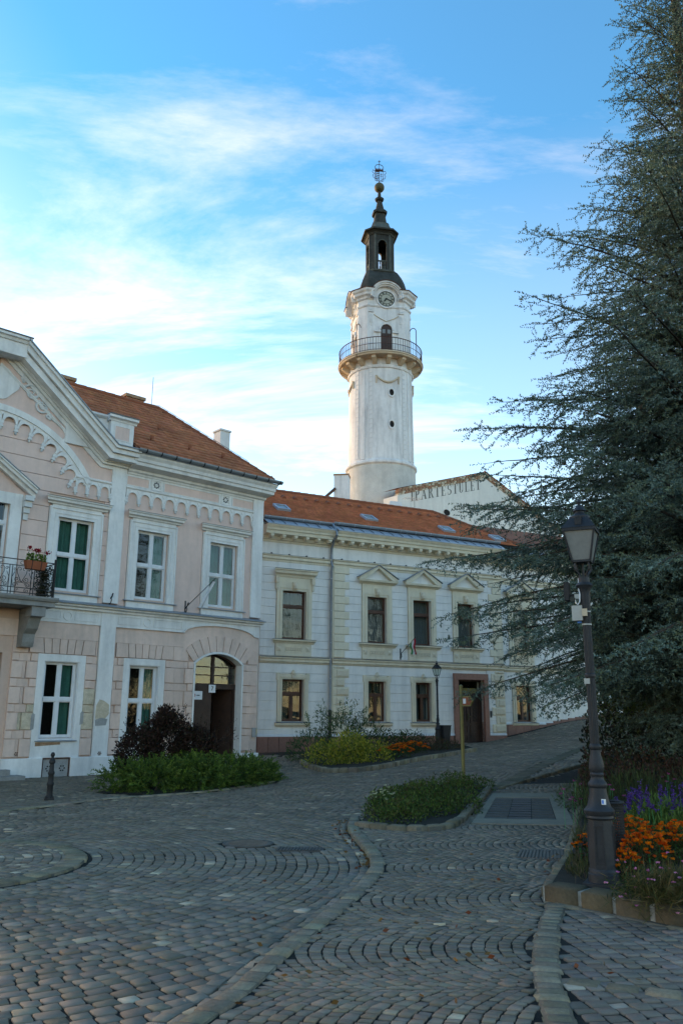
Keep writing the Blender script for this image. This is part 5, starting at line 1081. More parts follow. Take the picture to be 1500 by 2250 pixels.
def psweep(prof, A, c): return MB().loft([[(x, y, z) for x, y in plan(A, c, o)] for o, z in prof])
UA, UC = 2.15, .62
# belfry body with an arched doorway to the front
psweep([(0, 29.3), (0, 34.6)], UA, UC).build('clock_stage', 'tower_white', tw)
psweep([(.002, 29.3), (.06, 29.3), (.06, 29.75), (.002, 29.8)], UA, UC).build('stage_plinth', 'tower_white', tw)
psweep([(.002, 33.55), (.07, 33.6), (.10, 33.7), (.05, 33.76), (.002, 33.8)], UA, UC).build('stage_moulding', 'tower_white', tw)
def corner_sweep(prof, A, c, x0):                     # moulding round one chamfered corner, stopping short of the dial
    rings = []
    for P in range(4):
        rings.append([])
    for o, z in prof:
        a = A+o; q = a-(c+o*.58)
        for k, p in enumerate([(x0, -a), (q, -a), (a, -q), (a, -x0)]): rings[k].append((p[0], p[1], z))
    return MB().loft(rings)
for c_ in range(4):
    corner_sweep([(-.02, 34.15), (.12, 34.25), (.16, 34.38), (.34, 34.5), (.38, 34.68), (.50, 34.8), (.54, 34.96), (-.3, 35.05)], UA, UC, 1.03).build('stage_cornice', 'tower_white', tw, rot=(0, 0, c_*PI/2), smooth=False)
    corner_sweep([(-.3, 35.051), (.54, 34.961), (.58, 34.965), (.60, 35.02), (-.3, 35.12)], UA, UC, 1.03).build('cornice_edge', 'rust_iron', tw, rot=(0, 0, c_*PI/2))
for c_ in range(4):
    e = empty('clock_face' if c_ == 0 else 'clock_face', (0, 0, 0), c_*PI/2, tw); y = -UA
    MB().arc(0, 34.30, .66, .80, 0, 2*PI, 36, y-.12, y+.0).build('dial_surround', 'tower_white', e, smooth=True)
    MB().arc(0, 34.38, 1.00, 1.10, -.12, PI+.12, 26, y-.30, y+.0).arc(0, 34.38, 1.10, 1.22, -.10, PI+.10, 26, y-.42, y).arc(0, 34.38, 1.22, 1.33, -.06, PI+.06, 26, y-.52, y).build('arched_cornice', 'tower_white', e, smooth=True)
    MB().arc(0, 34.38, 1.345, 1.385, .42, PI-.42, 26, y-.58, y+.5).build('arch_edge', 'rust_iron', e, smooth=True); MB().prism([(1.34*math.cos(q), 34.38+1.34*math.sin(q)) for q in np.linspace(0, PI, 20)], y-.02, y+.9).build('arch_infill', 'tower_white', e)
    MB().lathe([(.66, 0), (.66, .05)], 36).build('dial', 'dial', e, loc=(0, y-.05, 34.30), rot=(PI/2, 0, 0)); MB().arc(0, 34.30, .62, .68, 0, 2*PI, 36, y-.125, y-.09).arc(0, 34.30, .40, .43, 0, 2*PI, 30, y-.108, y-.10).build('dial_ring', 'dial_dark', e)
    for h in range(12):
        ns = (2, 1, 2, 3, 3, 2, 2, 3, 4, 3, 2, 3)[h]; nm = MB()
        for k in range(ns): x = (k-(ns-1)/2)*.055; nm.box(x-.016, x+.016, -.012, 0, .44, .60)
        nm.build('numeral', 'dial_dark', e, loc=(0, y-.10, 34.30), rot=(0, h*PI/6, 0))
    for ln, wd, ang in ((.36, .05, R_(218)), (.56, .04, R_(110))): MB().prism([(-wd, -.10), (wd, -.10), (wd*1.3, ln*.6), (0, ln), (-wd*1.3, ln*.6)], -.012, 0).build('hand', 'dial_dark', e, loc=(0, y-.118, 34.30), rot=(0, ang, 0))
    # strip capitals and swag under the dial
    for s_ in (-1, 1):
        x = s_*1.22; MB().box(x-.22, x+.22, y-.09, y, 33.1, 33.2).box(x-.15, x+.15, y-.06, y, 33.25, 33.5).box(x-.12, x-.05, y-.05, y, 32.2, 32.9).box(x+.05, x+.12, y-.05, y, 32.2, 32.9).box(x-.03, x+.03, y-.05, y, 31.9, 32.9).build('strip_capital', 'tower_white', e)
    MB().tube([(1.0*u, y-.03, 32.9-.55*(1-abs(u))**.8-.0) for u in np.linspace(-1, 1, 15)], .035, 5).build('swag', 'tower_corbel', e)
    yd = y-.001
    MB().arc(0, 31.62, .46, .60, 0, PI, 16, y-.14, y).box(-.62, -.46, y-.06, y, 29.35, 31.62).box(.46, .62, y-.06, y, 29.35, 31.62).box(-1.0, -.46, y-.16, y, 31.36, 31.54).box(.46, 1.0, y-.16, y, 31.36, 31.54).build('door_surround', 'tower_white', e)
    MB().prism([(-.46, 29.34), (.46, 29.34), (.46, 31.62)]+[(.46*math.cos(q), 31.62+.46*math.sin(q)) for q in np.linspace(.1, PI-.1, 12)]+[(-.46, 31.62)], y-.03, y-.005).build('gallery_door', 'door_brown', e)
    for x in (-.21, .21): B('door_pane', 'lamp_glass', e, x-.13, x+.13, y-.04, y-.03, 31.32, 31.66)
    MB().box(-.02, .02, y-.05, y-.03, 29.36, 31.95).box(-.42, .42, y-.05, y-.03, 31.16, 31.24).build('door_bars', 'door_brown', e)
# copper roof: bell, lantern, spire
def oc(prof, name, mat, rot=PI/8, n=8): return MB().lathe([(r/math.cos(PI/8) if n == 8 else r, z) for r, z in prof], n, a0=rot).build(name, mat, tw)
psweep([(-.15, 34.98), (-.22, 35.25), (-.28, 35.8), (-.40, 36.3), (-.60, 36.8), (-.80, 37.15), (-.92, 37.35)], UA, .62).build('bell_roof', 'copper', tw)
psweep([(0, 37.3), (.10, 37.36), (.12, 37.5), (.0, 37.58)], 1.22, .45).build('lantern_base', 'copper_pale', tw)
LA, LC = 1.02, .36; lz0, lz1 = 37.58, 41.0
for c_ in range(4):
    e = empty('lantern_side', (0, 0, 0), c_*PI/2, tw); q = LA-LC; ow = .34
    h = MB().box(-q, -ow, -LA, -LA+.16, lz0, lz1).box(ow, q, -LA, -LA+.16, lz0, lz1)
    pts = [(-ow, lz1), (-ow, 40.05)]+[(ow*math.cos(t_), 40.05+ow*math.sin(t_)) for t_ in np.linspace(PI, 0, 10)]+[(ow, 40.05), (ow, lz1)]; h.prism(pts[0:1]+pts[2:-2]+pts[-1:], -LA, -LA+.16); h.build('pier', 'copper', e)
    MB().add([(q, -LA, lz0), (LA, -q, lz0), (LA-.12, -q+.1, lz0), (q-.05, -LA+.16, lz0), (q, -LA, lz1), (LA, -q, lz1), (LA-.12, -q+.1, lz1), (q-.05, -LA+.16, lz1)], [(0,3,2,1),(4,5,6,7),(0,1,5,4),(1,2,6,5),(2,3,7,6),(3,0,4,7)]).build('corner_pier', 'copper', e)
    MB().box(-q-.03, -q+.10, -LA-.05, -LA, lz0, lz1).box(q-.10, q+.03, -LA-.05, -LA, lz0, lz1).arc(0, 40.05, ow, ow+.06, 0, PI, 12, -LA-.04, -LA).build('pilaster', 'copper_pale', e)
    MB().box(-ow, ow, -LA+.02, -LA+.14, 38.42, 38.52).box(-ow, ow, -LA+.02, -LA+.14, lz0, lz0+.10).build('parapet_rail', 'copper_pale', e)
    for x in (-.2, 0, .2): MB().lathe([(.05, lz0+.1), (.075, lz0+.3), (.035, lz0+.5), (.065, lz0+.7), (.05, lz0+.84)], 8, x, -LA+.08).build('baluster', 'copper_pale', e)
psweep([(-.2, 40.9), (.06, 40.9), (.12, 41.05), (.26, 41.15), (.42, 41.2), (.44, 41.32), (.1, 41.5), (-.02, 41.52)], LA, LC).build('lantern_cornice', 'copper', tw)
psweep([(-.08, 41.5), (-.06, 41.6), (-.30, 42.15), (-.32, 42.3), (-.42, 42.35)], LA, LC).build('lantern_roof', 'copper_pale', tw)
psweep([(0, 42.3), (-.14, 43.3), (-.15, 43.38)], .56, .18).build('spire', 'copper', tw); psweep([(0, 43.36), (.12, 43.4), (.14, 43.6), (.02, 43.72)], .46, .15).build('spire_ring', 'copper', tw)
psweep([(0, 43.7), (-.22, 44.75)], .38, .12).build('spire', 'copper', tw); MB().lathe([(.16, 44.7), (.34, 44.8), (.40, 44.95), (.28, 45.05), (.16, 45.1), (.12, 45.7)], 16).build('spire_knob', 'copper', tw, smooth=True)
MB().lathe([(.43*math.sin(PI*i/14)+.01, 46.1-.43*math.cos(PI*i/14)) for i in range(15)], 24).build('gilt_ball', 'brass_patina', tw, smooth=True)
f_ = MB().tube([(0, 0, 46.5), (0, 0, 46.75)], .05, 6)
sh = [(-.36, 47.75), (.36, 47.75), (.36, 47.1), (.22, 46.85), (0, 46.75), (-.22, 46.85), (-.36, 47.1), (-.36, 47.75)]; f_.tube([(x, 0, z) for x, z in sh], .03, 5).tube([(0, 0, 46.75), (0, 0, 47.78)], .025, 5)
for z in (46.98, 47.16, 47.34, 47.52, 47.68): f_.box(-.35, 0, -.012, .012, z-.045, z+.035)
f_.tube([(.18, 0, 46.95), (.18, 0, 47.62)], .022, 5).tube([(.07, 0, 47.45), (.29, 0, 47.45)], .02, 5).tube([(.05, 0, 47.28), (.31, 0, 47.28)], .02, 5)
for s_ in (1, -1): f_.tube([(s_*.36, 0, 47.75), (s_*.56, 0, 47.82), (s_*.60, 0, 47.62), (s_*.46, 0, 47.45), (s_*.56, 0, 47.3), (s_*.5, 0, 47.05), (s_*.36, 0, 47.0), (s_*.38, 0, 46.82), (s_*.15, 0, 46.72)], .026, 5)
f_.build('coat_of_arms', 'rust_iron', tw)
k_ = MB().box(-.36, .36, -.03, .03, 47.80, 47.92)
k_.tube([(-.34, 0, 47.92), (-.38, 0, 48.15), (-.25, 0, 48.36), (0, 0, 48.42), (.25, 0, 48.36), (.38, 0, 48.15), (.34, 0, 47.92)], .028, 5).tube([(0, 0, 47.9), (0, 0, 48.5)], .02, 5).tube([(0, 0, 48.4), (.02, 0, 48.86)], .026, 5).tube([(-.1, 0, 48.7), (.12, 0, 48.72)], .026, 5)
for x in (-.25, -.08, .08, .25): k_.lathe([(.02, 47.9), (.05, 47.98), (.01, 48.06)], 6, x)
k_.build('crown', 'rust_iron', tw)
# annex pier left of the tower foot
an = thing('rendered_pier', 'plain pale rendered pier with a thin cap standing left of the tower foot', 'pier', (.03, 57., 0), R_(-8)); B('shaft', 'tower_white', an, -.52, .52, -.5, .5, 0, 18.55); B('cap', 'brick', an, -.56, .56, -.54, .54, 18.55, 18.65)
# ================================================================ GABLE WITH FADED LETTERING
BO = (4.03265, 57., 0.); BA = PI/2-R_(50)
gh_ = thing('gable_house', 'pale rendered gable wall with brick verge and faded painted lettering right of the tower', 'house', BO, BA)
zl, zp, tp = 17.72, 20.88, 9.75; zr = lambda t_: zp-.30*(t_-tp) if t_ > tp else zl+(zp-zl)*t_/tp
zr = lambda t_: zp-.345*(t_-tp) if t_ > tp else zl+(zp-zl)*t_/tp
MB().prism([(0, 0), (20, 0), (20, zr(20)-.5), (tp, zp-.5), (0, zl-.5)], 0, 1.5).build('gable_wall', 'back_wall', gh_)

bmsh = [MB().cbox(-.15, .15, -.06, .3, -.055, .055, .012).mesh('verge_brick', m_) for m_ in ('brick', 'chimney_brick', 'raw_plaster')]
for sg, a, b in ((1, 0, tp), (-1, tp, 19.6)):
    n = int(abs(b-a)/.34); sl = math.atan2(zr(b)-zr(a), b-a)
    for i in range(n):
        for r in range(4):
            t_ = a+(b-a)*(i+.5+.25*(r % 2))/n; link('verge_brick', bmsh[random.choice((0, 0, 2, 2, 1))], gh_, (t_, .02+random.uniform(-.03, .02), zr(t_)-.45+.125*r), (0, -sl, 0))
rf = MB().add([(-.05, .1, zl+.02), (tp, .1, zp+.05), (20.2, .1, zr(20.2)+.02), (20.2, 1.6, zr(20.2)+.02), (tp, 1.6, zp+.05), (-.05, 1.6, zl+.02)], [(0, 1, 4, 5), (1, 2, 3, 4)]).build('roof', 'tile_dark', gh_)
rm = MB().tube([(-.18, 0, 0), (.18, 0, 0)], .10, 7).mesh('verge_tile', 'tile_dark')
for i in range(28): t_ = tp+.2+i*.36; link('verge_tile', rm, rf, (t_, .05, zr(t_)+.06), (0, math.atan(.345), 0))
def ellring(cx, cz, rx, rz, ix, iz, a0, a1, n=10):
    return [[(cx+rx*math.cos(a), cz+rz*math.sin(a)), (cx+rx*math.cos(b), cz+rz*math.sin(b)), (cx+ix*math.cos(b), cz+iz*math.sin(b)), (cx+ix*math.cos(a), cz+iz*math.sin(a))] for a, b in zip(np.linspace(a0, a1, n+1)[:-1], np.linspace(a0, a1, n+1)[1:])]
rc = lambda x0, z0, x1, z1: [(x0, z0), (x1, z0), (x1, z1), (x0, z1)]
def letter(ch):
    S, th = .045, .17
    stem = lambda x: [rc(x, 0, x+th, 1), rc(x-.09, 0, x+th+.09, S), rc(x-.09, 1-S, x+th+.09, 1)]
    if ch == 'I': return stem(.1), .38
    if ch == 'P': return stem(.1)+ellring(.27, .74, .30, .26, .14, .21, -PI/2, PI/2), .64
    if ch == 'R': return stem(.1)+ellring(.27, .76, .28, .24, .13, .19, -PI/2, PI/2)+[[(.34, .52), (.44, .52), (.70, .0), (.52, 0)], rc(.5, 0, .76, S)], .74
    if ch == 'A': return [[(.08, 0), (.14, 0), (.36, 1), (.31, 1)], [(.30, 1), (.42, 1), (.66, 0), (.48, 0)], rc(.18, .32, .5, .37), rc(0, 0, .22, S), rc(.42, 0, .72, S)], .74
    if ch == 'T': return [rc(.24, 0, .41, 1), rc(.15, 0, .5, S), rc(.0, 1-S, .65, 1), rc(0, .76, .035, 1), rc(.615, .76, .65, 1)], .66
    if ch == 'E': return stem(.1)+[rc(.2, 0, .6, S), rc(.2, 1-S, .58, 1), rc(.25, .49, .45, .53), rc(.565, 0, .6, .24), rc(.545, .78, .58, 1), rc(.43, .40, .46, .62)], .66
    if ch == 'S': return ellring(.32, .74, .25, .26, .12, .21, .25*PI, 1.45*PI)+ellring(.32, .27, .27, .27, .12, .22, -.75*PI, .45*PI)+[rc(.5, .72, .54, .96), rc(.08, .04, .12, .30), [(.13, .62), (.24, .55), (.52, .36), (.44, .47)]], .64
    if ch in 'UÜ':
        o = [rc(.1, .25, .27, 1), rc(.02, 1-S, .35, 1), rc(.52, .25, .57, 1), rc(.44, 1-S, .65, 1)]+ellring(.335, .27, .235, .27, .11, .22, PI, 2*PI)
        return o+([rc(.16, 1.08, .26, 1.2), rc(.40, 1.08, .50, 1.2)] if ch == 'Ü' else []), .68
    if ch == 'L': return stem(.1)+[rc(.2, 0, .6, S), rc(.565, 0, .6, .26)], .64
x, lh = 1.30, .80
word = 'IPARTESTÜLET'; tot = sum(letter(c)[1] for c in word); sx = (9.15-1.30)/(tot*lh+.11*11)
for i, ch in enumerate(word):
    P, w_ = letter(ch); o_ = MB(); 
    for poly in P: o_.prism([(p*lh*sx, q*lh) for p, q in poly], -.004-.0006*(len(o_.v) % 7), .0)
    base = 16.97+(x-1.30)*.30; me = o_.mesh('letter', 'text_grey')
    for v_ in me.vertices: v_.co.z += v_.co.x*.30
    link('letter', me, gh_, (x, 0, base)); x += (w_*lh+.11)*sx
ov = empty('oval_vent', (5.1, -.02, 16.75), 0, gh_); n = 18; rim = MB()
for i in range(n):
    q0, q1 = 2*PI*i/n, 2*PI*(i+1)/n; rim.prism([(.36*math.cos(q0), .24*math.sin(q0)), (.36*math.cos(q1), .24*math.sin(q1)), (.44*math.cos(q1), .31*math.sin(q1)), (.44*math.cos(q0), .31*math.sin(q0))], -.04, .05)
rim.build('rim', 'back_wall', ov); MB().prism([(.36*math.cos(2*PI*i/n), .24*math.sin(2*PI*i/n)) for i in range(n)], -.01, .01).build('opening', 'room', ov)
# ================================================================ STREET FURNITURE
def px_prof(lst, Y):
    """(pixel row, full width in pixels) of something upright at depth Y -> (radius, height)"""
    out = []
    for y, w_ in lst:
        z = CAMH+Y*math.tan(PITCH-math.atan((y-1125)/FPX)); dep = Y*math.cos(PITCH)+(z-CAMH)*math.sin(PITCH); out.append((w_/2*dep/FPX, z))
    return out
LY = 8.5; LX = 2.54; LZ = .17
zpx = lambda y: CAMH+LY*math.tan(PITCH-math.atan((y-1125)/FPX))
def lamp_post(name, label, loc, rz, extras, group='cast iron lamp posts'):
    t = thing(name, label, 'street lamp', loc, rz, group); z0 = zpx(1946)
    pp = lambda l: [(r, z-z0) for r, z in px_prof(l, LY)]
    b0 = pp([(1946, 92), (1934, 92)]); MB().box(-b0[0][0]*.86, b0[0][0]*.86, -b0[0][0]*.86, b0[0][0]*.86, -.03, b0[1][1]).build('base_plate', 'iron_grey', t)
    MB().lathe(pp([(1936, 66), (1916, 66), (1914, 62), (1908, 62), (1904, 57)]), 24).build('foot', 'iron_grey', t, smooth=True)
    MB().lathe(pp([(1905, 58), (1796, 53)]), 8, a0=PI/8).build('pedestal', 'iron_grey', t)
    pn = pp([(1892, 50), (1808, 48)])
    for k in range(4):
        a = k*PI/2; MB().box(-.045, -.033, -.006, .006, pn[0][1], pn[1][1]).box(.033, .045, -.006, .006, pn[0][1], pn[1][1]).box(-.033, .033, -.006, .006, pn[1][1]-.012, pn[1][1]).box(-.033, .033, -.006, .006, pn[0][1], pn[0][1]+.012).build('panel_moulding', 'iron_grey', t, loc=(.118*math.sin(a), -.118*math.cos(a), 0), rot=(0, 0, a))
    MB().lathe(pp([(1797, 54), (1793, 60), (1788, 58), (1784, 64), (1777, 66), (1773, 60), (1768, 51), (1755, 44), (1740, 38), (1728, 36), (1726, 39), (1721, 42), (1717, 40), (1712, 31), (1706, 27), (1702, 27), (1700, 30), (1697, 30), (1694, 27), (1688, 32), (1680, 33), (1670, 30), (1655, 23), (1645, 21), (1642, 25), (1638, 27), (1634, 25), (1631, 20)]), 28).build('column_base', 'iron_grey', t, smooth=True)
    n = 36; rings = []
    for y, w_ in ((1632, 20), (1483, 19.5), (1360, 18), (1338, 18)):
        (r, z), = pp([(y, w_)]); rings.append([(r*(1 if i % 2 else .90)*math.cos(2*PI*i/n), r*(1 if i % 2 else .90)*math.sin(2*PI*i/n), z) for i in range(n)])
    MB().loft(rings).build('fluted_shaft', 'iron_grey', t)
    MB().lathe(pp([(1486, 20), (1484, 24), (1479, 24), (1477, 20)]), 24).build('shaft_collar', 'iron_grey', t, smooth=True)
    MB().lathe(pp([(1338, 19), (1330, 22), (1318, 21), (1310, 24), (1303, 22), (1298, 24), (1292, 26), (1286, 34), (1284, 36), (1281, 34), (1277, 25), (1266, 24)]), 24).build('capital', 'iron_grey', t, smooth=True)
    (rb, zb), (rt, zt) = pp([(1232, 39), (1164, 68)]); (_, z1), = pp([(1268, 10)])
    for k in range(4):
        a = PI/4+k*PI/2; c, s_ = math.cos(a), math.sin(a); D = zb-z1
        MB().tube([(c*.045, s_*.045, z1-.02), (c*.05, s_*.05, z1+D*.2), (c*.095, s_*.095, z1+D*.5), (c*.10, s_*.10, z1+D*.75), (c*rb*.95, s_*rb*.95, zb)], .012, 5).build('support_scroll', 'iron_grey', t)
    MB().tube([(0, 0, z1-.02), (0, 0, zb)], .012, 6).build('centre_rod', 'iron_grey', t)
    ln = MB().box(-rb, rb, -rb, rb, zb-.012, zb+.012).build('lantern', 'iron_grey', t)
    for sx_, sy_ in ((1, 1), (1, -1), (-1, 1), (-1, -1)): MB().tube([(sx_*rb*.97, sy_*rb*.97, zb), (sx_*rt*.97, sy_*rt*.97, zt)], .013, 4).build('corner_bar', 'iron_grey', ln)
    for k in range(4):
        c, s_ = math.cos(k*PI/2), math.sin(k*PI/2); f = lambda x, y, z: (x*c-y*s_, x*s_+y*c, z)
        MB().add([f(-rb*.93, -rb*.95, zb+.01), f(rb*.93, -rb*.95, zb+.01), f(rt*.93, -rt*.95, zt), f(-rt*.93, -rt*.95, zt)], [(0, 1, 2, 3)]).build('pane', 'lamp_glass' if extras else 'lantern_glass', ln)
    MB().box(-rt*1.03, rt*1.03, -rt*1.03, rt*1.03, zt-.022, zt+.012).build('lantern_rim', 'iron_grey', ln)
    (r2, z2), = pp([(1137, 42)]); MB().add([(-rt*1.06, -rt*1.06, zt+.01), (rt*1.06, -rt*1.06, zt+.01), (rt*1.06, rt*1.06, zt+.01), (-rt*1.06, rt*1.06, zt+.01), (-r2*.9, -r2*.9, z2), (r2*.9, -r2*.9, z2), (r2*.9, r2*.9, z2), (-r2*.9, r2*.9, z2)], [(0, 3, 2, 1), (4, 5, 6, 7), (0, 1, 5, 4), (1, 2, 6, 5), (2, 3, 7, 6), (3, 0, 4, 7)]).build('lantern_roof', 'iron_grey', ln)
    (_, zm), = pp([(1150, 10)]); rm_ = (rt+r2*.9)/2; B('vent_hatch', 'iron_grey', ln, -.035, .035, -rm_-.03, -rm_+.03, zm-.03, zm+.045)
    MB().lathe(pp([(1138, 44), (1134, 44), (1131, 38), (1128, 24), (1125, 20), (1122, 20), (1121, 28), (1119, 27), (1113, 19), (1109, 11), (1106, 5), (1104, 5), (1102, 10), (1100, 10), (1097, 7), (1094, 2)]), 24).build('finial', 'iron_grey', ln, smooth=True)
    return t, z0
lp, lz0 = lamp_post('street_lamp', 'tall black cast iron lamp post with frosted lantern in front of the cedar', (LX, LY, LZ), R_(-25), True)
zq = lambda y: zpx(y)-lz0
B('sticker', 'plastic_white', lp, .03, .072, -.128, -.122, zq(1762), zq(1750), rot=(0, 0, R_(6))); B('sticker_print', 'blue_mark', lp, .034, .052, -.1285, -.1275, zq(1760), zq(1752), rot=(0, 0, R_(6)))
for y0, y1 in ((1343, 1340), (1371, 1368), (1310, 1300)): MB().lathe([(.048, zq(y0)), (.05, zq(y0)), (.05, zq(y1)), (.048, zq(y1))], 20).build('band_clamp', 'plastic_grey', lp)
B('control_box', 'plastic_grey', lp, -.135, -.03, -.06, .06, zq(1361), zq(1328)); B('box_bracket', 'tower_corbel', lp, -.03, .02, -.075, -.05, zq(1352), zq(1336)); B('gland', 'blue_mark', lp, -.09, -.05, -.02, .02, zq(1366), zq(1361))
cam_ = MB().box(-.20, -.15, -.08, .05, zq(1316), zq(1276)).box(-.15, -.09, -.02, .02, zq(1308), zq(1302)).build('security_camera', 'iron', lp); MB().lathe([(.028, 0), (.028, .03)], 12).build('camera_lens', 'dial_dark', cam_, loc=(-.12, -.04, zq(1314)), rot=(PI/2, 0, 0))
MB().box(-.10, -.05, -.05, .02, zq(1313), zq(1303)).build('mounting_block', 'plastic_grey', lp)
MB().tube([(-.052, -.02, zq(1268)), (-.056, -.03, zq(1290)), (-.045, -.045, zq(1303)), (-.05, -.05, zq(1320)), (-.07, -.05, zq(1326)), (-.09, -.045, zq(1322)), (-.10, -.04, zq(1312))], .007, 5).build('cable', 'plastic_white', lp)
MB().box(-.056, -.045, -.03, .03, zq(1502), zq(1487)).box(-.056, .0, -.054, -.05, zq(1500), zq(1488)).build('worn_label', 'plastic_grey', lp)
t2, _ = lamp_post('street_lamp', 'slim black lamp post with clear lantern standing by the white house wall', (0, 0, 0), R_(20), False)
fx = gpt(962, 1640)[0]; l2 = (3.95, 34.3); t2.location = (l2[0], l2[1], float(gh(*l2))+.08); t2.scale = (.86, .86, .86)
# bollard
bx, by = gpt(108, 1760); bo = thing('bollard', 'short black cast iron bollard on the footway in front of the pink house', 'bollard', (bx, by, float(gh(bx, by))), R_(20))
B('foot', 'iron', bo, -.10, .10, -.10, .10, -.04, .055); MB().lathe([(.085, .05), (.075, .09), (.062, .12), (.060, .30), (.072, .32), (.072, .36), (.058, .38), (.055, .52), (.068, .54), (.068, .57), (.05, .60), (.042, .74), (.062, .76), (.065, .79), (.05, .83), (.03, .86), (.026, .88), (.04, .90), (.045, .93), (.03, .97), (.0, .98)], 20).build('post', 'iron', bo, smooth=True)
for k in range(4): MB().lathe([(.022, .05), (.018, .085), (.0, .095)], 8, .07*(1 if k % 2 else -1), .07*(1 if k > 1 else -1)).build('foot_bolt', 'iron', bo)
# signpost
sx_, sy_ = gpt(1018, 1716); sp = thing('signpost', 'ochre painted steel signpost with small edge-on boards behind the small bed', 'signpost', (sx_, sy_, float(gh(sx_, sy_))))
MB().tube([(0, 0, -.1), (0, 0, 2.25)], .045, 10).build('pole', 'pole_ochre', sp, smooth=True); MB().lathe([(.05, 2.23), (.05, 2.26), (.0, 2.29)], 10).build('pole_cap', 'pole_ochre', sp)
e = empty('direction_board', (0, 0, 0), R_(-70), sp); MB().prism([(.05, 1.76), (.48, 1.76), (.60, 1.88), (.48, 2.00), (.05, 2.00)], -.018, .018).build('board', 'pole_ochre', e); MB().prism([(.09, 1.785), (.46, 1.785), (.56, 1.88), (.46, 1.975), (.09, 1.975)], -.022, .022).build('board_face', 'terracotta', e); MB().prism([(.13, 1.82), (.27, 1.82), (.27, 1.94), (.13, 1.94)], -.025, .025).build('pictogram', 'plastic_white', e)
e2 = empty('direction_board', (0, 0, 0), R_(15), sp); MB().prism([(-.04, 2.08), (.36, 2.08), (.42, 2.14), (.36, 2.2), (-.04, 2.2)], -.018, .018).build('board', 'pole_ochre', e2)
# perforated litter bin behind the lamp post, small bin by the far lamp
lx, ly = 2.86, 9.2; lb = thing('litter_bin', 'dark perforated round litter bin half hidden behind the black lamp post', 'bin', (lx, ly, float(gh(lx, ly))+.15))
me = MB()
for i in range(40):
    a = 2*PI*i/40; me.tube([(.125*math.cos(a), .125*math.sin(a), .05), (.135*math.cos(a), .135*math.sin(a), .72)], .0075, 4)
for k in range(24): me.tube([((.125+.0004*k)*math.cos(q), (.125+.0004*k)*math.sin(q), .06+.0285*k) for q in np.linspace(0, 2*PI, 21)], .0065, 4)
me.build('mesh_wall', 'iron', lb); MB().tube([(.140*math.cos(q), .140*math.sin(q), .73) for q in np.linspace(0, 2*PI, 25)], .016, 6).build('rim', 'iron', lb); MB().lathe([(.12, .03), (.12, .05)], 24).build('base', 'iron', lb); MB().box(-.02, .02, .14, .17, -.05, .74).build('support_post', 'iron', lb)
fbx, fby = 4.25, 34.35; fb = thing('litter_bin', 'small grey square litter bin right of the far slim lamp post', 'bin', (fbx, fby, float(gh(fbx, fby))+.06), R_(25)); MB().loft([[(-.15, -.13, .30), (.15, -.13, .30), (.15, .13, .30), (-.15, .13, .30)], [(-.18, -.16, .72), (.18, -.16, .72), (.18, .16, .72), (-.18, .16, .72)]]).build('body', 'iron_grey', fb); B('stand', 'iron', fb, -.14, .14, -.12, .12, -.05, .30); B('lid', 'iron', fb, -.19, .19, -.17, .17, .72, .75)
# ================================================================ CEDAR
def frame(d):
    d = d/np.linalg.norm(d); a = np.cross(d, [0, 0, 1.]); a /= np.linalg.norm(a)+1e-9; return d, a, np.cross(a, d)
CX, CY = 8.6, 17.4; CZ0 = float(gh(CX, CY)); cr = np.random.default_rng(5)
ced = thing('cedar_tree', 'huge blue green cedar with layered feathery branches filling the right of the view', 'tree', (CX, CY, CZ0+.12))
MB().tube([(0, 0, -.3), (.02, 0, 2), (.05, .03, 6), (0, 0, 12), (-.05, 0, 18), (0, 0, 24.5)], [.50, .42, .34, .24, .13, .03], 14).build('trunk', 'bark', ced, smooth=True)
SILH = [(-.5, 1.5), (1.0, 2.2), (2.0, 3.4), (2.6, 4.9), (3.3, 6.7), (4.8, 6.5), (6.2, 5.7), (7.8, 4.75), (10, 4.0), (12, 3.15), (14, 2.3), (16.8, 1.75), (19.4, 1.0), (22, .6), (24.6, .15)]
silh = lambda z: float(np.interp(z, [a for a, _ in SILH], [b for _, b in SILH]))
twig_p, twig_d, twig_l = [], [], []; wood = MB()
zb_ = .9; kk = 0
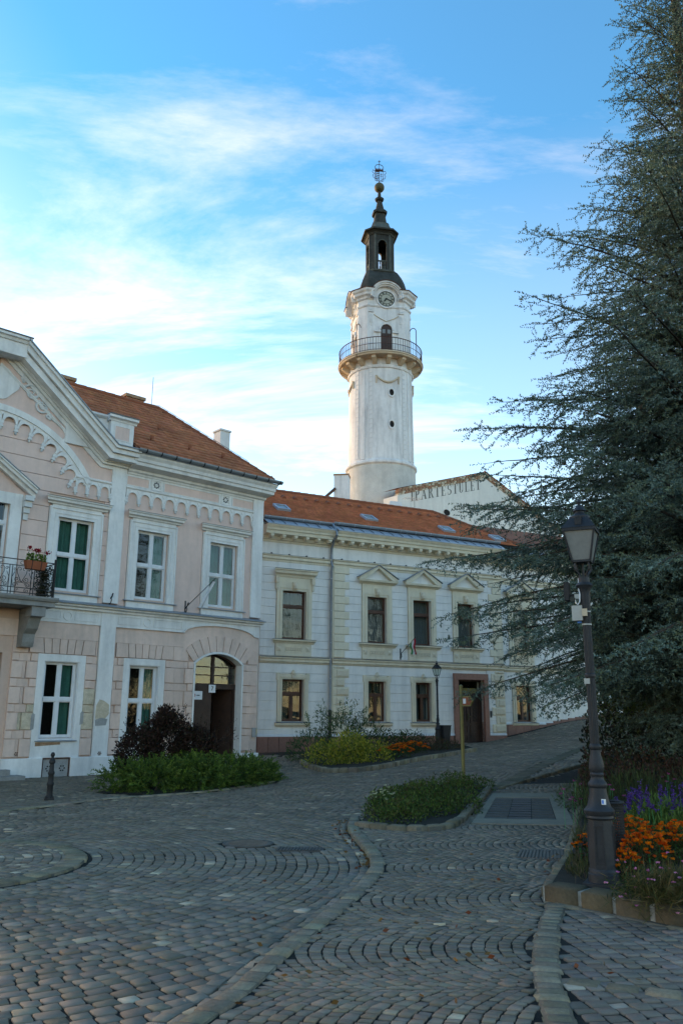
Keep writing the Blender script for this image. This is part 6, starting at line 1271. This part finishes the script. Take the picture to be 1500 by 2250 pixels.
while zb_ < 24.2:
    nb_ = 1
    az = kk*2.39996+cr.normal(0, .25); kk += 1
    Lb = silh(zb_)*(cr.uniform(.80, 1.06) if cr.random() < .55 else cr.uniform(.45, .8)); el0 = R_(np.interp(zb_, [0, 4, 10, 20], [3, 7, 17, 32]))+cr.normal(0, .13)
    ha = np.array([math.cos(az), math.sin(az), 0.])
    Lb = Lb/max(.75, math.cos(el0)); ns = max(4, int(Lb/.28)); P = [np.array([0, 0, zb_])]; D = []; az_d = cr.normal(0, .10)
    for i in range(ns):
        s = i/ns; el = el0-(.28+.10*cr.random())*s*1.2+.25*max(0, s-.75); a2 = az+az_d*s*1.5+cr.normal(0, .05)
        d = np.array([math.cos(a2)*math.cos(el), math.sin(a2)*math.cos(el), math.sin(el)]); D.append(d); P.append(P[-1]+d*Lb/ns)
    wood.tube([tuple(p) for p in P], [max(.006, (.006+.0085*Lb)*(1-i/ns)**.9+.004) for i in range(ns+1)], 4)
    front = (ha[1] < .35 and ha[0] < .55)                              # branches towards the street carry the full detail
    step = .14 if front else .36
    s = .10*Lb; side = 1
    while s < Lb:
        i = min(ns-1, int(s/Lb*ns)); f = s/Lb*ns-i; p = P[i]*(1-f)+P[i+1]*f; d, a, u = frame(D[i]); side = -side
        sl = (.28+1.15*(1-s/Lb)**.75*min(1., s/Lb*3.2+.15))*cr.uniform(.6, 1.15)*min(1.15, .45+Lb/5); ang = R_(cr.uniform(38, 66))
        sd_ = d*math.cos(ang)+a*side*math.sin(ang)+np.array([0, 0, cr.normal(-.05, .12)]); sd_ /= np.linalg.norm(sd_)
        n2 = max(2, int(sl/.13)); q = p.copy(); pp = [q.copy()]
        for j in range(n2):
            sd_ = sd_+np.array([0, 0, -.11])+cr.normal(0, .05, 3); sd_ /= np.linalg.norm(sd_); l2 = sl/n2
            twig_p.append(q.copy()); twig_d.append(sd_.copy()); twig_l.append(l2); q = q+sd_*l2; pp.append(q.copy())
            if j < n2-0:
                for g in (1, -1):
                    if cr.random() < .62:
                        _, a3, u3 = frame(sd_); an = R_(cr.uniform(35, 70)); td = sd_*math.cos(an)+a3*g*math.sin(an)*.9+u3*cr.normal(0, .35)+np.array([0, 0, -.12]); tl = cr.uniform(.14, .32)*(1-.45*j/n2)*1.15
                        twig_p.append(q.copy()); twig_d.append(td/np.linalg.norm(td)); twig_l.append(tl)
        if sl > .75: wood.tube([tuple(x) for x in pp[::2]+[pp[-1]]], .007, 3)
        s += step*cr.uniform(.6, 1.4)
    # leading shoot
    d = D[-1]
    for j in range(3): twig_p.append(P[-1]+d*.1*j); twig_d.append(d+cr.normal(0, .08, 3)); twig_l.append(.12)
    zb_ += np.interp(zb_, [0, 6, 14, 24], [.0106, .0146, .043, .078])*cr.uniform(.6, 1.4)
link('branches', wood.mesh('branches', 'bark'), ced)
tp_, td_, tl_ = np.array(twig_p), np.array(twig_d), np.array(twig_l); td_ /= np.linalg.norm(td_, axis=1, keepdims=True)
dist_c = np.hypot(tp_[:, 0], tp_[:, 1])
# needle rosettes strung along every shoot
nper = np.maximum(2, (tl_/.045).astype(int)); idx = np.repeat(np.arange(len(tp_)), nper); off = np.concatenate([(np.arange(k)+.5)/k for k in nper]); base = tp_[idx]+td_[idx]*(tl_[idx]*off)[:, None]
NBL = 3; bi = np.repeat(np.arange(len(base)), NBL); rd_ = cr.normal(size=(len(bi), 3)); ax = td_[idx][bi]; perp = rd_-ax*(rd_*ax).sum(1, keepdims=True); perp /= np.linalg.norm(perp, axis=1, keepdims=True)
nd = perp*cr.uniform(.6, .9, (len(bi), 1))+ax*cr.uniform(.4, .9, (len(bi), 1))+np.array([0, 0, .22]); nd /= np.linalg.norm(nd, axis=1, keepdims=True)
ln_ = cr.uniform(.040, .066, (len(bi), 1)); wv = np.cross(nd, cr.normal(size=(len(bi), 3))); wv /= np.linalg.norm(wv, axis=1, keepdims=True)
bb = base[bi]+cr.normal(0, .004, (len(bi), 3)); wid_ = .0135
V = np.stack([bb-wv*wid_, bb+wv*wid_, bb+nd*ln_], 1).reshape(-1, 3); Fq = np.arange(len(V)).reshape(-1, 3)
tw_c = np.array([(.098, .160, .130), (.135, .210, .180), (.072, .120, .090), (.120, .165, .105)])[cr.integers(0, 4, len(tp_))]*cr.uniform(.75, 1.35, (len(tp_), 1)); Cn = np.repeat(tw_c[idx][bi]*cr.uniform(.85, 1.2, (len(bi), 1)), 3, 0)
tag(link('crown', mesh_np('crown', V, Fq, 'needle', Cn), ced), kind='stuff')
pass
for (x, y, z) in ((-3.95, -1.0, 6.5), (-2.6, -1.9, 7.4)): MB().lathe([(.0, 0), (.035, .01), (.05, .05), (.04, .09), (.0, .11)], 10).build('cone', 'bark', ced, loc=(x, y, z), smooth=True)

# ================================================================ SHRUBS AND FLOWERS
def blob_points(blobs, n, shell=.55):
    vol = np.array([b[3]*b[4]*b[5] for b in blobs]); vol = vol**.67; i = rng.choice(len(blobs), n, p=vol/vol.sum()); bl = np.array(blobs)[i]; d = rng.normal(size=(n, 3)); d /= np.linalg.norm(d, axis=1, keepdims=True); r = shell+(1-shell)*rng.random(n)**.6; r *= 1+rng.normal(0, .06, n)
    return bl[:, :3]+d*bl[:, 3:6]*r[:, None], d
def shrub(name, label, cat, loc, blobs, n, ln, wd, cols, up=.5, out=.8, jit=.3, group=None, stems=5, part='foliage', stemh=.6, rnd=.5, inside=None):
    t = thing(name, label, cat, loc, 0, group); P, d = blob_points(blobs, n); gz0 = gh(P[:, 0]+loc[0], P[:, 1]+loc[1])-loc[2]; ok = P[:, 2] > gz0+.0
    if inside is not None: ok &= inpoly(P[:, :2]+np.array(loc[:2]), inside)
    P, d = P[ok], d[ok]; m_ = len(P)
    D = d*out+rng.normal(size=(m_, 3))*rnd+np.array([0, 0, up]); link(part, leaf_mesh(part, P, D, ln*rng.uniform(.6, 1.3, m_), wd*rng.uniform(.7, 1.2, m_), pal(cols, m_, jit)), t)
    for k in range(stems):
        b = blobs[k % len(blobs)]; x, y = b[0]*.7+random.uniform(-.3, .3)*b[3], b[1]*.7+random.uniform(-.3, .3)*b[4]; zg = float(gh(x+loc[0], y+loc[1]))-loc[2]
        MB().tube([(x*.8, y*.8, zg-.05), (x, y, zg+b[5]*stemh*.5), (x+random.uniform(-.2, .2)*b[3], y+random.uniform(-.2, .2)*b[4], max(zg+.15, b[2]+b[5]*.4))], [.018, .013, .006], 5).build('stem', 'bark', t)
    return t
def G(x, y): return (x, y, float(gh(x, y)))
# spreading juniper in front of the pink house: sprays built as leafy shoots
def sprays(name, label, cat, loc, blobs, nsh, shl, ln, wd, cols, droop=.25, up=.35, stems=4, per=16):
    t = thing(name, label, cat, loc); P, d = blob_points(blobs, nsh, .35); gz0 = gh(P[:, 0]+loc[0], P[:, 1]+loc[1])-loc[2]; P[:, 2] = np.maximum(P[:, 2], gz0+.05)
    D = d+np.array([0, 0, up])+rng.normal(0, .35, (nsh, 3)); D /= np.linalg.norm(D, axis=1, keepdims=True); L_ = shl*rng.uniform(.6, 1.25, nsh); C0 = pal(cols, nsh, .35)
    k = np.repeat(np.arange(nsh), per); f = np.tile((np.arange(per)+.5)/per, nsh); pos = P[k]+D[k]*(L_[k]*f)[:, None]; pos[:, 2] -= droop*L_[k]*f**2
    dd = D[k]*.8+rng.normal(0, .55, (len(k), 3)); tipc = (1+.35*f[:, None]*np.array([1.1, 1.0, .6])); link('foliage', leaf_mesh('foliage', pos, dd, ln*(1.15-.5*f), wd, np.clip(C0[k]*tipc*rng.uniform(.85, 1.15, (len(k), 1)), 0, .6)), t)
    for q in range(stems):
        b = blobs[q % len(blobs)]; x, y = b[0], b[1]; zg = float(gh(x+loc[0], y+loc[1]))-loc[2]; MB().tube([(x, y, zg-.05), (x+.1, y, zg+.2), (x+random.uniform(-.5, .5), y+random.uniform(-.3, .3), zg+b[5]*.7)], [.03, .02, .01], 5).build('stem', 'bark', t)
    return t
lo = G(-3.6, 20.9)
jb = [(-1.4, -.8, .2, .65, .55, .36), (-.7, -.95, .24, .85, .7, .44), (.2, -.35, .24, .85, .75, .48), (.9, .35, .24, .7, .7, .46), (1.4, 1.1, .2, .55, .7, .42), (-.2, .4, .26, .85, .65, .54), (1.6, 1.7, .16, .38, .5, .34)]
sprays('juniper_shrub', 'low spreading green juniper in front of the pink house doorway', 'shrub', lo, jb, 3300, .30, .075, .022, [(.050, .105, .018), (.075, .135, .022), (.034, .075, .018), (.095, .150, .035)])
bb_ = [(-1.35, .25, .72, .6, .5, .70), (-.75, .45, .95, .7, .5, .85), (-.1, .7, .8, .6, .45, .66), (-.8, .4, 1.55, .28, .25, .40)]
shrub('barberry_shrub', 'dark purplish brown barberry bush behind the low juniper', 'shrub', lo, bb_, 17000, .075, .045, [(.030, .016, .013), (.045, .020, .016), (.032, .028, .016), (.06, .03, .022)], .45, .6)
sp_ = sprays('barberry_shoots', 'thin upright dark shoots of the barberry bush in front of the pink wall', 'shrub', lo, [(-.55, .5, 1.5, .30, .2, .25), (.1, .7, 1.1, .7, .3, .35), (-1.35, .1, 1.0, .3, .3, .4)], 90, .45, .05, .025, [(.035, .022, .018), (.05, .03, .02)], 0., 1.2, 2)
# bed by the white house
fo = G(1.3, 29.)
def far(x, y): p = gpt(x, y); return (p[0]-fo[0], p[1]-fo[1], float(gh(*p))-fo[2])
a = far(752, 1690); shrub('golden_shrub', 'yellow green euonymus shrub at the front of the bed by the white house', 'shrub', fo, [(a[0]-.5, a[1]+.8, .05, .7, .6, .6), (a[0]+.2, a[1]+.9, .1, .8, .7, .75), (a[0]+.9, a[1]+1.1, .05, .7, .6, .65), (a[0]+.3, a[1]+1.2, .35, .5, .4, .65)], 5200, .085, .05, [(.30, .29, .035), (.20, .22, .03), (.11, .15, .025), (.36, .33, .06)], .7, .5)
b = far(690, 1680); shrub('butterfly_bush', 'loose grey green butterfly bush with long leaves left of the golden shrub', 'shrub', fo, [(b[0]-.1, b[1]+1.2, .1, .85, .8, .75), (b[0]+.9, b[1]+2.2, .5, .8, .7, .9), (b[0]+1.7, b[1]+2.6, .5, .75, .6, .85)], 3600, .17, .032, [(.045, .085, .028), (.06, .105, .04), (.035, .065, .025)], .35, .9)
sprays('butterfly_bush_shoots', 'arching leafy shoots rising against the white wall behind the golden shrub', 'shrub', fo, [(b[0]+1.0, b[1]+2.3, 1.2, .8, .5, .35), (b[0]+.1, b[1]+1.6, .8, .5, .5, .3)], 46, .75, .15, .03, [(.05, .095, .035), (.065, .11, .05)], .25, .9, 2)
c = far(870, 1668); shrub('round_shrub', 'dark green rounded shrub right of the golden shrub by the white house', 'shrub', fo, [(c[0]-.3, c[1]+1.8, .2, 1.0, .8, .75), (c[0]+.6, c[1]+2.4, .2, .8, .7, .7)], 4200, .075, .045, [(.035, .060, .018), (.05, .075, .02), (.03, .045, .018)], .5, .5)
def blossoms(t, P, r, cols, part='blossom', n=7, flat=.35):
    m_ = len(P); k = np.repeat(np.arange(m_), n); a = np.tile(np.arange(n)*2*PI/n, m_)+rng.uniform(0, 6, m_)[k]; tilt = rng.normal(0, .35, (m_, 3))[k]
    D = np.c_[np.cos(a), np.sin(a), np.full(len(k), flat)]+tilt; C0 = pal(cols, m_, .2); o_ = link(part, leaf_mesh(part, P[k], D, r*rng.uniform(.85, 1.15, len(k)), r*.85, C0[k]*rng.uniform(.85, 1.15, (len(k), 1)), 'petal'), t); o_['kind'] = 'stuff'
def flowering(name, label, cat, loc, rx, ry, h, nl, nb, br, lcols, bcols, ll=.09, lw=.03, group=None, top=.75, up=.8, nn=7, dome=True):
    t = thing(name, label, cat, loc, 0, group); P, d = blob_points([(0, 0, h*.35, rx, ry, h*.65)], nl, .2); ok = P[:, 2] > 0; P, d = P[ok], d[ok]; m_ = len(P)
    link('foliage', leaf_mesh('foliage', P, d*.5+rng.normal(size=(m_, 3))*.6+[0, 0, up], ll*rng.uniform(.6, 1.3, m_), lw, pal(lcols, m_, .3)), t)
    th = rng.uniform(0, 2*PI, nb); rr = np.sqrt(rng.random(nb)); X = np.c_[rx*rr*np.cos(th)*1.02, ry*rr*np.sin(th)*1.02]; Z = h*(.38+.66*np.sqrt(np.maximum(0, 1-rr**2*.92)))*rng.uniform(.86, 1.06, nb); blossoms(t, np.c_[X, Z], br, bcols, n=nn)
    for k in range(4): MB().tube([(random.uniform(-.2, .2)*rx, random.uniform(-.2, .2)*ry, -.05), (random.uniform(-.5, .5)*rx, random.uniform(-.5, .5)*ry, h*.6)], [.01, .005], 4).build('stem', 'flag_green', t)
    return t
ORG = [(.80, .135, .008), (.70, .08, .006), (.85, .20, .01)]; MG = [(.035, .065, .018), (.05, .08, .02), (.025, .045, .015)]
for i, (px, py, lab) in enumerate(((872, 1680, 'orange marigold clump at the kerb right of the golden shrub'), (905, 1670, 'orange marigold clump beside the dark rounded shrub'))):
    p = far(px, py-4); flowering('marigold', lab, 'flower', (fo[0]+p[0], fo[1]+p[1]+.45, fo[2]+p[2]+.08), .62, .42, .42, 500, 75, .055, MG, ORG, group='marigolds in the bed by the white house')
p = far(955, 1662); shrub('dry_flower_bed', 'reddish withered flowering plants in front of the slim lamp post', 'plant', fo, [(p[0]-.2, p[1]+1.6, .2, 1.0, .9, .5), (p[0]+.6, p[1]+1.7, .15, .8, .7, .4)], 3600, .11, .018, [(.07, .035, .02), (.05, .05, .02), (.10, .05, .03), (.045, .06, .022)], 1., .4)
p = far(985, 1656); shrub('grassy_plants', 'low grey green plants along the kerb at the right end of the far bed', 'plant', fo, [(p[0]-.6, p[1]+.5, 0, .8, .5, .28), (p[0]+.4, p[1]+.8, 0, .7, .5, .26)], 1800, .10, .02, [(.06, .08, .035), (.04, .06, .022), (.09, .10, .05)], 1., .4)
# ground cover of the small bed in the middle
mo_ = G(1.6, 15.8)
mb_ = []
MP = np.array(MID_POLY)
for k in range(60):
    while True:
        x, y = rng.uniform(MP[:, 0].min(), MP[:, 0].max()), rng.uniform(MP[:, 1].min(), MP[:, 1].max())
        if inpoly(np.array([[x, y]]), MID_POLY)[0] and min(np.hypot(MP[:, 0]-x, MP[:, 1]-y)) > .16: break
    mb_.append((x-mo_[0], y-mo_[1], float(gh(x, y))-mo_[2]+.12, .38, .38, rng.uniform(.16, .30)))
shrub('ground_cover', 'dense low green ground cover filling the small kerbed bed in the middle', 'ground cover', mo_, mb_, 19000, .05, .032, [(.052, .098, .018), (.075, .125, .024), (.036, .070, .016), (.095, .125, .035), (.07, .055, .02)], .7, .5, stems=0)['kind'] = 'stuff'
p = gpt(840, 1800); flowering('pale_flower', 'few pale flower spikes at the left end of the small kerbed bed', 'flower', (p[0], p[1], float(gh(*p))+.1), .25, .25, .42, 120, 26, .03, MG, [(.5, .5, .35), (.35, .4, .2)])
# ---------------------------------------------------------------- right bed
def RB(px, py, z=.155):
    d = ray(px, py); zq_ = z
    for _ in range(30):
        P = cC+d*((zq_-CAMH)/d[2]); zq_ = .5*zq_+.5*(float(gh(P[0], P[1]))+z)
    return (float(P[0]), float(P[1]), zq_)
for i, (px, py, rx, h, n, lab) in enumerate(((1283, 1892, .13, .34, 16, 'small orange marigold left of the black lamp post'), (1392, 1892, .26, .50, 70, 'tall orange marigold right of the perforated litter bin'), (1425, 1925, .28, .46, 80, 'orange marigold at the front beside the lamp post foot'), (1372, 1938, .20, .34, 40, 'low orange marigold next to the square lamp base'), (1455, 1890, .26, .44, 60, 'orange marigold below the purple sage'), (1505, 1895, .26, .46, 55, 'orange marigold at the right picture edge'), (1380, 1905, .18, .42, 40, 'orange marigold close behind the lamp post foot'))):
    p = RB(px, py+14); flowering('marigold', lab, 'flower', p, rx, rx*.8, h, int(800*rx/.25), n, .034, MG+[(.06, .03, .015)], ORG, .05, .017, group='marigolds in the bed by the lamp post')
for px, py, lab in ((1262, 1918, 'tuft of dry grass at the corner stone left of the lamp post'), (1288, 1932, 'small tuft of green weeds at the left side of the lamp base'), (1275, 1850, 'low weeds along the bed edge behind the small marigold')):
    p = RB(px, py); shrub('weed_tuft', lab, 'grass', p, [(0, 0, .02, .10, .10, .10), (.05, .12, .02, .10, .10, .12)], 260, .10, .010, [(.09, .09, .03), (.06, .08, .025), (.13, .10, .05)], 1.2, .5, stems=1)
p = RB(1368, 1868); flowering('yellow_marigold', 'yellow marigold behind the orange ones beside the litter bin', 'flower', p, .26, .24, .50, 900, 26, .034, [(.06, .11, .02), (.08, .14, .03)], [(.75, .55, .02), (.80, .65, .06)], .06, .02)
p = RB(1455, 1872); sg = flowering('sage', 'light green sage with upright purple flower spikes', 'flower', p, .52, .46, .62, 4200, 0, .02, [(.085, .16, .035), (.11, .19, .05), (.06, .12, .03)], ORG, .085, .02, up=1.2)
k = 0
for i in range(30):
    x, y = rng.uniform(-.5, .55), rng.uniform(-.42, .3); z0_ = .42+.16*rng.random(); L_ = rng.uniform(.16, .30); n = 60; f = rng.random(n); lean = rng.normal(0, .10, 2); P = np.c_[x+lean[0]*f+rng.normal(0, .008, n), y+lean[1]*f+rng.normal(0, .008, n), z0_+L_*f]
    link('flower_spike', leaf_mesh('flower_spike', P, rng.normal(size=(n, 3))+[0, 0, .6], .035*(1.1-.6*f), .018, pal([(.085, .035, .20), (.12, .06, .26), (.06, .025, .15)], n), 'petal'), sg)
    MB().tube([(x, y, .1), (x+lean[0]*.3, y+lean[1]*.3, z0_)], .004, 3).build('stem', 'flag_green', sg)
p = RB(1500, 2000); ga = thing('gaura', 'wispy brown grass with small pink blossoms spilling over the stone kerb', 'flower', p)
n = 2600; P = np.c_[rng.normal(0, .22, n), rng.normal(.03, .10, n), rng.random(n)*.26]; link('foliage', leaf_mesh('foliage', P, rng.normal(size=(n, 3))*.7+[0, -.2, .6], .16*rng.uniform(.5, 1.4, n), .007, pal([(.12, .09, .03), (.08, .08, .025), (.15, .11, .05), (.05, .06, .02)], n)), ga)
n = 60; P = np.c_[rng.normal(-.02, .30, n), rng.normal(-.10, .18, n), rng.uniform(.02, .50, n)]; blossoms(ga, P, .022, [(.50, .13, .28), (.60, .22, .36)], n=5)
p = RB(1455, 1985); n = 1500; lowp = thing('low_foliage', 'dark leafy undergrowth behind the stone kerb at the lamp post foot', 'plant', p); P = np.c_[rng.normal(0, .16, n), rng.normal(.04, .09, n), rng.random(n)*.2]; link('foliage', leaf_mesh('foliage', P, rng.normal(size=(n, 3))*.8+[0, 0, .5], .06, .02, pal(MG, n)), lowp)
# reddish perennials and grass farther back under the cedar
p = RB(1420, 1800); shrub('stonecrop', 'dark reddish stonecrop plants in the shade under the cedar', 'plant', p, [(-1.2, 1.6, .3, .9, .8, .5), (.1, 1.4, .3, 1., .9, .5), (1.2, 1.2, .3, 1., .8, .55), (2.2, 1.2, .3, .9, .8, .5), (.6, 2.6, .4, 1.4, .9, .6)], 9000, .07, .04, [(.06, .024, .016), (.045, .03, .015), (.035, .045, .018), (.08, .035, .025)], .8, .5, inside=RIGHT_BED)
p = RB(1430, 1830); shrub('feather_grass', 'dark green grassy clump between the sage and the stonecrop', 'grass', p, [(-.8, .5, .15, .6, .5, .42), (.1, .7, .2, .7, .5, .5), (1.0, .7, .2, .7, .5, .5)], 5200, .20, .012, [(.035, .055, .018), (.05, .075, .022), (.03, .04, .015)], 1.4, .4, inside=RIGHT_BED)
fl_ = thing('cosmos', 'scattered pink blossoms above the dark grass under the cedar', 'flower', p); P = np.c_[rng.uniform(-1.2, 1.4, 26), rng.uniform(.2, 1.1, 26), rng.uniform(.35, .75, 26)]; blossoms(fl_, P, .035, [(.30, .05, .14), (.38, .08, .2)])
for q in P[:12]: MB().tube([(q[0], q[1], -.02), tuple(q)], .004, 3).build('stem', 'flag_green', fl_)
p = RB(1292, 1772); shrub('low_conifer', 'small pale green conifer sprig left of the lamp post column', 'plant', p, [(.0, .1, .1, .25, .25, .2), (-.15, .5, .1, .3, .3, .2)], 900, .09, .012, [(.07, .10, .03), (.05, .08, .02)], .5, .9)
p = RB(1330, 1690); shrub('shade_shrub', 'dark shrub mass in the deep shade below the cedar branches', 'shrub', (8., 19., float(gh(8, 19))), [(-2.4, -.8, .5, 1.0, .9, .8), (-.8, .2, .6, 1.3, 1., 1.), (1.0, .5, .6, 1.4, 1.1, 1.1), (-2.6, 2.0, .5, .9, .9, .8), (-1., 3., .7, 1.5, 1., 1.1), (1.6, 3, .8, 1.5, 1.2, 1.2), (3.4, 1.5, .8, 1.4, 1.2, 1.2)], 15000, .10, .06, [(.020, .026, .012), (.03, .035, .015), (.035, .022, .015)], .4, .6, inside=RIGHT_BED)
# trees whose tops show over the white roof
def leafy_tree(label, loc, h, blobs, n):
    t = thing('tree', label, 'tree', loc); MB().tube([(0, 0, 0), (.1, 0, h*.5), (0, .1, h*.92)], [.22, .16, .04], 8).build('trunk', 'bark', t)
    for k in range(7): b = blobs[k % len(blobs)]; MB().tube([(0, 0, h*.55), (b[0]*.5, b[1]*.5, (h*.6+b[2])/2), (b[0], b[1], b[2])], [.09, .06, .02], 5).build('limb', 'bark', t)
    P, d = blob_points(blobs, n, .3); o_ = link('crown', leaf_mesh('crown', P, rng.normal(size=(n, 3))+[0, 0, -.2], .22*rng.uniform(.6, 1.3, n), .14, pal([(.06, .09, .02), (.09, .12, .03), (.12, .11, .03)], n)), t); o_['kind'] = 'stuff'
leafy_tree('green tree top showing over the white house roof beside the pink cornice', (-3.5, 46., 0), 14.0, [(0, 0, 12.9, .9, 1.2, .9), (.3, .3, 12.2, 1.0, 1.2, 1.0), (-1.0, 0, 12.0, 1.4, 1.3, 1.2)], 2600)
leafy_tree('small tree top showing over the roof left of the rendered pier', (-.9, 54., 0), 16.2, [(0, 0, 15.6, .6, .6, .55), (-.4, 0, 15.2, .7, .7, .6)], 1500)
leafy_tree('dark broadleaf tree standing behind the cedar at the right', (14.5, 27., .9), 11., [(0, 0, 8.0, 2.6, 2.4, 2.6), (-2.2, .2, 5.6, 2.0, 2., 2.2), (2., 0, 5.5, 2.2, 2, 2.4), (-.6, -.6, 3.6, 2.6, 1.8, 2.0), (2.8, 0, 3.0, 2.0, 1.8, 2.0), (-3., .3, 3.0, 1.6, 1.6, 1.8)], 9000)
leafy_tree('leafy tree filling the gap behind the cedar trunk', (12.2, 31., 1.2), 9., [(0, 0, 5.6, 2.4, 2.0, 2.6), (-1.2, -.3, 3.2, 1.8, 1.6, 2.0), (1.6, 0, 3.0, 2.2, 1.8, 2.2), (.2, -.4, 1.6, 2.6, 1.5, 1.4), (-1.6, -.6, 1.4, 1.6, 1.3, 1.5)], 22000)
bt = thing('roof_beam', 'weathered timber roof edge rising behind the roof beside the rendered pier', 'roof'); MB().tube([(-1.6, 56.2, 16.4), (-.45, 56.5, 17.55)], .11, 6).build('beam', 'wood_red', bt); MB().box(-1.7, -.5, 56.3, 56.6, 0, 16.3).build('support_wall', 'back_wall', bt)
# fallen leaves on the paving
lv = []
for k in range(150):
    if k < 70: i = rng.integers(len(K1)*6//10, len(K1)-2); q = K1[i]+rng.normal(0, .07, 2)+np.array([-.17, .0])
    elif k < 105: q = np.array(gpt(rng.uniform(1190, 1270), rng.uniform(1880, 1960)))
    else: q = np.array(gpt(rng.uniform(500, 1450), rng.uniform(1850, 2240)))
    lv.append(q)
lv = np.array(lv); zl_ = gh(lv[:, 0], lv[:, 1])+.022+ZB*(inpoly(lv, B_POLY) | inpoly(lv, C_POLY)); D = rng.normal(size=(len(lv), 3)); D[:, 2] *= .15
me = leaf_mesh('leaf_litter', np.c_[lv, zl_], D, .06, .035, pal([(.20, .05, .02), (.16, .08, .03), (.25, .12, .04)], len(lv))); tag(link('leaf_litter', me), 'scattered fallen autumn leaves on the paving along the kerb', 'leaves', kind='stuff')
